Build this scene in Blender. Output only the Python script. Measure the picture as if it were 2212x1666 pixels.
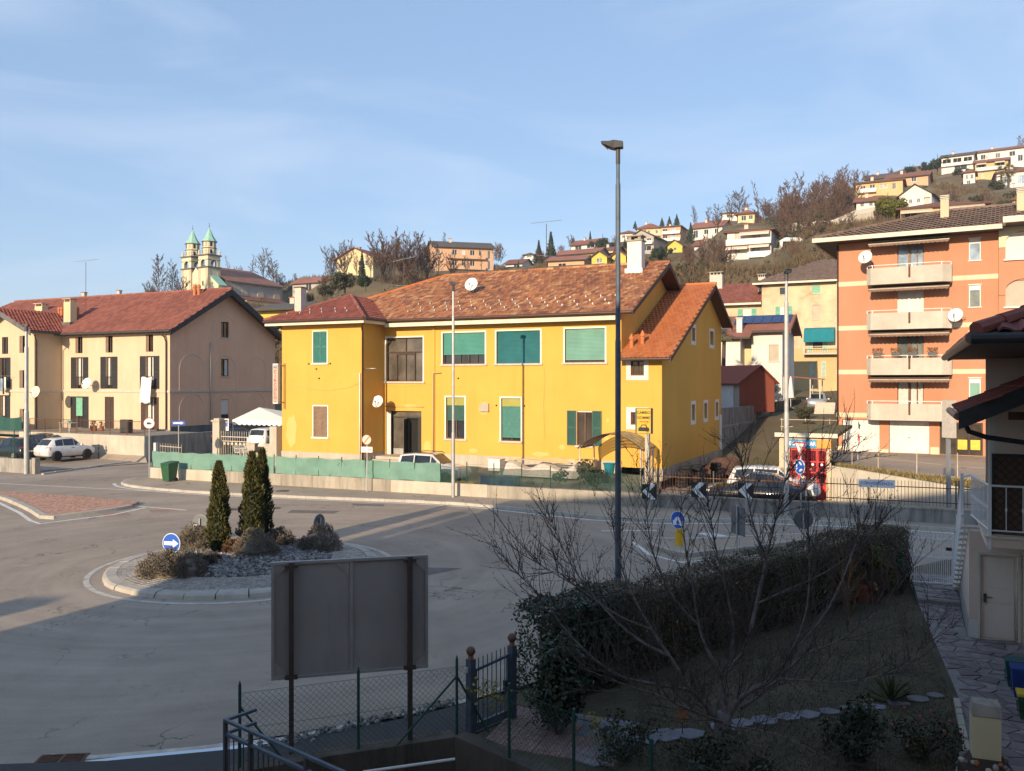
import bpy,bmesh,math,random
import numpy as np
from mathutils import Vector,Matrix
from mathutils.geometry import tessellate_polygon
from mathutils.bvhtree import BVHTree
scene=bpy.context.scene
for _o in list(bpy.data.objects):
 bpy.data.objects.remove(_o)
COL=scene.collection
random.seed(7)
rad=math.radians
# ------------------------------------------------------------------ camera
F=1850.0;CX=1106.0;HV=825.0;H=5.5
cam_d=bpy.data.cameras.new("camera");cam=bpy.data.objects.new("camera",cam_d);COL.objects.link(cam)
cam.location=(0,0,H);cam.rotation_euler=(rad(90),0,0)
cam_d.sensor_width=36.0;cam_d.lens=36.0*F/2212.0;cam_d.shift_y=-(833.0-HV)/2212.0
cam_d.clip_start=0.1;cam_d.clip_end=4000.0
scene.camera=cam
# ------------------------------------------------------------------ sky and sun
SUN_AZ=27.0
SUN_EL=16.0
world=bpy.data.worlds.new("World");scene.world=world;world.use_nodes=True
wn=world.node_tree;wn.nodes.clear()
w_out=wn.nodes.new("ShaderNodeOutputWorld");w_bg=wn.nodes.new("ShaderNodeBackground")
sky_t=wn.nodes.new("ShaderNodeTexSky");sky_t.sky_type='NISHITA';sky_t.sun_disc=False
sky_t.sun_elevation=rad(SUN_EL);sky_t.sun_rotation=rad(180.0+SUN_AZ)
sky_t.air_density=1.0;sky_t.dust_density=0.6;sky_t.ozone_density=1.6;sky_t.altitude=300
w_bg.inputs["Strength"].default_value=0.118
w_tc=wn.nodes.new("ShaderNodeTexCoord");w_mp=wn.nodes.new("ShaderNodeMapping")
w_mp.inputs["Scale"].default_value=(1.1,1.6,5.0);w_mp.inputs["Rotation"].default_value=(0.15,0.3,0.5)
w_no=wn.nodes.new("ShaderNodeTexNoise");w_no.inputs["Scale"].default_value=1.7;w_no.inputs["Detail"].default_value=7;w_no.inputs["Roughness"].default_value=0.52;w_no.inputs["Distortion"].default_value=0.6
w_rp=wn.nodes.new("ShaderNodeValToRGB");w_rp.color_ramp.elements[0].position=0.46;w_rp.color_ramp.elements[0].color=(0.06,0.06,0.06,1)
w_rp.color_ramp.elements[1].position=0.74;w_rp.color_ramp.elements[1].color=(0.6,0.6,0.6,1)
w_mx=wn.nodes.new("ShaderNodeMix");w_mx.data_type='RGBA';w_mx.inputs["B"].default_value=(4.7,5.5,6.8,1)
wn.links.new(w_tc.outputs["Generated"],w_mp.inputs["Vector"]);wn.links.new(w_mp.outputs[0],w_no.inputs["Vector"])
wn.links.new(w_no.outputs["Fac"],w_rp.inputs[0]);wn.links.new(w_rp.outputs[0],w_mx.inputs["Factor"])
w_hz=wn.nodes.new("ShaderNodeMix");w_hz.data_type='RGBA';w_hz.inputs["Factor"].default_value=0.45;w_hz.inputs["B"].default_value=(2.4,3.9,6.5,1)
wn.links.new(sky_t.outputs[0],w_hz.inputs["A"]);wn.links.new(w_hz.outputs["Result"],w_mx.inputs["A"]);wn.links.new(w_mx.outputs["Result"],w_bg.inputs["Color"])
wn.links.new(w_bg.outputs[0],w_out.inputs[0])
sun_d=bpy.data.lights.new("sun",'SUN');sun_d.energy=5.0;sun_d.angle=rad(0.5);sun_d.color=(1.0,0.79,0.54)
sun=bpy.data.objects.new("sun",sun_d);COL.objects.link(sun)
_L=Vector((math.sin(rad(SUN_AZ))*math.cos(rad(SUN_EL)),math.cos(rad(SUN_AZ))*math.cos(rad(SUN_EL)),-math.sin(rad(SUN_EL))))
sun.rotation_euler=_L.to_track_quat('-Z','Y').to_euler();sun.location=(-40,-80,60)
vs=scene.view_settings
scene.display_settings.display_device='sRGB'
vs.view_transform='Standard';vs.look='None';vs.gamma=1.0;vs.exposure=0.42;vs.use_curve_mapping=False
scene.render.engine='CYCLES'
scene.cycles.max_bounces=5;scene.cycles.diffuse_bounces=3;scene.cycles.glossy_bounces=2;scene.cycles.transparent_max_bounces=12
scene.cycles.use_denoising=True
# ------------------------------------------------------------------ geometry helpers
def ray(u,v):return((u-CX)/F,1.0,(HV-v)/F)
def P(u,v,Y):
 r=ray(u,v);return(r[0]*Y,Y,H+r[2]*Y)
def G(u,v,z=0.0):return P(u,v,(H-z)*F/(v-HV))
class Fr:
 """a building's own axes: x along its street front, y into the building, z up"""
 def __init__(s,x,y,z,deg):
  s.o=(x,y,z);s.a=rad(deg);s.c=math.cos(s.a);s.s=math.sin(s.a)
 def w(s,x,y,z):return(s.o[0]+x*s.c-y*s.s,s.o[1]+x*s.s+y*s.c,s.o[2]+z)
 def l(s,p):
  dx,dy=p[0]-s.o[0],p[1]-s.o[1]
  return(dx*s.c+dy*s.s,-dx*s.s+dy*s.c,p[2]-s.o[2])
 def hit(s,u,v,ax,val):
  r=ray(u,v);o=s.l((0,0,H));d=(r[0]*s.c+r[1]*s.s,-r[0]*s.s+r[1]*s.c,r[2])
  t=(val-o[ax])/d[ax];return tuple(o[i]+t*d[i]for i in range(3))
class MB:
 """collects shapes for ONE mesh"""
 def __init__(s):s.v=[];s.f=[];s.rnd=None
 def quad(s,a,b,c,d):n=len(s.v);s.v+=[a,b,c,d];s.f.append((n,n+1,n+2,n+3));return s
 def poly(s,pts):n=len(s.v);s.v+=list(pts);s.f.append(tuple(range(n,n+len(pts))));return s
 def box(s,x0,x1,y0,y1,z0,z1):
  n=len(s.v)
  s.v+=[(x0,y0,z0),(x1,y0,z0),(x1,y1,z0),(x0,y1,z0),(x0,y0,z1),(x1,y0,z1),(x1,y1,z1),(x0,y1,z1)]
  s.f+=[(n,n+3,n+2,n+1),(n+4,n+5,n+6,n+7),(n,n+1,n+5,n+4),(n+1,n+2,n+6,n+5),(n+2,n+3,n+7,n+6),(n+3,n,n+4,n+7)]
  return s
 def hexa(s,p):
  n=len(s.v);s.v+=list(p)
  s.f+=[(n,n+3,n+2,n+1),(n+4,n+5,n+6,n+7),(n,n+1,n+5,n+4),(n+1,n+2,n+6,n+5),(n+2,n+3,n+7,n+6),(n+3,n,n+4,n+7)]
  return s
 def slab(s,pts,z0,z1):
  """prism over a plan polygon"""
  m=len(pts);n=len(s.v)
  s.v+=[(p[0],p[1],z0)for p in pts]+[(p[0],p[1],z1)for p in pts]
  s.f.append(tuple(n+m+i for i in range(m)));s.f.append(tuple(n+m-1-i for i in range(m)))
  for i in range(m):j=(i+1)%m;s.f.append((n+i,n+j,n+m+j,n+m+i))
  return s
 def prism(s,pts,vec):
  """3-D polygon swept along vec"""
  m=len(pts);n=len(s.v);vx,vy,vz=vec
  s.v+=[tuple(p)for p in pts]+[(p[0]+vx,p[1]+vy,p[2]+vz)for p in pts]
  s.f.append(tuple(n+m-1-i for i in range(m)));s.f.append(tuple(n+m+i for i in range(m)))
  for i in range(m):j=(i+1)%m;s.f.append((n+i,n+j,n+m+j,n+m+i))
  return s
 def tube(s,a,b,r0,r1=None,k=8,caps=True):
  r1=r0 if r1 is None else r1
  a=Vector(a);b=Vector(b);d=(b-a)
  if d.length<1e-7:return s
  d.normalize();e=d.orthogonal().normalized();g=d.cross(e);n=len(s.v)
  for c,r in((a,r0),(b,r1)):
   for i in range(k):
    t=2*math.pi*i/k;s.v.append(tuple(c+(e*math.cos(t)+g*math.sin(t))*r))
  for i in range(k):j=(i+1)%k;s.f.append((n+i,n+j,n+k+j,n+k+i))
  if caps:s.f.append(tuple(n+k-1-i for i in range(k)));s.f.append(tuple(n+k+i for i in range(k)))
  return s
 def path(s,pts,r,k=6):
  """smooth tube through points; r a number or a list"""
  pts=[Vector(p)for p in pts];m=len(pts);rs=r if isinstance(r,(list,tuple))else[r]*m
  n=len(s.v);e=None
  for i in range(m):
   d=(pts[min(i+1,m-1)]-pts[max(i-1,0)]).normalized()
   if e is None:e=d.orthogonal().normalized()
   else:e=(e-d*e.dot(d)).normalized()
   g=d.cross(e)
   for j in range(k):
    t=2*math.pi*j/k;s.v.append(tuple(pts[i]+(e*math.cos(t)+g*math.sin(t))*rs[i]))
  for i in range(m-1):
   for j in range(k):
    q=(j+1)%k;s.f.append((n+i*k+j,n+i*k+q,n+(i+1)*k+q,n+(i+1)*k+j))
  s.f.append(tuple(n+k-1-j for j in range(k)));s.f.append(tuple(n+(m-1)*k+j for j in range(k)))
  return s
 def lathe(s,c,prof,k=16,ax=2):
  """profile [(r, h)] turned about an axis through c"""
  n=len(s.v)
  for r,h in prof:
   for i in range(k):
    t=2*math.pi*i/k;p=(r*math.cos(t),r*math.sin(t),h)
    if ax==0:p=(p[2],p[0],p[1])
    elif ax==1:p=(p[0],p[2],p[1])
    s.v.append((c[0]+p[0],c[1]+p[1],c[2]+p[2]))
  for i in range(len(prof)-1):
   for j in range(k):
    q=(j+1)%k;s.f.append((n+i*k+j,n+i*k+q,n+(i+1)*k+q,n+(i+1)*k+j))
  s.f.append(tuple(n+k-1-j for j in range(k)));s.f.append(tuple(n+(len(prof)-1)*k+j for j in range(k)))
  return s
 def panel(s,outer,holes,mp,depth):
  """wall sheet with openings: 2-D outline, rectangles (x0,x1,z0,z1), mapping (a,b,d)->xyz, reveal depth"""
  polys=[[Vector((a,b,0))for a,b in outer]]
  for x0,x1,z0,z1 in holes:polys.append([Vector((x0,z0,0)),Vector((x0,z1,0)),Vector((x1,z1,0)),Vector((x1,z0,0))])
  flat=[p for q in polys for p in q];n=len(s.v)
  s.v+=[mp(p.x,p.y,0.0)for p in flat]
  for t in tessellate_polygon(polys):s.f.append(tuple(n+i for i in t))
  for x0,x1,z0,z1 in holes:
   c=[(x0,z0),(x1,z0),(x1,z1),(x0,z1)]
   for i in range(4):
    a,b=c[i],c[(i+1)%4]
    s.quad(mp(a[0],a[1],0.0),mp(b[0],b[1],0.0),mp(b[0],b[1],depth),mp(a[0],a[1],depth))
  return s
 def mesh(s,name,m=None,smooth=False):
  me=bpy.data.meshes.new(name);me.from_pydata(s.v,[],s.f)
  if s.rnd is not None:
   at=me.attributes.new("rnd",'FLOAT','FACE');at.data.foreach_set("value",np.asarray(s.rnd,dtype=np.float32))
  if m is not None:me.materials.append(M[m]if isinstance(m,str)else m)
  if smooth:me.polygons.foreach_set("use_smooth",[True]*len(me.polygons))
  me.update();return me
 def build(s,name,m,parent=None,smooth=False,**k):
  return add(s.mesh(name,m,smooth),name,parent,**k)
def add(me,name,parent=None,label=None,cat=None,group=None,kind=None,loc=None,rz=None):
 o=bpy.data.objects.new(name,me);COL.objects.link(o)
 if parent is not None:o.parent=parent
 if loc is not None:o.location=loc
 if rz is not None:o.rotation_euler=(0,0,rz)
 tag(o,label,cat,group,kind);return o
def tag(o,label=None,cat=None,group=None,kind=None):
 if label:o["label"]=label
 if cat:o["category"]=cat
 if group:o["group"]=group
 if kind:o["kind"]=kind
 return o
def thing(name,label,cat,loc=(0,0,0),deg=0.0,group=None,kind=None):
 o=bpy.data.objects.new(name,None);COL.objects.link(o);o.location=loc;o.rotation_euler=(0,0,rad(deg))
 o.empty_display_size=0.2
 return tag(o,label,cat,group,kind)
def thing_fr(name,label,cat,fr,**k):return thing(name,label,cat,fr.o,math.degrees(fr.a),**k)
def copy_tree(o,parent=None):
 c=o.copy();COL.objects.link(c);c.parent=parent
 for ch in list(o.children):copy_tree(ch,c)
 return c
def lettering(txt,size,m,parent,loc,rot,name="lettering",depth=0.004,align='CENTER',spacing=1.0,wx=1.0,bold=0.0):
 cu=bpy.data.curves.new(name,'FONT');cu.body=txt;cu.size=size;cu.align_x=align;cu.align_y='CENTER';cu.extrude=depth;cu.offset=bold
 cu.space_character=spacing;cu.space_line=0.9;cu.materials.append(M[m])
 tmp=bpy.data.objects.new(name,cu);me=bpy.data.meshes.new_from_object(tmp);bpy.data.objects.remove(tmp);bpy.data.curves.remove(cu)
 me.materials.clear();me.materials.append(M[m]);o=add(me,name,parent);o.location=loc;o.rotation_euler=rot;o.scale=(wx,1,1)
 return o
# ------------------------------------------------------------------ materials
M={}
def srgb(r,g,b):
 f=lambda c:(c/255)/12.92 if c/255<=0.04045 else((c/255+0.055)/1.055)**2.4
 return(f(r),f(g),f(b))
class NT:
 def __init__(s,name):
  s.m=bpy.data.materials.new(name);s.m.use_nodes=True;s.t=s.m.node_tree;s.t.nodes.clear()
  s.out=s.n("ShaderNodeOutputMaterial");s.b=s.n("ShaderNodeBsdfPrincipled");s.l(s.b.outputs[0],s.out.inputs[0])
  s.tc=s.n("ShaderNodeTexCoord");M[name]=s.m
 def n(s,t,**k):
  x=s.t.nodes.new(t)
  for a,b in k.items():setattr(x,a,b)
  return x
 def l(s,a,b):s.t.links.new(a,b)
 def noise(s,scale,detail=5,rough=0.55,vec=None,dist=0.0,sc3=None):
  x=s.n("ShaderNodeTexNoise");x.inputs["Scale"].default_value=scale;x.inputs["Detail"].default_value=detail
  x.inputs["Roughness"].default_value=rough;x.inputs["Distortion"].default_value=dist
  src=vec if vec is not None else s.tc.outputs["Object"]
  if sc3:
   mp=s.n("ShaderNodeMapping");mp.inputs["Scale"].default_value=sc3;s.l(src,mp.inputs[0]);src=mp.outputs[0]
  s.l(src,x.inputs["Vector"]);return x.outputs["Fac"]
 def ramp(s,f,p0,p1,c0=(0,0,0),c1=(1,1,1)):
  r=s.n("ShaderNodeValToRGB");r.color_ramp.elements[0].position=p0;r.color_ramp.elements[1].position=p1
  r.color_ramp.elements[0].color=(*c0,1);r.color_ramp.elements[1].color=(*c1,1);s.l(f,r.inputs[0]);return r.outputs[0]
 def mix(s,f,a,b,mode='MIX'):
  x=s.n("ShaderNodeMix");x.data_type='RGBA';x.blend_type=mode
  for val,key in((f,"Factor"),(a,"A"),(b,"B")):
   i=x.inputs[key]
   if isinstance(val,(int,float)):i.default_value=val
   elif isinstance(val,tuple):i.default_value=(*val[:3],1)
   else:s.l(val,i)
  return x.outputs["Result"]
 def math(s,op,a,b=None,c=None):
  x=s.n("ShaderNodeMath",operation=op)
  for i,v in enumerate((a,b,c)):
   if v is None:continue
   if isinstance(v,(int,float)):x.inputs[i].default_value=v
   else:s.l(v,x.inputs[i])
  return x.outputs[0]
 def bump(s,h,strength,dist=0.02,prev=None):
  b=s.n("ShaderNodeBump");b.inputs["Strength"].default_value=strength;b.inputs["Distance"].default_value=dist
  s.l(h,b.inputs["Height"])
  if prev is not None:s.l(prev,b.inputs["Normal"])
  s.l(b.outputs[0],s.b.inputs["Normal"]);return b.outputs[0]
 def col(s,c):
  if isinstance(c,tuple):s.b.inputs["Base Color"].default_value=(*c[:3],1)
  else:s.l(c,s.b.inputs["Base Color"])
 def set(s,rough=0.8,metal=0.0,spec=None):
  s.b.inputs["Roughness"].default_value=rough;s.b.inputs["Metallic"].default_value=metal
  if spec is not None:s.b.inputs["Specular IOR Level"].default_value=spec
  return s
def sc(c,k):return tuple(min(1.0,x*k)for x in c)
def mat(name,c,rough=0.8,var=0.12,scale=2.0,bump=0.0,bscale=60.0,metal=0.0,stain=None,stain_amt=0.5,spec=None,rnd=0.0,sscale=(0.6,0.6,0.25)):
 t=NT(name);t.set(rough,metal,spec)
 n=t.noise(scale,6)
 base=t.mix(t.ramp(n,0.3,0.7),sc(c,1-var),sc(c,1+var))
 if stain:
  s=t.noise(1.6,7,0.65,sc3=sscale,dist=0.4)
  f=t.math('MULTIPLY',t.ramp(s,0.5,0.72),stain_amt);base=t.mix(f,base,stain)
 if rnd:
  oi=t.n("ShaderNodeObjectInfo");at=t.n("ShaderNodeAttribute");at.attribute_name="rnd"
  r=t.math('FRACT',t.math('ADD',oi.outputs["Random"],at.outputs["Fac"]))
  base=t.mix(1.0,base,t.ramp(r,0.0,1.0,(1-rnd,)*3,(1.0,1.0,1.0)),'MULTIPLY')
 t.col(base)
 if bump:t.bump(t.noise(bscale,3),bump,0.01)
 return t.m
def tile_mat(name,cols,rough=0.75,moss=None,stain=0.35):
 """roof tile: every tile its own tone"""
 t=NT(name);t.set(rough)
 oi=t.n("ShaderNodeObjectInfo");at=t.n("ShaderNodeAttribute");at.attribute_name="rnd"
 r=t.math('FRACT',t.math('ADD',oi.outputs["Random"],at.outputs["Fac"]))
 rp=t.n("ShaderNodeValToRGB");rp.color_ramp.interpolation='LINEAR'
 el=rp.color_ramp.elements
 while len(el)<len(cols):el.new(0.5)
 for i,c in enumerate(cols):el[i].position=i/(len(cols)-1);el[i].color=(*c,1)
 t.l(r,rp.inputs[0]);geo=t.n("ShaderNodeNewGeometry")
 n=t.noise(0.35,5,vec=geo.outputs["Position"]);n2=t.noise(14,4,vec=geo.outputs["Position"])
 base=t.mix(t.math('MULTIPLY',t.ramp(n,0.42,0.66),stain),rp.outputs[0],sc(cols[0],0.55))
 base=t.mix(t.math('MULTIPLY',t.ramp(n2,0.45,0.75),0.35),base,sc(cols[-1],1.15))
 if moss:base=t.mix(t.math('MULTIPLY',t.ramp(t.noise(1.3,6,vec=geo.outputs["Position"]),0.52,0.7),0.6),base,moss)
 t.col(base);t.bump(n2,0.3,0.01);return t.m
def glass_mat(name,c=(0.02,0.025,0.03),rough=0.06):
 t=NT(name);t.set(rough,0.0,0.7)
 t.col(t.mix(t.ramp(t.noise(0.9,3),0.35,0.65),sc(c,0.6),sc(c,1.6)));t.bump(t.noise(1.2,2),0.05,0.02);return t.m
def paint(name,c,rough=0.35,metal=0.0,coat=0.0):
 t=NT(name);t.set(rough,metal);n=t.noise(4,4);t.col(t.mix(t.ramp(n,0.3,0.75),sc(c,0.9),sc(c,1.06)))
 t.b.inputs["Coat Weight"].default_value=coat;t.b.inputs["Coat Roughness"].default_value=0.05;return t.m
def plaster(name,c,stain=None,amt=0.35,var=0.07):
 """rendered wall: broad tone drift, vertical streaks, fine grain"""
 t=NT(name);t.set(0.9,0,0.2)
 a=t.noise(0.45,6,0.6);b=t.noise(1.0,6,0.6,sc3=(2.2,2.2,0.18));g=t.noise(9,5,0.7)
 base=t.mix(t.ramp(a,0.3,0.7),sc(c,1-var),sc(c,1+var))
 base=t.mix(t.math('MULTIPLY',t.ramp(b,0.5,0.78),amt),base,stain if stain else sc(c,0.7))
 base=t.mix(t.math('MULTIPLY',t.ramp(g,0.5,0.8),0.25),base,sc(c,0.82))
 t.col(base);t.bump(t.noise(45,4,0.7),0.25,0.02);return t.m
plaster("yellow_plaster",(0.66,0.375,0.08),(0.56,0.285,0.055),0.32,0.06)
plaster("cream_plaster",(0.60,0.47,0.325),(0.55,0.35,0.225),0.45)
plaster("peach_plaster",(0.76,0.46,0.30),(0.62,0.34,0.21),0.4)
plaster("orange_plaster",(0.50,0.24,0.145),(0.44,0.19,0.11),0.35)
mat("old_plaster",(0.58,0.47,0.31),0.9,0.22,0.5,bump=0.4,bscale=30,stain=(0.34,0.22,0.13),stain_amt=0.75,sscale=(0.35,0.35,0.5))
plaster("white_plaster",(0.68,0.65,0.60),(0.5,0.45,0.38),0.35)
plaster("pale_pink_plaster",(0.70,0.56,0.46),(0.5,0.42,0.36),0.35)
plaster("pale_door",(0.74,0.64,0.54),(0.6,0.5,0.4),0.3)
plaster("ochre_plaster",(0.56,0.41,0.21),(0.42,0.29,0.14),0.3)
plaster("pale_yellow_plaster",(0.60,0.51,0.31),(0.42,0.33,0.18),0.3)
plaster("salmon_plaster",(0.57,0.36,0.23),(0.44,0.27,0.17),0.3)
plaster("patch_plaster",(0.63,0.45,0.15),(0.6,0.46,0.2),0.5)
plaster("grey_plaster",(0.40,0.37,0.33),(0.25,0.22,0.2),0.5)
plaster("bright_yellow_plaster",(0.62,0.47,0.10),(0.5,0.35,0.07),0.2)
plaster("church_plaster",(0.62,0.56,0.40),(0.45,0.38,0.25),0.4)
plaster("brick_red_plaster",(0.30,0.09,0.06),(0.2,0.06,0.04),0.4)
def concrete(name,c,dark,amt=0.8):
 t=NT(name);t.set(0.92,0,0.2)
 a=t.noise(0.7,7,0.65);b=t.noise(1.5,7,0.65,sc3=(1.6,1.6,0.22),dist=0.6);g=t.noise(18,5,0.7)
 base=t.mix(t.ramp(a,0.3,0.7),sc(c,0.82),sc(c,1.12));base=t.mix(t.math('MULTIPLY',t.ramp(b,0.46,0.7),amt),base,dark)
 base=t.mix(t.math('MULTIPLY',t.ramp(g,0.55,0.75),0.35),base,sc(c,0.6));t.col(base);t.bump(t.noise(30,5,0.7),0.4,0.02)
concrete("concrete",(0.38,0.34,0.28),(0.15,0.13,0.11))
concrete("pale_concrete",(0.50,0.45,0.37),(0.30,0.26,0.2),0.45)
concrete("dirty_concrete",(0.33,0.31,0.28),(0.09,0.085,0.08))
concrete("mossy_concrete",(0.115,0.095,0.075),(0.03,0.03,0.022),0.8)
concrete("grey_plinth",(0.16,0.16,0.17),(0.08,0.08,0.085))
concrete("kerb_stone",(0.46,0.42,0.36),(0.26,0.23,0.19),0.5)
concrete("balcony_grit",(0.52,0.48,0.41),(0.4,0.36,0.3),0.4)
mat("white_trim",(0.72,0.69,0.63),0.8,0.06,3,stain=(0.45,0.4,0.34),stain_amt=0.35)
mat("cream_fascia",(0.66,0.60,0.48),0.7,0.08,2,stain=(0.4,0.33,0.24),stain_amt=0.4)
mat("sill_stone",(0.52,0.47,0.40),0.8,0.12,6)
mat("dark_wood",(0.065,0.04,0.03),0.7,0.25,6,bump=0.2,bscale=30)
mat("black_wood",(0.026,0.026,0.028),0.6,0.25,5)
mat("brown_wood",(0.13,0.065,0.035),0.7,0.25,6,bump=0.2,bscale=30)
mat("old_shutter",(0.24,0.155,0.105),0.8,0.25,8)
mat("green_shutter",(0.035,0.17,0.145),0.55,0.18,6)
mat("dark_green_shutter",(0.012,0.075,0.058),0.55,0.18,6)
mat("mint_shutter",(0.16,0.42,0.29),0.6,0.15,6)
mat("pale_mint_shutter",(0.42,0.52,0.42),0.7,0.2,6)
mat("teal_blind",(0.008,0.125,0.14),0.45,0.15,2.0,spec=0.5)
mat("green_blind",(0.055,0.24,0.20),0.5,0.12,1.2,spec=0.5)
mat("pale_green_blind",(0.14,0.31,0.25),0.5,0.15,0.9,spec=0.5)
mat("olive_blind",(0.32,0.30,0.06),0.6,0.1,2)
mat("beige_blind",(0.42,0.36,0.28),0.6,0.1,2)
mat("white_blind",(0.66,0.63,0.57),0.6,0.06,2)
mat("curtain",(0.56,0.56,0.52),0.9,0.1,6)
glass_mat("glass");glass_mat("brown_glass",(0.05,0.04,0.032),0.12);glass_mat("blue_glass",(0.25,0.33,0.42),0.08);glass_mat("grey_glass",(0.14,0.16,0.15),0.1)
glass_mat("dirty_glass",(0.10,0.085,0.07),0.28)
mat("galvanised",(0.42,0.43,0.43),0.45,0.12,3,metal=0.6)
mat("blue_steel",(0.085,0.11,0.14),0.5,0.22,7,metal=0.3,stain=(0.2,0.23,0.26),stain_amt=0.3)
mat("pale_steel",(0.48,0.47,0.44),0.5,0.1,4,metal=0.35)
mat("black_plastic",(0.02,0.02,0.021),0.5,0.2,5)
mat("dark_grey_metal",(0.06,0.06,0.06),0.55,0.2,5,metal=0.2)
mat("sign_back",(0.13,0.14,0.15),0.55,0.15,4,metal=0.3)
mat("bronze_gutter",(0.17,0.11,0.075),0.45,0.2,4,metal=0.2)
mat("brown_gutter",(0.06,0.028,0.02),0.5,0.2,5)
mat("rust",(0.12,0.055,0.03),0.8,0.3,8)
mat("white_metal",(0.66,0.66,0.64),0.5,0.1,4,stain=(0.4,0.36,0.3),stain_amt=0.3)
mat("bright_white",(0.80,0.80,0.79),0.5,0.05,4)
mat("cream_metal",(0.55,0.48,0.38),0.6,0.15,4,stain=(0.3,0.2,0.12),stain_amt=0.5)
mat("sign_white",(0.75,0.75,0.73),0.5,0.05,3)
mat("sign_blue",(0.012,0.10,0.52),0.4,0.06,3)
mat("sign_red",(0.55,0.03,0.03),0.45,0.1,3)
mat("sign_black",(0.012,0.013,0.015),0.5,0.1,3)
mat("sign_yellow",(0.62,0.38,0.02),0.5,0.08,3,stain=(0.35,0.2,0.02),stain_amt=0.3)
mat("bollard_yellow",(0.70,0.40,0.008),0.5,0.08,3)
mat("faded_red",(0.45,0.16,0.10),0.7,0.15,3)
mat("grey_letter",(0.2,0.2,0.22),0.7,0.1,3)
mat("good_blue",(0.02,0.25,0.55),0.45,0.1,3)
mat("good_orange",(0.75,0.3,0.03),0.5,0.1,3)
mat("red_door",(0.55,0.015,0.02),0.45,0.12,3)
mat("teal_net",(0.14,0.265,0.215),0.9,0.14,1.2,stain=(0.21,0.33,0.28),stain_amt=0.5)
mat("green_post",(0.012,0.06,0.045),0.55,0.15,5)
mat("green_bin",(0.02,0.085,0.035),0.5,0.15,4)
mat("teal_bin",(0.01,0.09,0.09),0.5,0.15,4)
mat("blue_bin",(0.01,0.045,0.22),0.5,0.15,4)
mat("yellow_plastic",(0.6,0.45,0.03),0.5,0.15,4)
mat("terracotta",(0.36,0.115,0.05),0.85,0.2,5)
mat("orange_clay",(0.50,0.17,0.06),0.85,0.2,5)
mat("canvas_white",(0.76,0.74,0.68),0.85,0.04,1.5)
mat("white_plastic",(0.70,0.69,0.65),0.5,0.05,3)
mat("brown_awning",(0.20,0.125,0.085),0.9,0.12,2)
mat("teal_awning",(0.006,0.18,0.22),0.85,0.1,2)
mat("cream_awning",(0.55,0.47,0.33),0.9,0.1,2)
mat("tyre",(0.015,0.015,0.016),0.85,0.2,6)
mat("rim",(0.45,0.45,0.45),0.35,0.1,6,metal=0.7)
mat("red_lamp",(0.42,0.012,0.015),0.25,0.1,6)
paint("car_white",(0.70,0.69,0.67),0.3,0.0,0.6);paint("car_black",(0.012,0.014,0.018),0.25,0.2,0.8);paint("car_green",(0.012,0.022,0.022),0.3,0.2,0.6);paint("car_silver",(0.38,0.41,0.45),0.3,0.5,0.6);paint("car_navy",(0.012,0.016,0.03),0.25,0.2,0.8)
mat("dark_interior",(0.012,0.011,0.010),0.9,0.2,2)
mat("solar_cell",(0.015,0.035,0.12),0.15,0.2,3)
mat("copper_green",(0.27,0.50,0.40),0.7,0.12,1.5,stain=(0.18,0.4,0.32),stain_amt=0.5)
mat("church_stone",(0.47,0.40,0.28),0.9,0.15,2)
mat("church_dark",(0.12,0.11,0.09),0.9,0.15,2)
mat("dark_roof",(0.09,0.08,0.07),0.85,0.2,1.2,bump=0.3,bscale=6)
mat("stone_grey",(0.30,0.28,0.25),0.9,0.25,4,bump=0.4,bscale=20,rnd=0.45)
mat("pebble",(0.33,0.31,0.29),0.85,0.2,8,rnd=0.75)
mat("slab_stone",(0.27,0.225,0.22),0.85,0.25,5,bump=0.35,bscale=25,rnd=0.4)
mat("slab_blue",(0.22,0.22,0.24),0.85,0.2,5,bump=0.3,bscale=25,rnd=0.3)
mat("mortar",(0.25,0.235,0.22),0.95,0.2,8,bump=0.3,bscale=40)
mat("pink_tile",(0.34,0.22,0.19),0.85,0.2,5,bump=0.5,bscale=18,rnd=0.25)
mat("red_paver",(0.50,0.29,0.205),0.9,0.16,3,rnd=0.35)
mat("apron_paver",(0.40,0.36,0.31),0.9,0.16,3,rnd=0.35)
mat("soil",(0.055,0.038,0.026),0.95,0.3,3,bump=0.6,bscale=20)
mat("bark",(0.085,0.062,0.048),0.9,0.3,14,bump=0.5,bscale=40)
mat("bark_grey",(0.165,0.135,0.125),0.85,0.3,16,bump=0.4,bscale=50)
mat("twig",(0.14,0.082,0.06),0.9,0.25,3,rnd=0.45)
mat("twig_grey",(0.085,0.066,0.06),0.85,0.25,6)
mat("twig_dark",(0.055,0.036,0.03),0.85,0.25,6)
mat("twig_orange",(0.22,0.125,0.05),0.9,0.25,5)
mat("brush",(0.17,0.115,0.065),0.95,0.3,0.15,stain=(0.06,0.062,0.025),stain_amt=0.8,sscale=(.12,.12,.12),rnd=0.5)
def leaf(name,c,rnd=0.5,rough=0.6,tr=0.15):
 t=NT(name);t.set(rough,0,0.3)
 oi=t.n("ShaderNodeObjectInfo");at=t.n("ShaderNodeAttribute");at.attribute_name="rnd"
 r=t.math('FRACT',t.math('ADD',oi.outputs["Random"],at.outputs["Fac"]))
 geo=t.n("ShaderNodeNewGeometry");n=t.noise(0.9,4,vec=geo.outputs["Position"])
 c2=t.mix(r,sc(c,1-rnd),sc(c,1+rnd));t.col(t.mix(t.math('MULTIPLY',t.ramp(n,0.45,0.65),0.5),c2,sc(c,0.55)))
 return t.m
leaf("hedge_leaf",(0.055,0.062,0.028),0.6,0.5);leaf("hedge_leaf_brown",(0.155,0.10,0.05),0.5,0.6);leaf("cypress_leaf",(0.082,0.078,0.022),0.5,0.75)
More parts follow.
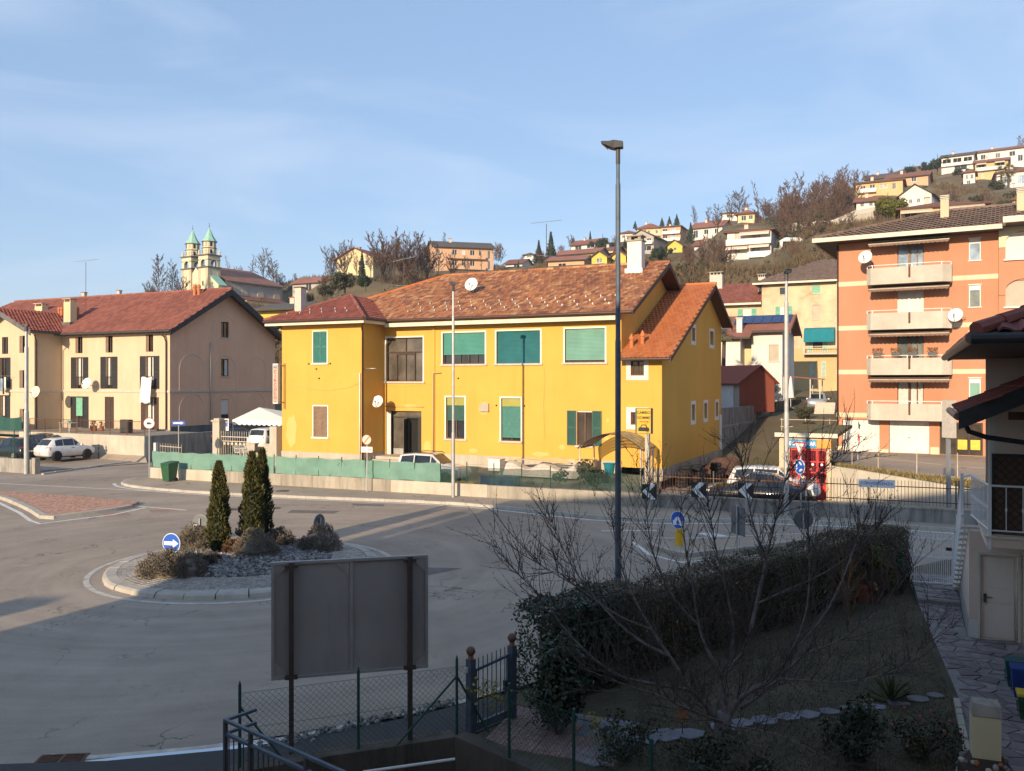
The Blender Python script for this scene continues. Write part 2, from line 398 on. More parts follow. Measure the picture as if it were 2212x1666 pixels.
leaf("lavender_leaf",(0.195,0.165,0.13),0.45,0.85);leaf("brown_leaf",(0.17,0.095,0.055),0.5,0.8)
leaf("conifer_leaf",(0.028,0.044,0.022),0.5,0.7);leaf("laurel_leaf",(0.032,0.050,0.024),0.6,0.4);leaf("gold_green_leaf",(0.125,0.125,0.020),0.4,0.65)
leaf("palm_leaf",(0.095,0.105,0.035),0.5,0.5);leaf("ivy_leaf",(0.04,0.055,0.02),0.5,0.6);leaf("olive_leaf",(0.060,0.062,0.036),0.5,0.7);leaf("dry_grass",(0.20,0.155,0.06),0.4,0.8);leaf("lawn_blade",(0.07,0.072,0.03),0.5,0.8)
leaf("yellow_leaf",(0.30,0.23,0.03),0.4,0.7);leaf("pink_petal",(0.5,0.08,0.12),0.3,0.6)
tile_mat("tile_mottled",[(0.13,0.042,0.026),(0.24,0.08,0.038),(0.42,0.16,0.055),(0.26,0.10,0.05),(0.52,0.30,0.14)],stain=0.25)
tile_mat("tile_dark_red",[(0.16,0.042,0.03),(0.23,0.062,0.04),(0.30,0.085,0.052)],stain=0.3)
tile_mat("tile_orange",[(0.38,0.105,0.03),(0.50,0.155,0.042),(0.45,0.16,0.06)],stain=0.15)
tile_mat("tile_rose",[(0.19,0.06,0.041),(0.265,0.087,0.057),(0.32,0.115,0.072)],stain=0.3)
tile_mat("tile_brown",[(0.13,0.085,0.062),(0.18,0.12,0.09),(0.22,0.15,0.11)],stain=0.3)
tile_mat("tile_hill",[(0.19,0.07,0.045),(0.26,0.10,0.06),(0.30,0.125,0.08)],stain=0.4)
# ================================================================== ground, roads, pavements
RC=(-7.9,25.5);RR=3.92
def asphalt(name,c,dark,cracks=True,rings=True):
 t=NT(name);t.set(0.88,0,0.25)
 big=t.noise(0.16,6,0.6);mid=t.noise(1.1,6,0.65);fine=t.noise(26,5,0.8)
 base=t.mix(t.ramp(big,0.35,0.65),sc(c,0.80),sc(c,1.12))
 base=t.mix(t.math('MULTIPLY',t.ramp(mid,0.45,0.75),0.35),base,dark)
 if rings:
  sx=t.n("ShaderNodeSeparateXYZ");t.l(t.tc.outputs["Object"],sx.inputs[0])
  dx=t.math('SUBTRACT',sx.outputs[0],RC[0]);dy=t.math('SUBTRACT',sx.outputs[1],RC[1])
  r=t.math('SQRT',t.math('ADD',t.math('MULTIPLY',dx,dx),t.math('MULTIPLY',dy,dy)))
  an=t.math('ARCTAN2',dy,dx);cb=t.n("ShaderNodeCombineXYZ");t.l(t.math('MULTIPLY',r,1.6),cb.inputs[0]);t.l(t.math('MULTIPLY',an,0.7),cb.inputs[1])
  st=t.noise(1.0,6,0.62,vec=cb.outputs[0]);base=t.mix(t.math('MULTIPLY',t.ramp(st,0.47,0.68),0.38),base,dark)
  base=t.mix(t.math('MULTIPLY',t.ramp(st,0.32,0.46,(1,1,1),(0,0,0)),0.30),base,sc(c,1.3))
 if cracks:
  w=t.noise(0.8,4,0.6);mpn=t.n("ShaderNodeVectorMath",operation='ADD')
  sc_=t.n("ShaderNodeVectorMath",operation='SCALE');nz=t.n("ShaderNodeTexNoise");nz.inputs["Scale"].default_value=1.3;nz.inputs["Detail"].default_value=5;t.l(t.tc.outputs["Object"],nz.inputs["Vector"])
  t.l(nz.outputs["Color"],sc_.inputs[0]);sc_.inputs["Scale"].default_value=1.3
  t.l(t.tc.outputs["Object"],mpn.inputs[0]);t.l(sc_.outputs[0],mpn.inputs[1])
  vo=t.n("ShaderNodeTexVoronoi",feature='DISTANCE_TO_EDGE');vo.inputs["Scale"].default_value=0.5;t.l(mpn.outputs[0],vo.inputs["Vector"])
  cr=t.ramp(vo.outputs["Distance"],0.002,0.011,(1,1,1),(0,0,0));msk=t.ramp(t.noise(0.3,3),0.51,0.60)
  base=t.mix(t.math('MULTIPLY',t.math('MULTIPLY',cr,msk),0.75),base,(0.02,0.02,0.02))
  v2=t.n("ShaderNodeTexVoronoi",feature='DISTANCE_TO_EDGE');v2.inputs["Scale"].default_value=2.6;t.l(mpn.outputs[0],v2.inputs["Vector"])
  c2=t.ramp(v2.outputs["Distance"],0.01,0.04,(1,1,1),(0,0,0));base=t.mix(t.math('MULTIPLY',t.math('MULTIPLY',c2,t.ramp(t.noise(0.42,4),0.58,0.66)),0.55),base,(0.03,0.03,0.03))
 base=t.mix(t.math('MULTIPLY',t.ramp(fine,0.35,0.8),0.5),base,sc(c,0.45))
 t.col(base);t.bump(t.noise(45,5,0.8),0.6,0.015);return t.m
asphalt("asphalt",(0.40,0.325,0.255),(0.22,0.185,0.15))
asphalt("asphalt_pavement",(0.43,0.345,0.26),(0.26,0.21,0.165),True,False)
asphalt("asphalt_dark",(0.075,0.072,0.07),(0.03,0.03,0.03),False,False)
mat("road_paint",(0.68,0.65,0.58),0.8,0.12,5,stain=(0.33,0.28,0.23),stain_amt=0.65,sscale=(2,2,2))
mat("worn_paint",(0.50,0.45,0.38),0.85,0.2,5,stain=(0.30,0.25,0.20),stain_amt=0.95,sscale=(1.5,1.5,1.5))
mat("yellow_paint",(0.60,0.45,0.22),0.8,0.18,5,stain=(0.25,0.21,0.17),stain_amt=0.7,sscale=(2,2,2))
mat("hill_ground",(0.13,0.098,0.052),0.95,0.45,0.12,stain=(0.058,0.06,0.024),stain_amt=0.8,sscale=(0.05,0.05,0.05),bump=0.8,bscale=1.2)
mat("grass_ground",(0.135,0.105,0.035),0.95,0.3,0.8,stain=(0.06,0.062,0.02),stain_amt=0.6,sscale=(0.5,0.5,0.5),bump=0.5,bscale=9)
mat("lawn_ground",(0.082,0.063,0.036),0.95,0.35,1.2,stain=(0.052,0.055,0.02),stain_amt=0.6,sscale=(0.8,0.8,0.8),bump=0.6,bscale=14)
mat("yard_ground",(0.30,0.25,0.19),0.95,0.2,0.8,bump=0.3,bscale=14)
# ---- what stands on the hillside: (column, row of its foot, distance); the terrain passes through these
HILL_FEET=[]
def foot(u,v,D):
 p=P(u,v,D);HILL_FEET.append(p);return p
for u,v,D in((1400,513,330),(1390,548,250),(1452,524,290),(1532,517,260),(1355,522,300),(1260,545,300),(1244,568,230),(1214,580,200),(1294,570,190),(1308,552,240),(1142,574,280),(1455,548,220),(1618,563,150),(1611,482,210),(1780,492,158),(1890,482,150),(1980,452,190),(1900,425,220),(1960,402,250),(1870,400,275),(2040,472,140),(2070,372,300),(2155,362,300),(2140,388,270),(2190,412,230),(2093,399,260),(985,585,230),(765,594,190),(450,640,240),(560,690,215),(640,665,260),(520,700,170),(640,700,170),(2230,330,360),(2000,365,360),(1800,430,300),(1700,470,280),(1560,480,330),(880,560,290),(700,600,290),(350,662,260),(200,672,220),(60,680,220),(-200,690,250),(1750,540,140),(1500,580,170),(1480,560,190),(1640,600,125),(1800,560,125),(2000,520,118),(2150,500,120),(2300,450,150),(2350,360,240),(1100,640,130),(900,660,130),(700,690,140),(1350,620,140),(560,710,130),(1720,852,96),(1640,868,80),(1850,850,100),(2100,850,100),(1600,890,74),(1450,800,90)):
 foot(u,v,D)
 if D>145 and D<320:foot(u,v+4,D-9);foot(u,v+10,D-22)
_cp=[(x,y,z)for x,y,z in HILL_FEET]
for x in range(-120,130,12):
 for y in range(-20,76,12):
  if y<(66 if x<4 else 46):_cp.append((x,y,-0.1))
for x in range(-300,-60,40):_cp.append((x,120,2.0));_cp.append((x,260,6.0))
_cp=np.array(_cp)
def terrain_z(X,Y):
 X=np.asarray(X,float);Y=np.asarray(Y,float)
 d2=(X[...,None]-_cp[:,0])**2+(Y[...,None]-_cp[:,1])**2+0.5
 w=d2**-1.75;z=(w*_cp[:,2]).sum(-1)/w.sum(-1)
 edge=np.where(X<2,68.0,47.0);k=np.clip((Y-edge)/9.0,0,1);k=k*k*(3-2*k)
 return-0.06*(1-k)+np.maximum(z,-0.06)*k
def tz(x,y):return float(terrain_z(np.array([x]),np.array([y]))[0])
def make_terrain():
 xs=np.concatenate([np.linspace(-900,-190,12),np.arange(-180,320,4.0),np.linspace(330,900,12)])
 ys=np.concatenate([np.arange(13.2,420,4.0),np.linspace(440,1800,16)])
 X,Y=np.meshgrid(xs,ys);Z=terrain_z(X,Y)
 far=np.clip((Y-420)/200,0,1);Z=Z*(1-far)+far*-20.0
 nx,ny=len(xs),len(ys);m=MB();m.v=[tuple(p)for p in np.stack([X,Y,Z],-1).reshape(-1,3)]
 m.f=[(j*nx+i,j*nx+i+1,(j+1)*nx+i+1,(j+1)*nx+i)for j in range(ny-1)for i in range(nx-1)]
 return m.build("terrain","hill_ground",None,smooth=True,label="brown wooded hillside rising behind the houses",kind="structure")
TERRAIN=make_terrain()
MB().box(-900,900,-300,13.3,-3.2,-3.0).build("ground","soil",None,kind="structure",label="low ground below the garden wall")
def strip(pts,w,z):
 """flat ribbon to the left of a ground polyline"""
 m=MB();L=[]
 for i,p in enumerate(pts):
  a=Vector(pts[max(i-1,0)][:2]);b=Vector(pts[min(i+1,len(pts)-1)][:2]);d=(b-a).normalized();n=Vector((-d.y,d.x))
  L.append(((p[0],p[1],z),(p[0]+n.x*w,p[1]+n.y*w,z)))
 for i in range(len(L)-1):m.quad(L[i][0],L[i+1][0],L[i+1][1],L[i][1])
 return m
def resample(pts,step):
 out=[Vector(pts[0][:2])];acc=0.0
 for i in range(len(pts)-1):
  a=Vector(pts[i][:2]);b=Vector(pts[i+1][:2]);L=(b-a).length;d=(b-a)/L;s=step-acc
  while s<=L:out.append(a+d*s);s+=step
  acc=L-(s-step)
 return out
def smooth_line(pts,it=2):
 for _ in range(it):
  q=[pts[0]]
  for i in range(len(pts)-1):
   a,b=Vector(pts[i][:2]),Vector(pts[i+1][:2]);q+=[tuple(a*.75+b*.25),tuple(a*.25+b*.75)]
  q.append(pts[-1]);pts=q
 return pts
def kerb_stones(parent,pts,w,h,step,m="kerb_stone",gap=0.012,left=True):
 """separate kerb stones along a ground line, the stones lying to its left"""
 rs=resample(pts,step);sg=1 if left else-1
 for i in range(len(rs)-1):
  a,b=rs[i],rs[i+1];d=(b-a).normalized();n=Vector((-d.y,d.x))*sg;a=a+d*gap/2;b=b-d*gap/2
  hh=h+random.uniform(-.008,.008);ww=w
  q=[a,b,b+n*ww,a+n*ww];e=0.03
  lo=[(p.x,p.y,-0.05)for p in q];a2,b2=a+n*e,b+n*e
  hi=[(a2.x,a2.y,hh),(b2.x,b2.y,hh),(q[2].x,q[2].y,hh),(q[3].x,q[3].y,hh)]
  MB().hexa(lo+hi).build("kerb_stone",m,parent)
NEAR=[(-40,-2.0),(-12,9.9),(-6.1,12.45),(-3.5,13.35),(-.8,14.75),(0.2,15.5),(1.4,16.6),(11.3,25.2),(30,42)]
FAR=[(42,23),(40,48),(20,50),(4,44),(-18,52),(-22,66),(-28,76),(-45,88),(-75,70),(-60,-2)]
m=MB();m.poly([(x,y,0.0)for x,y in NEAR[:8]+[(30,18),(60,10)]+FAR]);road=m.build("road","asphalt",None,kind="structure",label="worn beige asphalt of the roundabout and its approaches")
# ---- pavement in front of the low fence wall
WALL1=[G(324,1032,.13),G(1389,1094,.13)];WALL2=[G(1392,1094,.13),G(1698,1111,.13),G(2069,1132,.13)]
kl=[G(290,1037),G(264,1041),G(258,1046),G(275,1053),G(340,1060),G(430,1067),G(577,1074),G(739,1081),G(907,1087),G(1040,1095),G(1127,1105),G(1203,1113),G(1290,1122),G(1380,1127),G(1458,1129),G(1596,1128),G(1740,1131),G(1900,1139),G(2064,1150),G(2300,1166)]
kl=smooth_line([p[:2]for p in kl],2)
back=[(22,31.0),WALL2[2][:2],WALL2[1][:2],WALL2[0][:2],WALL1[0][:2]]
inner=[]
for i,p in enumerate(kl):
 a=Vector(kl[max(i-1,0)]);b=Vector(kl[min(i+1,len(kl)-1)]);d=(b-a).normalized();inner.append((p[0]-d.y*.2,p[1]+d.x*.2))
m=MB();bk=[(x+.1,y+.25)for x,y in back]
m.slab([tuple(p)for p in inner]+bk,-0.05,0.118);pav=m.build("pavement","asphalt_pavement",None,kind="structure",label="asphalt pavement in front of the green fence")
kerb=thing("kerb","pale kerb of separate stones along the far pavement",None,kind="structure");kerb_stones(kerb,kl,0.22,0.125,1.0)
strip([(p[0],p[1])for p in kl[6:]],-0.14,0.004)
off=[]
for i,p in enumerate(kl[8:]):
 a=Vector(kl[8:][max(i-1,0)]);b=Vector(kl[8:][min(i+1,len(kl)-9)]);d=(b-a).normalized();off.append((p[0]+d.y*.22,p[1]-d.x*.22))
strip(off,-0.17,0.006).build("edge_line","road_paint",None,kind="structure")
# ---- roundabout island: kerb, sloping paved apron, bed
isl=thing("roundabout_island","kerbed roundabout island with a paved apron",None,(RC[0],RC[1],0),kind="structure")
N=30
for i in range(N):
 a0=2*math.pi*i/N+.004;a1=2*math.pi*(i+1)/N-.004;m=MB();mid=(a0+a1)/2
 dz=random.uniform(-.012,.012);ro=RR+random.uniform(-.02,.02)
 for b0,b1 in((a0,mid),(mid,a1)):
  pr=[(ro,-.05),(ro-.05,.10),(ro-.12,.14),(RR-.40,.15),(RR-.40,-.05)]
  A=[(r*math.cos(b0),r*math.sin(b0),z+dz)for r,z in pr];B=[(r*math.cos(b1),r*math.sin(b1),z+dz)for r,z in pr];n=len(m.v);m.v+=A+B
  m.f+=[(n+j,n+(j+1)%5,n+5+(j+1)%5,n+5+j)for j in range(5)]+[tuple(n+4-j for j in range(5)),tuple(n+5+j for j in range(5))]
 m.build("kerb_stone","kerb_stone",isl)
m=MB();m.lathe((0,0,0),[(RR-.38,-.05),(RR-.41,.135),(2.5,.24),(2.45,.1)],72);m.build("apron_bed","mortar",isl)
m=MB();rr=random.Random(3);m.rnd=[]
ring=RR-.43
while ring>2.55:
 n=int(2*math.pi*ring/.13);ph=rr.random()
 for i in range(n):
  a=2*math.pi*(i+ph)/n;h=.135+(RR-.41-ring)/(RR-.41-2.5)*.105;w=.056;r0,r1=ring-.1,ring;da=w/ring
  pts=[(r*math.cos(t),r*math.sin(t),h+(.012+rr.uniform(-.003,.006)if z else-.02))for z in(0,1)for r,t in((r0,a-da),(r1,a-da),(r1,a+da),(r0,a+da))]
  m.hexa(pts);m.rnd+=[rr.random()]*6
 ring-=.112
m.build("apron_paver","apron_paver",isl,kind="stuff")
m=MB();m.lathe((0,0,0),[(2.5,.12),(2.48,.22),(1.4,.30),(0.01,.36)],40);m.build("bed_soil","soil",isl)
m=MB();m.v=[];k=96
for i in range(k):
 t=2*math.pi*i/k
 for r in(RR+.28,RR+.44):m.v.append((RC[0]+r*math.cos(t),RC[1]+r*math.sin(t),.006))
m.f=[(2*i,2*i+1,(2*i+3)%(2*k),(2*i+2)%(2*k))for i in range(k)]
m.build("ring_line","worn_paint",None,kind="structure")
# ---- red splitter island at the left
def P2(u,v,z=0.0):return G(u,v,z)[:2]
sp=smooth_line([P2(-260,1052),P2(-60,1064),P2(0,1078),P2(60,1104),P2(85,1122),P2(98,1125),P2(150,1118),P2(230,1108),P2(290,1098),P2(310,1092)],1)
top=[P2(300,1089),P2(180,1078),P2(70,1071),P2(-60,1062),P2(-200,1048)]
si=thing("splitter_island","low traffic island paved in red blocks beside the road",None,kind="structure")
m=MB();inn=[]
for i,p in enumerate(sp):
 a=Vector(sp[max(i-1,0)]);b=Vector(sp[min(i+1,len(sp)-1)]);d=(b-a).normalized();inn.append((p[0]-d.y*.28,p[1]+d.x*.28))
m.slab(inn[1:-2]+top,-.05,.11);m.build("paving_bed","mortar",si)
kerb_stones(si,sp,0.30,0.14,0.9)
m=MB();m.rnd=[];poly=[Vector(p)for p in inn[1:-2]+top]
def inside(p,poly):
 c=False;j=len(poly)-1
 for i in range(len(poly)):
  a,b=poly[i],poly[j]
  if(a[1]>p[1])!=(b[1]>p[1])and p[0]<(b[0]-a[0])*(p[1]-a[1])/(b[1]-a[1])+a[0]:c=not c
  j=i
 return c
for i in range(-40,260):
 for j in range(0,160):
  x=-34+i*.115+(j%2)*.055;y=30+j*.125
  if inside((x,y),poly):
   q=[(x-.052,y-.057),(x+.052,y-.057),(x+.052,y+.057),(x-.052,y+.057)];z=.118+rr.uniform(-.003,.003)
   m.hexa([(a,b,.1)for a,b in q]+[(a,b,z)for a,b in q]);m.rnd+=[rr.random()]*6
m.build("paver","red_paver",si,kind="stuff")
strip([P2(310,1097),P2(240,1112),P2(150,1123),P2(88,1131),P2(70,1124),P2(48,1108),P2(0,1085)],.17,.005).build("edge_line","road_paint",None,kind="structure")
strip([P2(240,1090),P2(400,1103)],.14,.006).build("edge_line","road_paint",None,kind="structure")
strip([P2(-100,1040),P2(120,1051),P2(330,1062)],.12,.005).build("edge_line","road_paint",None,kind="structure")
strip([P2(100,1637.5),P2(200,1640.5),P2(323,1630),P2(430,1620),P2(614,1600),P2(800,1561),P2(1006,1518),P2(1098,1484)],.13,.006).build("edge_line","worn_paint",None,kind="structure")
# ---- right splitter island
ri=thing("splitter_island","grey kerbed traffic island behind the hedge",None,kind="structure")
rp_=[P2(1390,1177),P2(1425,1193),P2(1480,1205),P2(1600,1192),P2(1700,1180),P2(1810,1166),P2(1800,1156),P2(1650,1164),P2(1500,1170),P2(1410,1170)]
m=MB();m.slab(rp_,-.05,.13);m.build("paving","asphalt_pavement",ri)
kerb_stones(ri,rp_[::-1]+[rp_[-1]],-0.16,0.14,0.8)
strip([P2(1370,1170),P2(1408,1198),P2(1470,1214),P2(1600,1202),P2(1720,1190)],-.16,.005).build("edge_line","road_paint",None,kind="structure")
MB().poly([(*P2(1502,1152),.006),(*P2(1545,1162),.006),(*P2(1580,1160),.006),(*P2(1540,1151),.006)]).build("road_mark","road_paint",None,kind="structure")
strip([P2(1300,1148),P2(1420,1147)],.15,.006).build("road_mark","road_paint",None,kind="structure")
# ---- near pavement strip, drain grate, loose grit
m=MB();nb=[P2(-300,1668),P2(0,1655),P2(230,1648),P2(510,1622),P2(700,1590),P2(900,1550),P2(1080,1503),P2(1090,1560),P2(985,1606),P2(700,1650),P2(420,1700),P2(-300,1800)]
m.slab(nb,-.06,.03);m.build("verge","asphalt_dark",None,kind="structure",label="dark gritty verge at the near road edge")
g=thing("drain_grate","iron drain grate in the road at the bottom edge","drain",(*P2(128,1646),0),6)
m=MB();m.box(-.34,.34,-.24,.24,-.02,.006);m.build("pit","dark_interior",g)
m=MB();m.box(-.34,.34,-.24,-.205,.0,.016);m.box(-.34,.34,.205,.24,.0,.016);m.box(-.34,-.305,-.205,.205,.0,.016);m.box(.305,.34,-.205,.205,.0,.016);m.box(-.02,.02,-.205,.205,0,.016);m.build("frame","rust",g)
for i in range(9):
 for s in(-1,1):MB().box(s*.165-.14,s*.165+.14,-.19+i*.044,-.172+i*.044,.0,.014).build("bar","rust",g)
m=MB();m.rnd=[]
for i in range(260):
 t=rr.random();u=560+t*420;v=1612-t*95+rr.gauss(0,5);p=G(u,v,.03);s=rr.uniform(.012,.05)
 m.tube((p[0],p[1],.02),(p[0]+s*.3,p[1],.03+s*.7),s,s*.5,5);m.rnd+=[rr.random()]*7
m.build("loose_stones","pebble",None,kind="stuff",label="loose stones and grit along the near road edge")
# repair patches and covers in the asphalt
mat("patch_dark",(0.14,0.125,0.11),0.9,0.18,2.5,bump=0.5,bscale=40);mat("patch_red",(0.30,0.19,0.14),0.9,0.2,2.5,bump=0.5,bscale=40)
for i,(q4,mm)in enumerate((([(630,1040+62),(735,1104),(720,1110),(620,1108)],"patch_dark"),([(215,1109),(272,1106),(285,1112),(222,1117)],"patch_red"),([(320,1102),(372,1100),(385,1104),(330,1108)],"patch_red"),([(760,1088),(830,1090),(828,1094),(762,1092)],"patch_dark"),([(700,1250),(860,1225),(1000,1228),(900,1248)],"patch_dark"))):
 MB().poly([(*P2(u,v),.0045)for u,v in q4]).build("repair_patch",mm,road)
for u,v in((590,1098),(500,1101),(610,1066)):
 c=P2(u,v);mh=thing("manhole_cover","round iron manhole cover %s"%("near the far kerb" if v<1070 else "in the road behind the right bush" if u>550 else "in the road behind the cypresses"),"manhole cover",(*c,.12 if v<1070 else 0));MB().lathe((0,0,0),[(.34,-.02),(.34,.008)],20).build("ring","rust",mh);MB().lathe((0,0,0),[(.28,-.01),(.28,.012)],20).build("lid","dark_grey_metal",mh)
# ================================================================== roof tiles and openings
_TILE={}
def tile_shape(w,h,amp=0.035,th=0.018):
 xs=[0.0,.22,.5,.78,1.0];zs=[0.25*amp,amp,0.75*amp,.15*amp,0.25*amp]
 V=[];Fc=[]
 for y,lift in((0.0,0.030),(h*1.12,0.004)):
  for x,z in zip(xs,zs):V.append((x*w,y,z+lift))
 for x,z in zip(xs,zs):V.append((x*w,0.0,z+0.030-th-.01))
 for i in range(4):Fc.append((i,i+1,6+i,5+i));Fc.append((10+i,11+i,i+1,i))
 return np.array(V),Fc
def tile_roof(roof,fr,p0,es,et,poly,w,h,m,n_single=0,amp=0.035,jitter=0.012,name="tile"):
 """lays separate tiles over a roof plane; the nearest become objects, the rest one mass"""
 p0=Vector(p0);es=Vector(es).normalized();et=Vector(et).normalized();nn=es.cross(et)
 if nn.z<0:nn=-nn
 V,Fc=tile_shape(w,h,amp);R=random.Random(11);cells=[]
 s0=min(p[0]for p in poly);s1=max(p[0]for p in poly);t0=min(p[1]for p in poly);t1=max(p[1]for p in poly)
 nr=int((t1-t0)/h)+1;nc=int((s1-s0)/w)+2
 for r in range(nr):
  for c in range(-1,nc):
   s=s0+c*w+(r%2)*w*.5;t=t0+r*h
   if not inside((s+w/2,t+h/2),poly):continue
   cells.append((s+R.uniform(-jitter,jitter)*.4,t+R.uniform(-jitter,jitter),R.uniform(-.012,.012),R.random()))
 def orgn(c):return p0+es*c[0]+et*c[1]+nn*(0.005+c[2]*.3)
 if n_single:
  def key(c):
   q=orgn(c);ww=fr.w(q.x,q.y,q.z);return ww[0]**2+ww[1]**2+(ww[2]-H)**2
  cells.sort(key=key);single,rest=cells[:n_single],cells[n_single:]
  mm=MB();mm.v=[tuple(v)for v in V];mm.f=Fc;me=mm.mesh(name,m);k=0
  for c in single:
   o=bpy.data.objects.new(name,me);COL.objects.link(o);o.parent=roof;q=orgn(c)
   o.matrix_basis=Matrix(((es.x,et.x,nn.x,q.x),(es.y,et.y,nn.y,q.y),(es.z,et.z,nn.z,q.z),(0,0,0,1)))
 else:rest=cells
 if rest:
  B=np.array([list(es),list(et),list(nn)]);VV=V@B;allv=[];allf=[];rn=[];nv=len(V)
  for i,c in enumerate(rest):
   allv.append(VV+np.array(orgn(c)));allf+=[tuple(i*nv+a for a in f)for f in Fc];rn+=[c[3]]*len(Fc)
  mm=MB();mm.v=[tuple(v)for v in np.concatenate(allv)];mm.f=allf;mm.rnd=rn
  mm.build(name,m,roof,kind="stuff")
def ridge_caps(roof,a,b,m,r=0.11,step=0.42):
 a=Vector(a);b=Vector(b);n=max(1,int((b-a).length/step));R=random.Random(5);mm=MB();mm.rnd=[]
 for i in range(n):
  p=a.lerp(b,i/n);q=a.lerp(b,(i+1.12)/n);f0=len(mm.f);mm.tube(p,q,r*1.06,r*.9,8);mm.rnd+=[R.random()]*(len(mm.f)-f0)
 mm.build("ridge_tile",m,roof,kind="stuff")
def mapY(y0,sgn=1.0):return lambda a,b,d:(a,y0+sgn*d,b)
def mapX(x0,sgn=-1.0):return lambda a,b,d:(x0+sgn*d,a,b)
def blind_window(root,x0,x1,z0,z1,y,blind=None,drop=1.0,tr=0.09,frame_m="dark_wood",pane_m="glass",mull=(0.5,),sill=True,tail=None,trim="white_trim",rec=0.14,slat=0.07):
 """window with a proud surround, recessed frame and glass, and a roller blind of separate slats"""
 w=MB()
 if tr:w.box(x0-tr,x0,y-.03,y+.01,z0,z1+tr);w.box(x1,x1+tr,y-.03,y+.01,z0,z1+tr);w.box(x0,x1,y-.03,y+.01,z1,z1+tr)
 else:w.box(x0,x0+.01,y,y+.01,z0,z1)
 if not tr and not sill:pass
 W=w.build("window",trim,root)
 if sill:MB().box(x0-tr-.06,x1+tr+.06,y-.09,y+.02,z0-.10,z0-.003).build("sill","sill_stone" if trim=="white_trim" else trim,W)
 yr=y+rec;f=MB();t=.055
 f.box(x0+.002,x0+t,yr-.03,yr+.03,z0+.002,z1-.002);f.box(x1-t,x1-.002,yr-.03,yr+.03,z0+.002,z1-.002);f.box(x0+t,x1-t,yr-.03,yr+.03,z0+.002,z0+t);f.box(x0+t,x1-t,yr-.03,yr+.03,z1-t,z1-.002)
 for q in mull:xm=x0+(x1-x0)*q;f.box(xm-.035,xm+.035,yr-.028,yr+.028,z0+t,z1-t)
 f.build("frame",frame_m,W)
 MB().box(x0+t,x1-t,yr+.031,yr+.04,z0+t,z1-t).build("pane",pane_m,W)
 if blind:
  zb=z1-(z1-z0)*drop;b=MB();z=z1-.01
  while z-slat>zb:
   b.quad((x0+.02,yr-.075,z-slat),(x1-.02,yr-.075,z-slat),(x1-.02,yr-.05,z-.004),(x0+.02,yr-.05,z-.004))
   b.quad((x0+.02,yr-.05,z-.004),(x1-.02,yr-.05,z-.004),(x1-.02,yr-.075,z),(x0+.02,yr-.075,z));z-=slat
  b.box(x0+.02,x1-.02,yr-.085,yr-.045,z-.03,z);b.build("blind_slat",blind,W,kind="stuff")
 if tail:tail(W,yr)
 return W
def louvre(parent,x0,x1,z0,z1,y,m,name="shutter",th=.035,slat=.055):
 """a shutter leaf: frame with separate slats"""
 s=MB();b=.06;s.box(x0,x0+b,y-th,y,z0,z1);s.box(x1-b,x1,y-th,y,z0,z1);s.box(x0+b,x1-b,y-th,y,z0,z0+b);s.box(x0+b,x1-b,y-th,y,z1-b,z1)
 zm=(z0+z1)/2;s.box(x0+b,x1-b,y-th,y,zm-.03,zm+.03)
 o=s.build(name,m,parent);k=MB();z=z0+b+.005
 while z<z1-b-.02:
  if abs(z-zm)>.06:k.quad((x0+b,y-th*.9,z),(x1-b,y-th*.9,z),(x1-b,y-th*.3,z+slat*.8),(x0+b,y-th*.3,z+slat*.8))
  z+=slat
 k.quad((x0+b,y-.004,z0+b),(x1-b,y-.004,z0+b),(x1-b,y-.004,z1-b),(x0+b,y-.004,z1-b));k.build("slat",m,o,kind="stuff");return o
# ================================================================== the yellow house
YF=Fr(-7.53,50.45,1.1,-25.5)
yh=thing_fr("yellow_house","long yellow two-storey house with mottled tiled roof behind the green fence","house",YF)
XR=14.59;XA=16.73;DA=14.25;WY=-2.2;WX=-5.77;DM=12.8
BW=(0.16,2.66,4.42,6.97)
UW=[(3.98,6.68,5.40,7.16),(7.40,10.03,5.40,7.18),(11.46,13.70,5.42,7.20)]
GW=[(4.20,5.40,1.18,3.52),(7.69,8.88,1.16,3.50)]
SW=(12.12,13.0,1.05,2.88)
DR=(0.22,2.56,0.14,2.70)
AW=[(15.10,15.80,4.72,5.50),(15.10,15.80,2.2,2.85)]
m=MB();m.panel([(0,0),(XA,0),(XA,5.75),(XR,5.75),(XR,8.1),(0,8.1)],[BW,DR,SW]+UW+GW+AW,mapY(0.0),.24)
SIDE=[(6.25,7.0,6.72,7.5),(10.9,11.9,6.68,7.54),(6.2,6.95,2.15,3.1),(9.3,10.1,2.15,3.1),(12.5,13.3,2.15,3.08)]
m.panel([(0,0),(DA,0),(DA,8.2),(9.64,10.2),(0,5.75)],SIDE,mapX(XA,-1),.30)
m.panel([(0,5.0),(DM,5.0),(DM,7.9),(6.3,11.1),(0,8.0)],[],mapX(XR,-1),.1)
WS=[(-3.44,-2.46,5.5,7.32),(-3.42,-2.42,1.2,2.98)]
m.panel([(WX,0),(0,0),(0,8.1),(WX,8.1)],WS,mapY(WY),.16)
m.quad((0,WY,0),(0,0,0),(0,0,8.1),(0,WY,8.1));m.quad((WX,WY,0),(WX,DM,0),(WX,DM,8.1),(WX,WY,8.1));m.quad((WX,DM,0),(XA,DM,0),(XA,DM,8.1),(WX,DM,8.1))
m.box(3.30,3.48,-.06,.0-.001,0.0,8.0)
m.build("wall","yellow_plaster",yh)
m=MB();m.box(WX-.03,.03,WY-.035,WY-.002,-.4,.30);m.box(.002,.035,WY-.03,-.05,-.4,.28);m.box(-.0,3.2,-.05,-.003,-.4,.06);m.box(3.6,14.6,-.04,-.003,-.5,.30)
m.build("plinth","pale_concrete",yh)
m=MB();m.box(XA-.9,XA+.06,-.05,DA+.05,-.62,-.01);m.box(XA-1.6,XA-.9,2.5,3.0,-1.2,-.3)
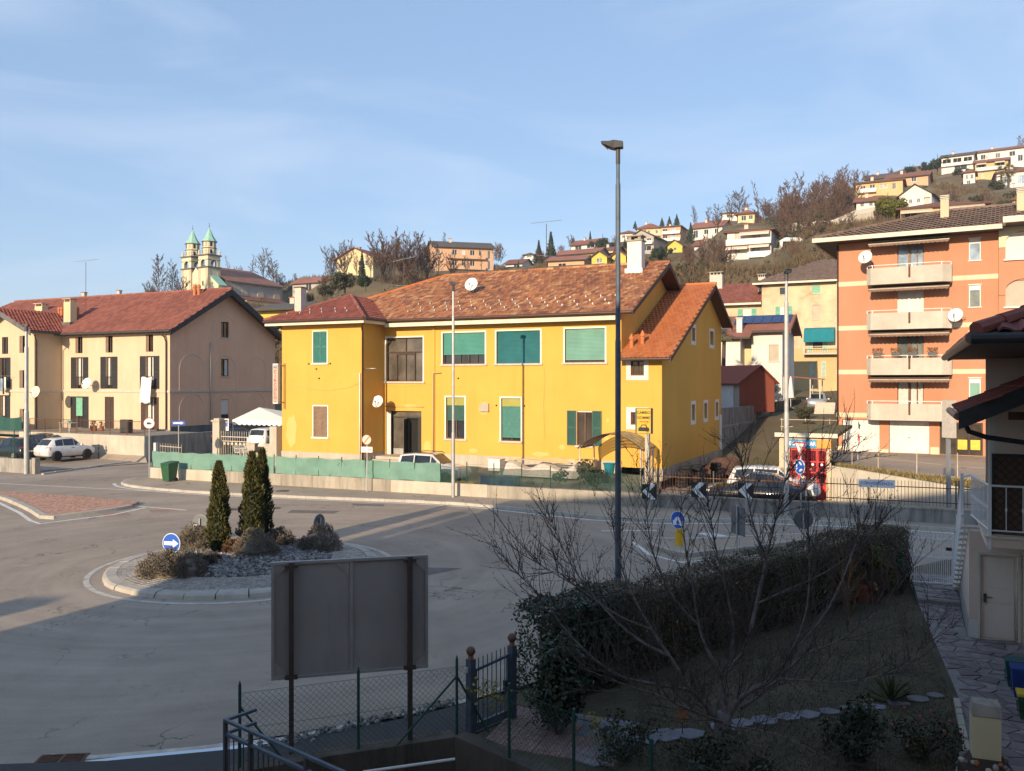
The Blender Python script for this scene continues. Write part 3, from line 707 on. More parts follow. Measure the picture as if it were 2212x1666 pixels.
m.build("floor_slab","concrete",yh)
for y in(.15,4.7,9.4,13.9):
 MB().box(XA-.45,XA-.1,y-.15,y+.15,-1.15,-.6).build("pillar","concrete",yh)
MB().box(XA-2.6,XA-2.5,0,14,-1.15,-.3).build("void_shade","dark_interior",yh)  # near-black sheet stands in for the shade of the open void
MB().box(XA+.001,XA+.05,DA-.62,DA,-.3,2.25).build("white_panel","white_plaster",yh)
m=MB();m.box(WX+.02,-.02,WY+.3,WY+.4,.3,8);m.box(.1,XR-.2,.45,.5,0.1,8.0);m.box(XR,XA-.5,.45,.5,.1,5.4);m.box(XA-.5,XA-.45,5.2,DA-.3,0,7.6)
m.build("inner_wall","dark_interior",yh)
# windows of the street front
def half(W,yr):
 for i in range(4):
  x=4.05+i*.64;MB().box(x,x+.55,yr+.045,yr+.06,5.44,5.86).build("curtain","curtain" if i>=2 else "dark_interior",W)
def two_tone(x0,x1,zt):
 def f(W,yr):MB().box(x0+.03,x1-.03,yr-.09,yr-.086,zt-.45,zt-.03).build("olive_strip","olive_blind",W)  # olive strip across the top of the blind
 return f
blind_window(yh,*UW[0],0.0,"green_blind",.70,mull=(.2,.4,.6,.8),tail=half)
blind_window(yh,*UW[1],0.0,"teal_blind",1.0)
blind_window(yh,*UW[2],0.0,"pale_green_blind",.94)
blind_window(yh,*GW[0],0.0,"dark_green_shutter",.58,slat=.085,tail=two_tone(*GW[0][:2],GW[0][3]),frame_m="brown_wood")
blind_window(yh,*GW[1],0.0,"green_shutter",.93,slat=.085,tail=two_tone(*GW[1][:2],GW[1][3]))
def grid_w(W,yr):
 x0,x1,z0,z1=BW;f=MB()
 f.box(x0,x1,yr-.05,yr+.02,z0+(z1-z0)*.66,z0+(z1-z0)*.66+.06)
 f.box(x0+.62,x0+.70,yr-.05,yr+.02,z0,z0+1.68);f.box(x1-.66,x1-.58,yr-.05,yr+.02,z0,z0+1.68);f.box(x0+1.26,x0+1.31,yr-.05,yr+.02,z0,z1);f.box(x0+.7,x1-.66,yr-.05,yr+.02,z0+1.56,z0+1.66)
 f.build("glazing_bar","dark_wood",W)
blind_window(yh,*BW,0.0,None,mull=(),pane_m="dirty_glass",tail=grid_w)
def shut(W,yr):
 louvre(W,SW[0]-.52,SW[0]-.02,SW[2],SW[3],-.035,"dark_green_shutter");louvre(W,SW[1]+.02,SW[1]+.52,SW[2],SW[3],-.035,"dark_green_shutter")
 MB().box(SW[0]+.02,SW[1]-.02,yr-.07,yr-.05,SW[3]-.08,SW[3]).build("blind_box","white_blind",W)
blind_window(yh,*SW,0.0,None,tr=.0,frame_m="brown_wood",tail=shut,pane_m="brown_glass")
for i,a in enumerate(AW):
 W=blind_window(yh,*a,0.0,None,tr=.24,frame_m="brown_wood",pane_m="brown_glass",sill=False,trim="white_plaster")
 MB().box(a[0]-.24,a[1]+.24,-.03,.01,a[2]-.24,a[2]).build("surround","white_plaster",W)
 g_=MB()
 for k in range(5):x=a[0]+.08+k*(a[1]-a[0]-.16)/4;g_.box(x-.008,x+.008,.02,.035,a[2],a[3])
 for k in range(2):z=a[2]+.25+k*.28;g_.box(a[0],a[1],.018,.02,z-.008,z+.008)
 g_.build("grille","rust",W)
for a,mm,nm in((WS[0],"green_shutter",1),(WS[1],"old_shutter",2)):
 w=MB();t=.07;w.box(a[0]-t,a[0],WY-.03,WY+.01,a[2],a[3]+t);w.box(a[1],a[1]+t,WY-.03,WY+.01,a[2],a[3]+t);w.box(a[0],a[1],WY-.03,WY+.01,a[3],a[3]+t)
 W=w.build("window","white_trim",yh);MB().box(a[0]-.12,a[1]+.12,WY-.09,WY+.02,a[2]-.1,a[2]-.003).build("sill","white_trim",W)
 xm=(a[0]+a[1])/2;louvre(W,a[0]+.01,xm-.005,a[2]+.01,a[3]-.01,WY+.06,mm);louvre(W,xm+.005,a[1]-.01,a[2]+.01,a[3]-.01,WY+.06,mm)
for a in SIDE:
 w=MB();t=.2
 w.box(XA-.01,XA+.025,a[0]-t,a[0],a[2]-t,a[3]+t);w.box(XA-.01,XA+.025,a[1],a[1]+t,a[2]-t,a[3]+t);w.box(XA-.01,XA+.025,a[0],a[1],a[3],a[3]+t);w.box(XA-.01,XA+.025,a[0],a[1],a[2]-t,a[2])
 W=w.build("window","white_trim",yh);MB().box(XA-.26,XA-.25,a[0],a[1],a[2],a[3]).build("pane","grey_glass",W)
 MB().box(XA-.245,XA-.001,a[0]+.001,a[1]-.001,a[2]+.001,a[2]+.03).build("sill","white_trim",W);MB().box(XA-.25,XA-.20,a[0],a[0]+.05,a[2]+.03,a[3]).build("frame","dark_wood",W)
# entrance
d=MB();d.box(DR[0],DR[0]+.06,.18,.26,DR[2],DR[3]);d.box(DR[1]-.06,DR[1],.18,.26,DR[2],DR[3]);d.box(DR[0]+.06,DR[1]-.06,.18,.26,DR[3]-.05,DR[3]);d.box(DR[0]+.06,DR[1]-.06,.18,.26,2.28,2.34);d.box(1.40,1.46,.18,.26,DR[2],2.28)
door=d.build("door","dark_grey_metal",yh)
MB().box(DR[0]+.3,1.38,.22,.24,.5,2.26).build("pane","dirty_glass",door);MB().box(DR[0]+.08,1.38,.225,.245,.15,.5).build("kick_plate","galvanised",door)
MB().box(DR[0]+.07,DR[1]-.07,.22,.23,2.36,2.63).build("pane","dirty_glass",door);MB().box(DR[0]+.08,DR[0]+.28,.2,.23,.15,2.26).build("side_post","dark_grey_metal",door)
lf=MB();lf.hexa([(1.47,.15,.16),(1.55,-.35,.16),(1.59,-.34,.16),(1.51,.16,.16),(1.47,.15,2.24),(1.55,-.35,2.24),(1.59,-.34,2.24),(1.51,.16,2.24)]);lf.box(2.2,2.48,.2,.24,.15,2.26);lf.build("door_leaf","black_plastic",door)
MB().box(.2,.5,-.06,-.003,.15,2.65).build("pale_jamb","white_plaster",yh)
st=MB()
for i,(z,o)in enumerate(((.13,.0),(-.03,.32),(-.19,.64),(-.35,.96))):st.box(-.05-o*.55,2.85+o*.7,-1.15-o,-.004,z-.16,z-i*.0-.001*i)
st.build("step","pale_concrete",yh)
# roofs
EZ=7.98;SL=.47
def plane_pt(y):return EZ+(y+.75)*SL
RY=6.3;RZ=plane_pt(RY);XL=-6.5;XE=15.42
rf=MB()
rf.poly([(XL,-.75,EZ),(XE,-.75,EZ),(XE,RY,RZ),(XL+7.05,RY,RZ)]);rf.poly([(XL,13.35,EZ),(XE,13.35,EZ),(XE,RY,RZ),(XL+7.05,RY,RZ)][::-1]);rf.poly([(XL,-.75,EZ),(XL+7.05,RY,RZ),(XL,13.35,EZ)])
roof=rf.build("roof","brown_wood",yh)
sl=math.sqrt(1+SL*SL);et=(0,1/sl,SL/sl);tl=7.05*sl
tile_roof(roof,YF,(XL,-.75,EZ),(1,0,0),et,[(6.9,0),(XE-XL,0),(XE-XL,tl),(7.05,tl),(2.6,tl*.37)],.225,.33,"tile_mottled",170)
ridge_caps(roof,(XL+7.05,RY,RZ+.04),(XE,RY,RZ+.04),"tile_mottled");ridge_caps(roof,(XL+7.05,RY,RZ+.04),(XL+1.0,.25,EZ+.5),"tile_orange")
# verge and eaves timber of the main roof
b=MB();b.prism([(XE-.02,-.8,EZ-.22),(XE-.02,-.8,EZ-.02),(XE-.02,RY,RZ-.02),(XE-.02,RY,RZ-.28)],(.06,0,0));b.prism([(XE-.02,13.4,EZ-.22),(XE-.02,13.4,EZ-.02),(XE-.02,RY,RZ-.02),(XE-.02,RY,RZ-.28)][::-1],(.06,0,0))
b.build("verge_board","dark_wood",roof)
s=MB();s.poly([(XL,-.7,EZ-.14),(XE-.05,-.7,EZ-.14),(XE-.05,.0,EZ+.1),(XL,.0,EZ+.1)]);s.poly([(XR,-.7,EZ-.12),(XE-.05,-.7,EZ-.12),(XE-.05,RY,RZ-.12),(XR,RY,RZ-.12)]);s.poly([(XR,13.3,EZ-.12),(XE-.05,13.3,EZ-.12),(XE-.05,RY,RZ-.12),(XR,RY,RZ-.12)]);s.build("soffit","brown_wood",roof)
for y in(.1,3.2,6.2,9.3):z=RZ-abs(y-RY)*SL-.32;MB().box(XR-.05,XE-.1,y-.09,y+.09,z,z+.16).build("purlin","brown_wood",roof)
gt=MB();gt.box(.5,14.5,-.72,-.62,EZ-.42,EZ-.20);gt.build("fascia","cream_fascia",roof)
gt=MB();gt.tube((.55,-.82,EZ-.06),(XE,-.82,EZ-.06),.085,k=10);gt.build("gutter","brown_gutter",roof)
# wing roof
WA=(-2.88,.72,EZ+3.52*SL);wl,wr,wf=XL,.66,WY-.75
w=MB();w.poly([(wl,wf,EZ),(wr,wf,EZ),WA]);w.poly([(wr,wf,EZ),(wr,4,EZ),(WA[0],5,WA[2]),WA]);w.poly([(wl,wf,EZ),WA,(WA[0],5,WA[2]),(wl,4,EZ)][::-1])
wroof=w.build("roof","brown_wood",yh)
tw=(WA[1]-wf);tile_roof(wroof,YF,(wl,wf,EZ),(1,0,0),(0,1/sl,SL/sl),[(0,0),(wr-wl,0),(WA[0]-wl,tw*sl)],.225,.33,"tile_dark_red",60)
tile_roof(wroof,YF,(wr,wf,EZ),(0,1,0),(-1/sl,0,SL/sl),[(0,0),(3.0,0),(5.4,3.54*sl),(tw,3.54*sl)],.225,.33,"tile_dark_red",0)
ridge_caps(wroof,(wr,wf,EZ+.05),(WA[0],WA[1],WA[2]+.05),"tile_rose");ridge_caps(wroof,(wl,wf,EZ+.05),(WA[0],WA[1],WA[2]+.05),"tile_rose")
f_=MB();f_.box(wl+.05,wr-.05,wf+.02,wf+.1,EZ-.30,EZ-.1);f_.box(wr-.12,wr-.05,wf+.1,-.7,EZ-.3,EZ-.1);f_.build("fascia","cream_fascia",wroof)
f_=MB();f_.poly([(wl+.1,wf+.05,EZ-.2),(wr-.06,wf+.05,EZ-.2),(wr-.06,0,EZ-.2),(wl+.1,0,EZ-.2)]);f_.build("soffit","brown_wood",wroof)
f_=MB();f_.tube((wl,wf-.06,EZ-.06),(wr+.06,wf-.06,EZ-.06),.08,k=10);f_.tube((wr+.06,wf-.06,EZ-.06),(wr+.06,-.8,EZ-.06),.08,k=10);f_.build("gutter","brown_gutter",wroof)
# annex roof
AE=5.60;AYF=-.75;ARY=9.64;ARZ=AE+(ARY-AYF)*.452;AX0=XR+.01;AX1=17.36
a=MB();a.poly([(AX0,AYF,AE),(AX1,AYF,AE),(AX1,ARY,ARZ),(AX0,ARY,ARZ)]);a.poly([(AX0-3,14.6,ARZ-4.96*.452),(AX1,14.6,ARZ-4.96*.452),(AX1,ARY,ARZ),(AX0-3,ARY,ARZ)][::-1])
aroof=a.build("roof","brown_wood",yh);s2=math.sqrt(1+.452**2)
tile_roof(aroof,YF,(AX0,AYF,AE),(1,0,0),(0,1/s2,.452/s2),[(0,0),(AX1-AX0,0),(AX1-AX0,10.39*s2),(0,10.39*s2)],.225,.33,"tile_orange",90)
ridge_caps(aroof,(AX0-.3,ARY,ARZ+.03),(AX1,ARY,ARZ+.03),"tile_orange")
zb=ARZ-4.96*.452
b=MB();b.prism([(AX1-.02,AYF-.05,AE-.24),(AX1-.02,AYF-.05,AE-.02),(AX1-.02,ARY,ARZ-.02),(AX1-.02,ARY,ARZ-.28)],(.06,0,0));b.prism([(AX1-.02,14.65,zb-.24),(AX1-.02,14.65,zb-.02),(AX1-.02,ARY,ARZ-.02),(AX1-.02,ARY,ARZ-.28)][::-1],(.06,0,0));b.build("verge_board","dark_wood",aroof)
b=MB();b.poly([(XA,AYF,AE-.12),(AX1-.03,AYF,AE-.12),(AX1-.03,ARY,ARZ-.12),(XA,ARY,ARZ-.12)]);b.poly([(XA,14.6,zb-.12),(AX1-.03,14.6,zb-.12),(AX1-.03,ARY,ARZ-.12),(XA,ARY,ARZ-.12)]);b.poly([(AX0,AYF,AE-.12),(AX1-.03,AYF,AE-.12),(AX1-.03,0,AE+.2),(AX0,0,AE+.2)]);b.build("soffit","brown_wood",aroof)
b=MB();b.tube((AX0,AYF-.07,AE-.06),(AX1,AYF-.07,AE-.06),.075,k=10);b.build("gutter","brown_gutter",aroof)
for x in(14.98,15.45):
 z=AE+(.5-AYF)*.452 if x<15.2 else AE+(.9-AYF)*.452;y=.5 if x<15.2 else .9
 c=MB();c.lathe((x,y,z-.1),[(.11,0),(.10,.5),(.14,.54),(.14,.59),(.08,.74),(.02,.84)],12);c.build("flue_pot","orange_clay",aroof,smooth=False)
ch=MB();cx,cy=13.75,5.25;ch.box(cx-.42,cx+.42,cy-.35,cy+.35,RZ-1.0,RZ+1.15);C_=ch.build("chimney","white_plaster",roof)
ch=MB();ch.box(cx-.5,cx+.5,cy-.43,cy+.43,RZ+1.151,RZ+1.22);ch.box(cx-.38,cx-.2,cy-.32,cy+.32,RZ+1.22,RZ+1.42);ch.box(cx+.2,cx+.38,cy-.32,cy+.32,RZ+1.22,RZ+1.42);ch.box(cx-.48,cx+.48,cy-.42,cy+.42,RZ+1.42,RZ+1.5);ch.build("chimney_cap","concrete",C_)
MB().box(cx-.52,cx+.52,cy-.5,cy+.45,RZ-1.1,RZ-.42).build("flashing","galvanised",C_)
ch=MB();p=YF.hit(649,672,1,-1.5);ch.box(p[0]-.24,p[0]+.24,-1.75,-1.25,8.0,10.0);ch.build("chimney","sill_stone",wroof)
MB().box(p[0]-.28,p[0]+.28,-1.79,-1.21,10.0,10.06).build("chimney_cap","rust",wroof)
# snow guards: small bright clips
me=MB().box(-.03,.03,-.02,.06,0,.10).mesh("snow_guard","galvanised");R=random.Random(4)
def guards(par,p0,es,n,rows,x0,x1):
 for r_,t in enumerate(rows):
  for i in range(n):
   x=x0+(x1-x0)*(i+.5*(r_%2)+R.uniform(-.1,.1))/n;y=t*(1/sl)
   o=add(me,"snow_guard",par,loc=(x,p0[1]+y,p0[2]+y*SL+.06))
guards(roof,(0,-.75,EZ),None,15,(1.0,1.55,2.2),1.6,14.8);guards(wroof,(0,wf,EZ),None,6,(.9,1.4),-5.4,-.2)
# downpipes, wall fittings
def pipe(pts,r,m,par=yh,name="downpipe"):MB().path(pts,r,8).build(name,m,par,smooth=True)
pipe([(.5,WY-.6,EZ-.15),(.2,WY-.3,EZ-.55),(.1,WY-.1,EZ-.75),(.1,WY-.1,-.1)],.055,"brown_gutter")
pipe([(-.12,WY-.06,4.9),(-.12,WY-.06,.0)],.04,"white_metal");pipe([(3.42,-.14,4.9),(3.42,-.14,.3)],.035,"ochre_plaster");pipe([(3.42,-.14,4.9),(3.9,-.1,4.92)],.03,"ochre_plaster")
MB().box(9.0-2.6,9.55-2.6,-.13,-.003,2.75,3.2).build("vent_box","beige_blind",yh)
pipe([(2.75,-.05,2.95),(0.1,-.05,2.97)],.025,"ochre_plaster",name="conduit")
m=MB();m.tube((0.15,-.6,5.0),(.15,-.1,5.0),.03);pipe([(.02,-2.1,5.15),(.9,-2.15,5.15)],.03,"galvanised",name="bracket")
# bare plaster patches and wall cables
def patch(x0,x1,z0,z1,y,seed,m_="patch_plaster"):
 R2=random.Random(seed);n=16;pts=[((x0+x1)/2+(x1-x0)/2*R2.uniform(.7,1.05)*math.cos(2*math.pi*i/n),y-.004,(z0+z1)/2+(z1-z0)/2*R2.uniform(.7,1.05)*math.sin(2*math.pi*i/n))for i in range(n)];MB().poly(pts).build("plaster_patch",m_,yh)
patch(-5.5,-4.6,.35,2.6,WY,1);patch(2.7,3.25,.2,1.1,0,3);patch(9.0-2.75,9.0-2.0,2.5,3.35,0,4);patch(13.6,13.95,1.3,1.6,0,5);patch(13.75,13.95,2.3,2.5,0,6);patch(11.1,11.5,.75,1.1,0,7);patch(1.2,2.4,2.85,3.1,0,8);patch(5.6,6.3,.4,.7,0,9);patch(9.5,10.6,.35,.65,0,10)
for pts in([(-4.9,WY-.03,4.2),(-3.6,WY-.03,3.95),(-2.2,WY-.03,3.9),(-.8,WY-.03,4.1),(-.15,WY-.03,4.35)],[(.1,-.03,4.2),(1.2,-.03,4.1),(3.2,-.03,4.25)],[(10.25,-.02,5.2),(10.3,-.02,4.2),(10.22,-.02,3.2),(10.3,-.02,1.4)]):MB().path(pts,.008,4).build("cable","ochre_plaster",yh)
for x,z in((-3.75,5.45),(-2.2,5.45),(-3.2,5.15),(-3.0,4.6),(5.0,4.6),(7.4,3.1),(9.1,3.1)):MB().lathe((x,WY-.05 if x<0 else-.05,z),[(.035,-.05),(.05,.03)],8,ax=1).build("wall_fixing","rust",yh)
# ---- things fixed to the house
def dish(name,label,loc,r,face_deg,el=25,m="white_plastic",arm=(0,0,-.4),grp="satellite dishes"):
 """satellite dish: shallow bowl, feed arm with head, bracket"""
 t=thing(name,label,"satellite dish",loc,face_deg,group=grp)
 b=MB();e=rad(el);k=24;rings=[(0,0),(.35,.02),(.7,.075),(1.0,.155)]
 def tr(x,y,z):
  return(x,y*math.cos(e)-z*math.sin(e)*-1*0+z*math.sin(e),z*math.cos(e)-y*math.sin(e))
 for side in(0,1):
  n=len(b.v)
  for q,(rr_,d_)in enumerate(rings):
   for i in range(k):a_=2*math.pi*i/k;b.v.append(tr(rr_*r*math.cos(a_),(-d_+.012*side)*r*1.0,rr_*r*1.06*math.sin(a_)))
  for q in range(3):
   for i in range(k):j=(i+1)%k;b.f.append((n+q*k+i,n+q*k+j,n+(q+1)*k+j,n+(q+1)*k+i))
 b.build("reflector",m,t,smooth=True)
 a_=MB();a_.path([tr(0,0,-r*1.03),tr(0,-r*.5,-r*.85),tr(0,-r*.85,-r*.35)],.018,6);a_.tube(tr(0,-r*.80,-r*.42),tr(0,-r*.98,-r*.20),.04,.05,8);a_.build("feed_arm","galvanised",t)
 a_=MB();a_.path([(0,.02,0),(0,.16,-.05),arm],.03,6);a_.build("bracket","galvanised",t);return t
p=YF.hit(1032,612,1,3.4);dish("satellite_dish","white satellite dish standing on the yellow house's mottled roof",YF.w(p[0],2.6,plane_pt(2.6)+.62),.40,-18,22,arm=(.05,.3,-.62))
p=YF.hit(816,868,1,-1.3);dish("satellite_dish","white satellite dish above the entrance of the yellow house",YF.w(p[0],-1.3,p[2]),.34,-18,22,arm=(.35,1.2,-.1))
# illuminated-type box sign on the left corner
cs=thing_fr("bar_sign","tall white box sign reading BAR CIRCOLO on the yellow house corner","sign",Fr(*YF.w(WX-.36,WY-.1,3.1),-25.5))
MB().box(-.14,.24,-.13,.13,0,2.38).build("box","white_plastic",cs);MB().box(-.11,.22,-.14,-.131,.06,2.32).build("face","beige_blind",cs)
for i,c in enumerate("CIRCOLO"):lettering(c,.27,"sign_red",cs,(.055,-.145,1.88-i*.255),(rad(90),0,0),wx=1.05,bold=.003)
lettering("BAR",.14,"sign_blue",cs,(.055,-.145,2.16),(rad(90),0,0));lettering("S. ENEL",.06,"grey_letter",cs,(.055,-.145,.14),(rad(90),0,0))
m=MB();m.tube((.2,0,2.25),(.62,0,2.27),.02);m.tube((.2,0,.1),(.62,0,.08),.02);m.tube((.62,-.02,2.4),(.62,-.02,-.3),.025);m.build("bracket","rust",cs)
# arched polycarbonate canopy by the annex
def arch(y0,y1,xc,w,z0,h,k=14):return[(xc-w/2+w*i/k,z0+h*math.sin(math.pi*i/k)**.8)for i in range(k+1)]
t=NT("polycarbonate");t.set(0.35,0,0.5);t.col(t.mix(t.ramp(t.noise(1.5,5,sc3=(1,.3,1)),.35,.7),(0.42,0.30,0.10),(0.58,0.44,0.17)))
tb=t.n("ShaderNodeBsdfTransparent");mx=t.n("ShaderNodeMixShader");mx.inputs[0].default_value=0.4;t.l(t.b.outputs[0],mx.inputs[1]);t.l(tb.outputs[0],mx.inputs[2]);t.l(mx.outputs[0],t.out.inputs[0])
cp=thing_fr("arched_canopy","amber arched canopy on thin posts against the yellow annex","canopy",Fr(*YF.w(0,0,0),-25.5))
pr=arch(0,0,14.95,3.3,1.15,.75);s=MB()
for i in range(len(pr)-1):s.quad((pr[i][0],-2.9,pr[i][1]),(pr[i+1][0],-2.9,pr[i+1][1]),(pr[i+1][0],-.7,pr[i+1][1]),(pr[i][0],-.7,pr[i][1]))
s.build("roof_sheet","polycarbonate",cp,smooth=True)
for y in(-2.9,-2.35,-1.8,-1.25,-.72):MB().path([(x,y,z-.02)for x,z in pr],.03,5).build("rib","dark_wood",cp)
for x in(13.4,16.5):
 for y in(-2.85,-.8):MB().tube((x,y,-.6),(x,y,1.2),.04).build("post","cream_metal",cp)
MB().tube((13.35,-2.9,1.15),(13.35,-.7,1.15),.04).build("side_rail","dark_wood",cp);MB().tube((16.55,-2.9,1.15),(16.55,-.7,1.15),.04).build("side_rail","dark_wood",cp)
for i in range(7):MB().tube((16.5,-2.7+i*.3,-.6),(16.5,-2.7+i*.3,1.1),.012).build("side_bar","cream_metal",cp)
# television aerials on the roofs
def aerial(label,loc,hgt,deg,span=2.2):
 t=thing("television_aerial",label,"aerial",loc,deg,group="roof aerials")
 MB().tube((0,0,0),(0,0,hgt),.022,k=6).build("mast","rust",t)
 MB().tube((-span*.5,0,hgt),(span*.5,0,hgt+.25),.014,k=5).build("boom","galvanised",t)
 for i in range(9):x=-span*.5+i*span/8;MB().tube((x,-.22,hgt+.25*(x/span+.5)),(x,.22,hgt+.25*(x/span+.5)),.008,k=4).build("element","galvanised",t)
 MB().tube((-span*.35,0,hgt*.35),(span*.4,0,hgt*.32),.012,k=5).build("boom","galvanised",t);return t
aerial("thin television aerial on the yellow house's ridge",YF.w(7.6,6.5,RZ-.1),3.0,10,1.9)
aerial("low television aerial beside the wing of the yellow house",YF.w(-1.6,4.6,RZ-1.5),2.4,-20,1.6)
# ================================================================== the cream house at the left
LF=Fr((367-1106)/F*66,66,1.7,-25.5)
lh=thing_fr("cream_house","long cream three-storey house with dark shutters and red tiled roof","house",LF)
WXL=-12.3;PY=-2.45;PX0=-19.2;DG=11.9
def q(u,v,y=0.0):return LF.hit(u,v,1,y)
S_=1.8445
def c1(x,y):return((x/1.907)/S_,(800+y/1.907)/S_)
def c2(x,y):return((x/1.907)/S_,(1500+y/1.907)/S_)
FW={}
for i,(xa,xb)in enumerate(((577,627),(806,856),(1112,1164))):
 a=q(*c1(xa,1005));b=q(*c1(xb,1130));FW["a%d"%i]=(a[0],b[0],6.15,7.5)
for i,(xa,xb)in enumerate(((580,632),(806,852),(1108,1168))):
 a=q(*c1(xa,1190));b=q(*c1(xb,1430));FW["m%d"%i]=(a[0],b[0],3.25,5.82)
for i,(xa,xb)in enumerate(((578,634),(796,866),(1108,1172))):
 a=q(*c1(xa,1485));b=q(*c1(xb,1485));FW["g%d"%i]=(a[0],b[0],0.02,2.6)
GH=[(5.35,6.25,7.48,8.78),(5.35,6.25,4.28,5.7),(5.35,6.25,.2,2.35)]
m=MB()
m.panel([(WXL,0),(0,0),(0,8.0),(WXL,8.0)],list(FW.values()),mapY(0.0),.2)
PWIN=[]
for xa,xb,z0,z1 in((150,195,6.15,7.55),(150,195,3.3,4.75),(152,192,-.55,1.6),(15,62,6.1,7.5),(0,50,3.3,5.8),(5,48,.7,2.7)):
 a=q(*c1(xa,1200),PY);b=q(*c1(xb,1200),PY);PWIN.append((a[0],b[0],z0,z1))
m.panel([(PX0,-.8),(WXL,-.8),(WXL,8.0),(-15.75,9.6),(PX0,8.0)],PWIN,mapY(PY),.18)
m.quad((WXL,PY,-.8),(WXL,0,-.8),(WXL,0,8.0),(WXL,PY,8.0));m.quad((PX0-12,0,0),(PX0,0,0),(PX0,0,8),(PX0-12,0,8))
m.build("wall","cream_plaster",lh)
m=MB();m.panel([(0,0),(DG,0),(DG,8.0),(5.75,11.3),(0,8.0)],GH,mapX(0.0,-1),.2);m.build("gable_wall","peach_plaster",lh)
m=MB();m.box(.002,.05,.02,DG,-2.2,.32);m.box(-10,.04,-.04,-.003,-.3,.05);m.build("plinth","grey_plinth",lh)
m=MB();m.box(.003,.07,-.06,DG,2.97,3.12);m.box(WXL+.02,.07,-.07,-.003,2.97,3.12);m.box(PX0,WXL+.07,PY-.07,PY-.003,2.97,3.12);m.box(WXL+.003,WXL+.07,PY,-.08,2.97,3.12);m.build("string_course","sill_stone",lh)
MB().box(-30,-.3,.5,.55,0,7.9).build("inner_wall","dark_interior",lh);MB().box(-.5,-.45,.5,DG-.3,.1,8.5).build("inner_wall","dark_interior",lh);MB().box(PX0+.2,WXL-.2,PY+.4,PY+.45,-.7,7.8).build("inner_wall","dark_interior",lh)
def blind_arch(y0,y1,z0,z1):
 """blind arch pressed into the gable: raised rim"""
 r=(y1-y0)/2;yc=(y0+y1)/2;pts=[(y0,z0)]+[(yc-r*math.cos(math.pi*i/14),z1-r+r*math.sin(math.pi*i/14))for i in range(15)]+[(y1,z0)]
 a=MB()
 for i in range(len(pts)-1):
  (ya,za),(yb,zb_)=pts[i],pts[i+1];d=Vector((yb-ya,zb_-za));d.normalize();nx,nz=-d.y*.06,d.x*.06
  a.hexa([(.003,ya,za),(.003,yb,zb_),(.003,yb+nx,zb_+nz),(.003,ya+nx,za+nz),(.04,ya,za),(.04,yb,zb_),(.04,yb+nx,zb_+nz),(.04,ya+nx,za+nz)])
 a.build("blind_arch","pale_pink_plaster",lh)
for y0,y1 in((.95,3.5),(4.5,7.0),(8.2,10.7)):blind_arch(y0,y1,3.14,6.0);blind_arch(y0,y1,.34,2.85)
blind_arch(4.5,7.0,6.3,9.3)
for i,a in enumerate(GH):
 f=MB();f.box(-.16,-.10,a[0],a[0]+.06,a[2],a[3]);f.box(-.16,-.10,a[1]-.06,a[1],a[2],a[3]);f.box(-.16,-.10,a[0]+.06,a[1]-.06,a[3]-.06,a[3]);f.box(-.16,-.10,(a[0]+a[1])/2-.03,(a[0]+a[1])/2+.03,a[2],a[3]-.06)
 W=f.build("window","dark_wood",lh);MB().box(-.19,-.165,a[0],a[1],a[2],a[3]).build("pane","glass" if i else "brown_glass",W);MB().box(-.05,.06,a[0]-.08,a[1]+.08,a[2]-.08,a[2]-.002).build("sill","sill_stone",W)
 if i==2:MB().box(-.12,-.09,a[0],a[1],a[2]+.9,a[3]).build("blind","white_blind",W)
 if i==1:MB().box(-.15,-.13,a[0]+.45,a[1]-.07,a[2]+.05,a[3]-.07).build("curtain","curtain",W)
def dark_win(key,a,y,shutter=None,sw=.5,curt=False,rail=False,mat_="black_wood"):
 f=MB();f.box(a[0],a[0]+.06,y+.12,y+.17,a[2],a[3]);f.box(a[1]-.06,a[1],y+.12,y+.17,a[2],a[3]);f.box(a[0]+.06,a[1]-.06,y+.12,y+.17,a[3]-.06,a[3]);xm=(a[0]+a[1])/2;f.box(xm-.03,xm+.03,y+.12,y+.17,a[2],a[3]-.06)
 W=f.build("window","brown_wood",lh);MB().box(a[0],a[1],y+.175,y+.185,a[2],a[3]).build("pane","glass",W)
 if shutter:louvre(W,a[0]-sw,a[0]-.01,a[2],a[3],y-.006,mat_);louvre(W,a[1]+.01,a[1]+sw,a[2],a[3],y-.006,mat_)
 if curt:MB().box(a[0]+.07,xm-.05,y+.165,y+.172,a[2]+.3,a[3]-.1).build("curtain","curtain",W);MB().box(xm+.1,a[1]-.07,y+.165,y+.172,a[2]+.3,a[3]-.1).build("curtain","curtain",W)
 if rail:
  r=MB();r.box(a[0]-.02,a[1]+.02,y-.05,y-.03,a[2]+.95,a[2]+.98)
  for k in range(8):x=a[0]+.05+k*(a[1]-a[0]-.1)/7;r.box(x-.008,x+.008,y-.048,y-.032,a[2],a[2]+.95)
  r.build("balustrade","black_plastic",W)
 return W
for i in range(3):
 W=dark_win("a",FW["a%d"%i],0.0);x0=FW["a%d"%i][0];louvre(W,x0-.02,x0+.3,6.16,7.48,-.004,"old_shutter")
 dark_win("m",FW["m%d"%i],0.0,True,.62,True,True)
W=dark_win("g",FW["g0"],0.0,True,.62);x0,x1=FW["g0"][:2];MB().box(x0+.1,x1-.05,-.06,-.04,1.0,2.5).build("awning_cloth","mint_shutter",W)
a=FW["g1"];W=MB().box(a[0],a[0]+.02,-.0,.05,.02,2.6).build("door","dark_wood",lh);xm=(a[0]+a[1])/2;louvre(W,a[0]+.02,xm-.004,.03,2.59,.06,"dark_wood");louvre(W,xm+.004,a[1]-.01,.03,2.59,.06,"dark_wood")
dark_win("g",FW["g2"],0.0,True,.5,True,False,"dark_wood")
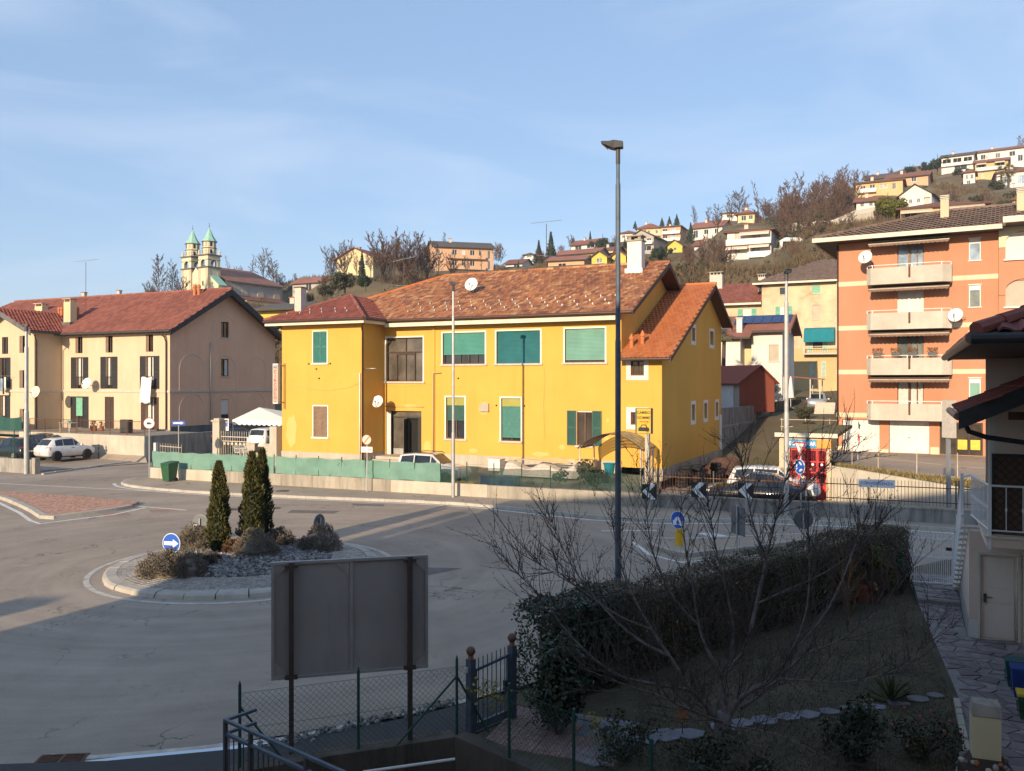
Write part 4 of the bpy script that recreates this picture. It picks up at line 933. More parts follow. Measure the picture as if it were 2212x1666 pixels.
for i,a in enumerate(PWIN):
 W=dark_win("p",a,PY,i in(4,5),.5,i==5)
 if i in(0,1,2):louvre(W,a[0],a[0]+.42,a[2]+.01,a[3]-.01,PY-.002,"old_shutter")
# roof
LE=7.75;LSL=(11.48-7.75)/6.4;LRY=5.7;LRZ=LE+(LRY+.7)*LSL;X0=-27.2;X1=.82
r=MB();r.poly([(X0-3.5,-.7,LE),(X1,-.7,LE),(X1,LRY,LRZ),(X0+.6,LRY,LRZ)]);r.poly([(X0-3.5,12.4,LE-.1),(X1,12.4,LE-.1),(X1,LRY,LRZ),(X0+.6,LRY,LRZ)][::-1]);r.poly([(X0-3.5,-.7,LE),(X0+.6,LRY,LRZ),(X0-3.5,12.4,LE-.1)])
lroof=r.build("roof","dark_wood",lh);ls=math.sqrt(1+LSL**2)
tile_roof(lroof,LF,(X0-3.5,-.7,LE),(1,0,0),(0,1/ls,LSL/ls),[(0,0),(X1-X0+3.5,0),(X1-X0+3.5,6.4*ls),(4.1,6.4*ls)],.30,.36,"tile_rose",220,amp=.06)
ridge_caps(lroof,(X0+.6,LRY,LRZ+.03),(X1,LRY,LRZ+.03),"tile_rose",.13)
b=MB()
for ya,za in((-.75,LE),(12.45,LE-.1)):b.prism([(X1-.02,ya,za-.42),(X1-.02,ya,za),(X1-.02,LRY,LRZ),(X1-.02,LRY,LRZ-.5)],(.07,0,0))
b.build("verge_board","black_wood",lroof)
b=MB();b.poly([(-.02,-.7,LE-.15),(X1-.03,-.7,LE-.15),(X1-.03,LRY,LRZ-.16),(-.02,LRY,LRZ-.16)]);b.poly([(-.02,12.4,LE-.25),(X1-.03,12.4,LE-.25),(X1-.03,LRY,LRZ-.16),(-.02,LRY,LRZ-.16)]);b.poly([(X0,-.7,LE-.13),(X1,-.7,LE-.13),(X1,0,LE+.2),(X0,0,LE+.2)]);b.build("soffit","dark_wood",lroof)
rm=MB().box(-.05,.05,0,.68,-.15,-.02).mesh("rafter_end","brown_wood")
for i in range(19):add(rm,"rafter_end",lroof,loc=(-11.9+i*.66,-.68,LE-.02))
MB().tube((WXL+.9,-.78,LE-.07),(X1,-.78,LE-.07),.08,k=10).build("gutter","dark_grey_metal",lroof)
# porch wing roof
PZ=9.75;pr_=MB();xr,xl,xm=WXL+.75,PX0-.2,-15.75
pr_.poly([(xr,PY-.9,LE+.1),(xm,PY-.9,PZ),(xm,3.2,PZ),(xr,0.2,LE+.1)]);pr_.poly([(xl,PY-.9,LE+.1),(xm,PY-.9,PZ),(xm,3.2,PZ),(xl,.2,LE+.1)][::-1])
proof=pr_.build("roof","dark_wood",lh);dz=PZ-LE-.1;dx=xr-xm;ln=math.hypot(dx,dz)
tile_roof(proof,LF,(xr,PY-.9,LE+.1),(0,1,0),(-dx/ln,0,dz/ln),[(0,0),(3.4,0),(5.9,ln),(0,ln)],.30,.34,"tile_dark_red",60,amp=.075)
b=MB()
for xx in(xr+.04,xl-.04):b.prism([(xx,PY-.94,LE-.28),(xx,PY-.94,LE+.12),(xm,PY-.94,PZ+.04),(xm,PY-.94,PZ-.42)],(0,.07,0))
b.build("verge_board","grey_plinth",proof);MB().tube((xr+.05,PY-.9,LE+.02),(xr+.05,-.5,LE+.02),.08,k=10).build("gutter","dark_grey_metal",proof)
def chim(par,x,y,z0,z1,w=.42,m="pale_yellow_plaster"):
 c=MB().box(x-w,x+w,y-.3,y+.3,z0,z1).build("chimney",m,par);k=MB()
 for sx in(-1,1):
  for sy in(-1,1):k.box(x+sx*(w-.08)-.06,x+sx*(w-.08)+.06,y+sy*.22-.05,y+sy*.22+.05,z1,z1+.22)
 k.box(x-w-.1,x+w+.1,y-.4,y+.4,z1+.22,z1+.28);k.build("chimney_cap","church_stone",c);MB().box(x-w-.12,x+w+.12,y-.45,y+.35,z0-.1,z0+.45).build("flashing","grey_plinth",c)
p=q(*c1(533,870),1.0);chim(lroof,p[0],1.0,LE+.6,p[2]+1.1)
p=q(*c1(315,830),3.2);chim(lroof,p[0],3.2,LE+1.8,p[2]+.3,.5)
for u,v,y in((1480,740,4.9),(1512,740,4.9),(590,870,2.0),(470,850,2.2),(450,855,2.2)):
 p=q(*c1(u,v),y);z=LE+(y+.7)*LSL-.1;c=MB();c.lathe((p[0],y,z),[(.14,0),(.13,.7),(.17,.75),(.12,.95),(.03,1.0)],10);c.build("flue_pot","orange_clay",lroof)
pipe([(-.5,-.6,LE-.2),(-.35,-.2,LE-.5),(-.3,-.1,LE-.9),(-.3,-.1,.1)],.06,"brown_gutter",lh)
pipe([(xr-.2,PY-.4,LE-.2),(WXL+.1,PY+.12,LE-.7),(WXL+.1,PY+.12,-.6)],.05,"brown_gutter",lh)
pipe([(.09,4.1,7.0),(.09,4.1,.4)],.04,"galvanised",lh)
p=q(119,848,PY-.4);dish("satellite_dish","large cream satellite dish at the inner corner of the cream house",LF.w(WXL+.75,-2.9,p[2]),.47,-16,18,"cream_fascia",(.1,1.3,-.3))
p=q(190,829,-.7);dish("satellite_dish","white satellite dish between dark shutters of the cream house",LF.w(p[0],-.8,p[2]),.45,-18,18,arm=(.25,.78,-.3))
p=q(*c1(652,770),3.0);aerial("tall television aerial on the cream house's red roof",LF.w(p[0],3.0,LE+3.7*LSL-.1),4.4,5,2.0)
for i,(u,y)in enumerate(((740,0),(795,0))):pass
# white sheet hung from the middle window
sh=MB();a=q(303,808,-.55);b_=q(326,808,-.55);k=8
for i in range(k):
 for j in range(6):
  def pt(i,j):x=a[0]+(b_[0]-a[0])*i/k;return(x,-.45-.06*math.sin(i*1.9)-.03*j,4.15-j*.33+.05*math.sin(i))
  sh.quad(pt(i,j),pt(i+1,j),pt(i+1,j+1),pt(i,j+1))
o=sh.build("hanging_sheet","canvas_white",None,smooth=True,label="white sheet hung out from the cream house's balcony",cat="sheet");o.location=LF.o;o.rotation_euler=(0,0,LF.a)
# laundry at the left edge
t=thing_fr("hung_laundry","blue and dark laundry hanging at the left picture edge","laundry",LF)
for u0,u1,v0,v1,mm in((0,6,818,845,"blue_glass"),(6,10,812,852,"sign_black"),(9,13,815,838,"canvas_white")):
 a=q(u0,v0,PY-.5);b_=q(u1,v1,PY-.5);c=MB()
 for i in range(5):
  f0,f1=i/5,(i+1)/5;g=lambda f:PY-.5-.05*math.sin(f*9)
  c.quad((a[0]+(b_[0]-a[0])*f0,g(f0),b_[2]),(a[0]+(b_[0]-a[0])*f1,g(f1),b_[2]),(a[0]+(b_[0]-a[0])*f1,g(f1),a[2]),(a[0]+(b_[0]-a[0])*f0,g(f0),a[2]))
 c.build("garment",mm,t)
a=q(0,815,PY-.5);MB().tube((a[0]-2,PY-.5,a[2]+.1),(a[0]+1.2,PY-.5,a[2]+.1),.012,k=4).build("line","galvanised",t)
# ---- terrace, its retaining wall and railing
TW=-6.0
tw=thing_fr("terrace_wall","pale concrete retaining wall beside the parked white car","wall",LF)
a=LF.hit(200,960,1,TW);b_=LF.hit(310,960,1,TW)
tx0,tx1=a[0]-8,b_[0]+.15
MB().box(tx0,tx1,TW,TW+.3,-2.0,.06).build("wall_face","pale_concrete",tw);MB().box(tx1-.3,tx1,TW+.3,.6,-2.0,.06).build("wall_return","dirty_concrete",tw)
MB().box(tx0-6,tx1-.3,TW+.3,-.06,-.2,-.005).build("terrace","yard_ground",tw)
rl=thing_fr("terrace_railing","thin rusty railing along the cream house's terrace","railing",LF)
for i in range(8):
 x=tx0+1+i*(tx1-tx0-1.2)/7;MB().tube((x,TW+.15,.06),(x,TW+.15,1.05),.025,k=6).build("post","rust",rl)
for z in(1.05,.2):MB().tube((tx0+1,TW+.15,z),(tx1-.2,TW+.15,z),.02,k=6).build("rail","rust",rl)
bm=MB().tube((0,0,.2),(0,0,1.05),.007,k=4).mesh("bar","rust")
n=int((tx1-tx0)/.13)
for i in range(n):add(bm,"bar",rl,loc=(tx0+1+i*(tx1-tx0-1.2)/n,TW+.15,0))
# terrace clutter
def pot(label,loc,r=.16,h=.3,leafm="laurel_leaf",grp="terrace pots",m="terracotta",n=40,hgt=.45):
 t=thing("flower_pot",label,"flower pot",loc,group=grp);MB().lathe((0,0,0),[(r*.7,0),(r,h),(r*1.1,h),(r*1.1,h+.04),(r*.9,h+.04),(r*.85,h-.02)],12).build("pot",m,t)
 R=random.Random(int(loc[0]*100));f=MB();f.rnd=[]
 for i in range(n):
  a=R.uniform(0,6.28);rr_=R.uniform(0,r*1.3);z=h+R.uniform(0,hgt);c=Vector((rr_*math.cos(a),rr_*math.sin(a),z));d1=Vector((R.gauss(0,1),R.gauss(0,1),R.gauss(0,1))).normalized()*.07;d2=d1.orthogonal().normalized()*.04
  f.quad(c-d1,c-d2,c+d1,c+d2);f.rnd.append(R.random())
 f.build("foliage",leafm,t);return t
for i,(x,y,lm,nm)in enumerate(((tx0+3.2,-1.2,"brown_leaf","small pot of dry stems left of the teal door curtain"),(tx0+3.7,-1.4,"laurel_leaf","pot of green leaves on the terrace by the dish"),(tx0+4.1,-1.1,"brown_leaf","terracotta pot with brown plant near the open shutters"))):pot(nm,LF.w(x,y-1,.0),.18,.3,lm)
cab=thing_fr("black_cabinet","black cabinet standing on the terrace by the dark door","cabinet",Fr(*LF.w(*[*LF.hit(273,930,1,-3.2)[:2],0.0]),-25.5))
MB().box(-.45,.45,-.2,.2,.03,1.0).build("body","black_plastic",cab);MB().box(-.42,.42,-.215,-.201,.08,.95).build("door","dark_grey_metal",cab)
for x in(-.4,.35):MB().box(x,x+.05,-.18,.18,0,.03).build("foot","dark_grey_metal",cab)
tb=thing_fr("garden_table","white plastic table with bowls on the terrace","table",Fr(*LF.w(*LF.hit(148,930,1,-4.2)[:2],0.0),-25.5))
MB().box(-.6,.6,-.4,.4,.68,.72).build("tabletop","white_plastic",tb)
for sx in(-1,1):
 for sy in(-1,1):MB().tube((sx*.5,sy*.32,0),(sx*.52,sy*.34,.68),.03).build("leg","white_plastic",tb)
bw=MB();bw.lathe((0,0,0),[(.1,0),(.2,.12),(.21,.14),(.18,.12),(.09,.03)],14);add(bw.mesh("bowl","mint_shutter"),"bowl",None,"pale green bowl on the white terrace table","bowl",loc=LF.w(LF.hit(148,930,1,-4.2)[0]+.1,-4.2,.721))
# ---- parking area left, low wall with fence posts, dark verge
pk=MB();pk.poly([(*P2(80,1018,.04),.04),(*P2(318,1000,.04),.04),LF.w(tx1,TW,-1.32)[:2]+(.42,),LF.w(tx0-8,TW,-1.32)[:2]+(.42,),(*P2(-180,985,.1),.3),(*P2(-180,1010,.1),.08)]);pk.build("parking_area","asphalt_pavement",None,kind="structure",label="beige parking area below the cream house")
lk=[P2(95,1026),P2(180,1014),P2(320,994),P2(360,984)];kk=thing("kerb","low kerb between the side street and the parking area",None,kind="structure");kerb_stones(kk,smooth_line(lk,1),.18,.1,1.0,left=True)
mw=thing("low_wall","low grey concrete wall at the far left edge","wall")
a=Vector(P2(-160,1008,0));b_=Vector(P2(68,1024,0));d=(b_-a).normalized();n_=Vector((-d.y,d.x))*.25
MB().slab([tuple(a),tuple(b_),tuple(b_+n_),tuple(a+n_)],-.05,.85).build("wall_body","dirty_concrete",mw);b2=b_+d*.02;MB().slab([tuple(b2),tuple(b2+d*.3),tuple(b2+d*.3+n_*1.3),tuple(b2+n_*1.3)],-.05,.95).build("end_pier","concrete",mw)
fp=thing("wire_fence","green wire fence posts on the far left low wall","fence")
for t_ in(.50,.66,.83,.97):
 c=a.lerp(b_,t_)+n_*.5;MB().tube((c.x,c.y,.85),(c.x,c.y,2.6),.03,k=6).build("post","green_post",fp)
c=a.lerp(b_,.78)+n_*.5;c2_=a.lerp(b_,.83)+n_*.5;MB().tube((c.x,c.y,.85),(c2_.x,c2_.y,2.2),.02,k=6).build("brace","green_post",fp)
for z in(1.2,1.9,2.5):ca=a+n_*.5;cb=b_+n_*.5;MB().tube((ca.x,ca.y,z),(cb.x,cb.y,z),.006,k=4).build("wire","green_post",fp)
bl=P2(213,993,.06);o=thing("bollard","slim dark bollard at the parking area's kerb","bollard",(*bl,0));MB().lathe((0,0,0),[(.05,0),(.05,1.0),(.065,1.02),(.065,1.1),(.02,1.14)],10).build("shaft","dark_grey_metal",o)
# green screen mesh at left edge of the terrace
gs=thing_fr("green_screen","green shade cloth on the railing at the left edge","screen",LF);a=q(0,900,PY-2.0);b_=q(47,945,PY-2.0);s=MB()
for i in range(8):
 f0,f1=i/8,(i+1)/8;yy=lambda f:PY-2-.05*math.sin(f*14);zz=lambda f:a[2]+.1*math.cos(f*5);xx=lambda f:a[0]-1+(b_[0]-a[0]+1)*f
 s.quad((xx(f0),yy(f0),b_[2]),(xx(f1),yy(f1),b_[2]),(xx(f1),yy(f1),zz(f1)),(xx(f0),yy(f0),zz(f0)))
s.build("cloth","dark_green_shutter",gs);MB().tube((b_[0],PY-2,b_[2]-.3),(b_[0],PY-2,a[2]+.1),.02,k=5).build("post","green_post",gs)
# ---- gazebo corner between the houses
def yl(u,v,y):return YF.hit(u,v,1,y)
gz=thing_fr("party_gazebo","white canvas gazebo roof beside the yellow house","gazebo",YF)
x0=yl(502,910,-1.2)[0];x1=WX-.08;y0,y1=-1.2,2.6;ze=yl(502,907,y0)[2];zt=yl(560,880,(y0+y1)/2)[2];ym=(y0+y1)/2;xm=yl(560,880,ym)[0]
c=[(x0,y0,ze),(x1,y0,ze),(x1,y1,ze),(x0,y1,ze)];s=MB()
for i in range(4):s.poly([c[i],c[(i+1)%4],(xm,ym,zt)])
s.build("canopy","canvas_white",gz);s=MB()
for i in range(4):
 A,B=Vector(c[i]),Vector(c[(i+1)%4]);nseg=48
 for k in range(nseg):
  p0,p1=A.lerp(B,k/nseg),A.lerp(B,(k+1)/nseg);h0=.24+.08*abs(math.sin(k/nseg*math.pi*12));h1=.24+.08*abs(math.sin((k+1)/nseg*math.pi*12))
  s.quad((p0.x,p0.y,p0.z-h0),(p1.x,p1.y,p1.z-h1),tuple(p1),tuple(p0))
s.build("valance","canvas_white",gz)
for p_ in c:MB().tube((p_[0]+.02*(1 if p_[0]<xm else-1),p_[1]+.03,-.6),(p_[0]+.02,p_[1]+.03,ze),.025,k=6).build("pole","white_metal",gz)
# wall with gate pier, gates, chairs, planters
gw=thing_fr("garden_wall","low stone garden wall with tall piers by the gazebo","wall",YF);gy=-2.6
xa=yl(455,960,gy)[0];xb=yl(600,960,gy)[0];zb0=-.55
pxa,pxb=yl(459,960,gy)[0],yl(472,960,gy)[0]
m=MB();m.box(pxa,pxa+.55,gy,gy+.55,zb0,1.95);m.box(pxa-.07,pxa+.62,gy-.07,gy+.62,1.95,2.05);m.box(pxa+.05,pxa+.5,gy+.05,gy+.5,2.05,2.15);m.build("pier","pale_concrete",gw)
wx0=yl(536,960,gy)[0];MB().box(wx0,WX-.02,gy,gy+.3,zb0,.15).build("wall_body","pale_concrete",gw);MB().box(WX-.55,WX-.03,gy-.05,gy+.4,zb0,1.75).build("pier","pale_concrete",gw)
gg=thing_fr("iron_gate","cream painted iron gate beside the stone pier","gate",YF);ga,gb=pxa+.6,wx0-.05
for z in(-.4,.75,1.02):MB().box(ga,gb,gy+.1,gy+.14,z,z+.045).build("rail","cream_metal",gg)
nb=13;bm2=MB().tube((0,0,-.5),(0,0,1.28),.014,k=5).tube((0,0,1.28),(0,0,1.42),.022,.002,k=5).mesh("bar","cream_metal")
for i in range(nb):add(bm2,"bar",gg,loc=(ga+(gb-ga)*i/(nb-1),gy+.12,0))
for i in range(6):x=ga+(gb-ga)*(i+.8)/7;MB().lathe((x,gy+.12,.62),[(.075,-.01),(.09,-.01),(.09,.01),(.075,.01)],12,ax=1).build("scroll","cream_metal",gg)
g2=thing_fr("iron_gate","open cream iron gate leaf across the side lane","gate",YF);A=YF.l(P(346,975,56.5));B=YF.l(P(392,978,55.0))
for z in(.15,.55,.95):MB().tube((A[0],A[1],A[2]+z-.6),(B[0],B[1],A[2]+z-.6),.025,k=5).build("rail","cream_metal",g2)
for i in range(9):f_=i/8;x,y=A[0]+(B[0]-A[0])*f_,A[1]+(B[1]-A[1])*f_;MB().tube((x,y,A[2]-.65),(x,y,A[2]+.55),.014,k=5).build("bar","cream_metal",g2)
MB().box(A[0]-.5,A[0]-.3,A[1]-.1,A[1]+.1,A[2]-.8,A[2]+.55).build("gate_post","white_plaster",g2)
def chair(label,u,v,y,deg):
 p_=yl(u,v,y);t=thing("plastic_chair",label,"chair",YF.w(p_[0],y,-.35),deg,group="white plastic chairs")
 MB().box(-.24,.24,-.24,.24,.40,.44).build("seat","white_plastic",t);b=MB();b.prism([(-.24,.22,.44),(.24,.22,.44),(.22,.32,.88),(-.22,.32,.88)],(0,.03,0));b.build("backrest","white_plastic",t)
 for sx in(-1,1):
  for sy in(-1,1):MB().tube((sx*.26,sy*.25,0),(sx*.22,sy*.22,.41),.03,.025,6).build("leg","white_plastic",t)
  MB().path([(sx*.25,-.22,.42),(sx*.26,-.2,.64),(sx*.25,.26,.66)],.025,5).build("armrest","white_plastic",t)
chair("white plastic chair nearest the iron gate",519,960,-1.9,60);chair("white plastic chair beside the first planter",531,960,-1.7,40)
def planter(label,u,m="pale_concrete"):
 p_=yl(u,955,-2.4);t=thing_fr("planter",label,"planter",Fr(*YF.w(p_[0],-2.45,.15),-25.5),group="planters on the garden wall");MB().hexa([(-.26,-.1,0),(.26,-.1,0),(.26,.12,0),(-.26,.12,0),(-.32,-.14,.5),(.32,-.14,.5),(.32,.16,.5),(-.32,.16,.5)]).build("trough",m,t);MB().box(-.36,.36,-.17,.19,.5,.56).build("rim",m,t)
planter("concrete planter nearer the white plastic chairs",546);planter("concrete planter beside the yellow house's corner",584)
# light-blue garage far behind the lane
bh=thing("grey_garage","small dark garage with pale door at the end of the lane","garage",P(600,905,92),-25.5);MB().box(-3,3,0,5,-3,3.4).build("wall","grey_plinth",bh);MB().box(-2.2,2.2,-.05,-.003,-3,2.2).build("door","car_silver",bh);MB().box(-3.3,3.3,-.5,5.3,3.4,3.6).build("roof","black_wood",bh)
# ================================================================== the orange apartment block
AF=Fr(*P(1808,975,56)[:2],1.0,-30)
ap=thing_fr("apartment_block","four-storey orange apartment block with pale balconies and brown awnings","apartment block",AF)
FL=[2.83*k for k in range(4)]
AX=15.5
op=[(.34,2.58,.0,2.06),(3.14,5.45,.0,2.04),(6.02,8.36,.02,2.0)]
wins=[];fr_=[]
for k in range(4):
 z=FL[k];wins.append((7.62,8.25,3.42+z-.02,4.72+z));fr_.append((3.62,5.12,2.62+z,4.70+z))
m=MB();m.panel([(0,0),(9.2,0),(9.2,13.7),(0,13.7)],op+wins+fr_,mapY(0.0),.2);m.quad((0,0,0),(0,12,0),(0,12,13.7),(0,0,13.7));m.quad((0,12,0),(AX,12,0),(AX,12,13.7),(0,12,13.7));m.quad((AX,-.35,0),(AX,12,0),(AX,12,13.7),(AX,-.35,13.7))
ARW=[(9.55,11.6,3.25+z,4.85+z)for z in FL]+[(12.6,14.6,3.25+z,4.85+z)for z in FL]
m.panel([(9.2,0),(AX,0),(AX,13.9),(9.2,13.9)],ARW,mapY(-.35),.45);m.quad((9.2,-.35,0),(9.2,0,0),(9.2,0,13.9),(9.2,-.35,13.9))
m.build("wall","orange_plaster",ap)
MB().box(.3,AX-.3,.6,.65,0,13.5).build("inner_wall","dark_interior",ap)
m=MB()
for k,z in enumerate((2.2,4.98,7.83,10.70)):m.box(-.02,9.18,-.025,-.003,z,z+.3);m.box(9.2,AX,-.375,-.353,z,z+.3)
m.box(-.02,.30,-.03,-.003,0,.32);m.box(2.62,3.1,-.03,-.003,0,.2);m.box(5.5,6.0,-.04,-.003,0,.45);m.build("band_course","church_plaster",ap)
m=MB()
for x0,x1 in((.36,2.56),(3.16,5.43)):
 g_=MB();n=9
 for i in range(n):a=x0+(x1-x0)*i/n;g_.box(a+.006,a+(x1-x0)/n-.006,.10,.14,.02,2.0)
 g_.box(x0,x1,.145,.16,.0,2.04);G_=g_.build("garage_door","white_metal",ap);MB().box((x0+x1)/2-.06,(x0+x1)/2+.06,.07,.10,.95,1.0).build("handle","dark_grey_metal",G_)
e=MB();e.box(6.03,6.1,.1,.16,.03,1.98);e.box(8.28,8.35,.1,.16,.03,1.98);e.box(6.1,8.28,.1,.16,1.9,1.98);e.box(6.9,6.96,.1,.16,.03,1.9);e.box(7.6,7.66,.1,.16,.03,1.9);E_=e.build("entrance","dark_wood",ap);MB().box(6.1,8.28,.17,.18,.03,1.9).build("pane","brown_glass",E_)
for x in(7.0,7.7):MB().box(x,x+.52,.11,.15,.35,.95).build("notice_panel","yellow_plastic",E_)
for k in range(4):
 z=FL[k];pz0=2.10+z;pz1=3.14+z
 b=MB();pl=[(1.94,0.0),(1.94,-.95),(2.2,-1.22),(6.25,-1.22),(6.73,-.85),(6.73,0.0)]
 b.slab(pl,pz0,pz0+.16)
 for i in range(5):
  p0,p1=Vector(pl[i]),Vector(pl[i+1]);d=(p1-p0).normalized();n_=Vector((-d.y,d.x))*.11
  if i==2:
   xm=4.42
   for s0,s1 in((p0.x,xm-.06),(xm+.06,p1.x)):b.box(s0,s1,-1.22,-1.11,pz0+.161,pz1)
   b.box(xm-.06,xm+.06,-1.21,-1.13,pz0+.161,pz0+.35)
  else:b.slab([tuple(p0),tuple(p1),tuple(p1+n_),tuple(p0+n_)],pz0+.161,pz1)
 B_=b.build("balcony","balcony_grit",ap);r=MB();rz=pz1+.16
 r.path([(1.97,-.1,rz),(1.97,-.95,rz),(2.22,-1.17,rz),(6.22,-1.17,rz),(6.69,-.86,rz),(6.69,-.1,rz)],.03,6)
 for x,y in((1.97,-.95),(2.3,-1.17),(4.3,-1.17),(4.55,-1.17),(6.2,-1.17),(6.69,-.8)):r.box(x-.025,x+.025,y-.025,y+.025,pz1,rz)
 r.build("handrail","white_metal",B_);MB().box(4.35,4.49,-1.1,-1.09,pz0+.4,pz1).build("slot","rust",B_)
# awning with scalloped edge
 if True:
  az=4.92+z;a=MB();x0,x1=2.1,6.6;a.quad((x0,-.05,az),(x1,-.05,az),(x1,-1.35,az-.30),(x0,-1.35,az-.30));nn=60
  for i in range(nn):
   xa,xb=x0+(x1-x0)*i/nn,x0+(x1-x0)*(i+1)/nn;h=lambda t:.10+.07*abs(math.sin(t/nn*math.pi*18))
   a.quad((xa,-1.35,az-.30-h(i)),(xb,-1.35,az-.30-h(i+1)),(xb,-1.35,az-.30),(xa,-1.35,az-.30))
  A_=a.build("awning","brown_awning",ap);MB().tube((x0-.03,-1.35,az-.29),(x1+.03,-1.35,az-.29),.03,k=6).build("front_bar","cream_metal",A_);MB().box(x0-.05,x1+.05,-.12,-.026,az-.02,az+.1).build("cassette","cream_metal",A_)
 x0,x1,z0,z1=fr_[k];w=MB();xs=[x0,x0+.05,x0+.62,x0+.78,x0+1.1,x0+1.18,x1-.05,x1]
 for i in(0,2,4,6):w.box(xs[i],xs[i+1],.08,.16,z0,z1)
 w.box(x0,x1,.165,.17,z1-.08,z1);W=w.build("french_window",["brown_wood","brown_wood","white_metal","old_shutter"][k],ap)
 pm=["curtain","grey_glass","white_blind","blue_glass"][k]
 for i in(1,3,5):MB().box(xs[i],xs[i+1],.12,.14,z0,z1).build("pane",pm,W)
 x0,x1,z0,z1=wins[k];w=MB();w.box(x0,x0+.05,.06,.12,z0,z1);w.box(x1-.05,x1,.06,.12,z0,z1);w.box(x0+.05,x1-.05,.06,.12,z1-.3,z1);W=w.build("window","white_metal",ap);MB().box(x0+.05,x1-.05,.10,.11,z0,z1-.3).build("pane",["pale_green_blind","beige_blind","grey_glass","blue_glass"][k],W);MB().box(x0-.06,x1+.06,-.07,.05,z0-.06,z0-.002).build("sill","white_trim",W);MB().box(x0-.05,x1+.05,-.05,.02,z1+.002,z1+.06).build("head","white_trim",W)
 for j in(0,1):
  x0,x1,z0,z1=ARW[k+4*j];w=MB();r_=(x1-x0)/2;xc=(x0+x1)/2;pts=[(xc-r_*math.cos(math.pi*i/16),z1-.55+r_*.62*math.sin(math.pi*i/16))for i in range(17)]
  for i in range(16):
   (xa,za),(xb,zb_)=pts[i],pts[i+1];w.hexa([(xa,-.42,za),(xb,-.42,zb_),(xb,-.42,z1+.55),(xa,-.42,z1+.55),(xa,-.356,za),(xb,-.356,zb_),(xb,-.356,z1+.55),(xa,-.356,z1+.55)])
  w.box(x0-.35,x0,-.42,-.356,z0+.75,z1+.55);w.box(x1,x1+.35,-.42,-.356,z0+.75,z1+.55)
  W=w.build("arched_window","orange_plaster" if k<3 else "church_plaster",ap);MB().box(x0,x1,-.25,-.24,z0+.06,z1).build("blind","beige_blind" if k%2==0 else "white_blind",W);MB().box(x0-.1,x1+.1,-.5,-.3,z0-.05,z0+.05).build("sill","white_trim",W)
# flower boxes on the second balcony
for i,x in enumerate((2.6,3.65,4.6,5.7)):
 pot("planter of red-brown heather on the second balcony, %s"%("nearest the corner","left of the slot","right of the slot","beside the drain pipe")[i],AF.w(x,-1.22,3.30+FL[1]-.0),.0,.0)if False else None
 t=thing_fr("balcony_planter","dark trough of rusty heather on the second-floor balcony, %s from the pipe side"%("first","second","third","fourth")[i],"planter",Fr(*AF.w(x,-1.17,3.14+FL[1]+.18),-30),group="troughs on the balcony rail")
 MB().box(-.25,.25,-.1,.1,0,.17).build("trough","dark_grey_metal",t);R=random.Random(i);f=MB();f.rnd=[]
 for j in range(130):
  c=Vector((R.uniform(-.3,.3),R.uniform(-.13,.13),.15+R.random()*.3));d1=Vector((R.gauss(0,1),R.gauss(0,1),R.gauss(0,1)+.5)).normalized()*.07;d2=d1.orthogonal().normalized()*.02;f.quad(c-d1,c-d2,c+d1,c+d2);f.rnd.append(R.random())
 f.build("foliage","brown_leaf",t)
pipe([(.06,-.08,13.4),(.06,-.08,.3)],.05,"brown_gutter",ap)
# roof
r=MB();ez=13.7;hp=5.7;top=ez+hp*.32;ex0,ex1,ey0,ey1=-1.16,17,-1.5,13.0
r.poly([(ex0,ey0,ez),(ex1,ey0,ez),(ex1,ey0+hp+1.5,top+.48),(ex0+hp+1.5,ey0+hp+1.5,top+.48)]);r.poly([(ex0,ey0,ez),(ex0+hp+1.5,ey0+hp+1.5,top+.48),(ex0,ey1,ez)]);r.poly([(ex0,ey1,ez),(ex0+hp+1.5,ey0+hp+1.5,top+.48),(ex1,ey0+hp+1.5,top+.48),(ex1,ey1,ez)])
R_=r.build("roof","dark_wood",ap);a_=math.sqrt(1+.32**2)
tile_roof(R_,AF,(ex0,ey0,ez),(1,0,0),(0,1/a_,.32/a_),[(0,0),(ex1-ex0,0),(ex1-ex0,7.2*a_),(7.2,7.2*a_)],.45,.42,"tile_brown",180,amp=.10)
ridge_caps(R_,(ex0,ey0,ez+.05),(ex0+7.2,ey0+7.2,top+.53),"tile_brown",.14);ridge_caps(R_,(ex0+7.2,ey0+7.2,top+.53),(ex1,ey0+7.2,top+.53),"tile_brown",.14)
f=MB();f.box(ex0-.02,9.4,ey0-.1,ey0+.02,ez-.24,ez+.03);f.box(ex0-.1,ex0,ey0-.1,ey1,ez-.24,ez+.03);f.box(9.42,17,ey0-.75,ey0-.55,ez-.02,ez+.32);f.box(9.42,9.55,ey0-.55,ey0+.6,ez-.02,ez+.32);f.build("fascia","cream_fascia",R_)
f=MB();f.quad((ex0,ey0,ez-.2),(9.4,ey0,ez-.2),(9.4,.1,ez-.2),(ex0,.1,ez-.2));f.quad((ex0,.1,ez-.2),(.1,.1,ez-.2),(.1,ey1,ez-.2),(ex0,ey1,ez-.2));f.quad((9.4,ey0-.6,ez),(17,ey0-.6,ez),(17,0,ez),(9.4,0,ez));f.build("soffit","dark_wood",R_)
f=MB();f.poly([(9.42,ey0-.6,ez+.3),(17,ey0-.6,ez+.3),(17,3,ez+1.25),(9.42,3,ez+1.25)]);f.poly([(9.42,ey0-.6,ez+.3),(9.42,3,ez+1.25),(9.42,3,ez),(9.42,ey0-.6,ez)]);f.build("bay_roof","tile_brown",R_)
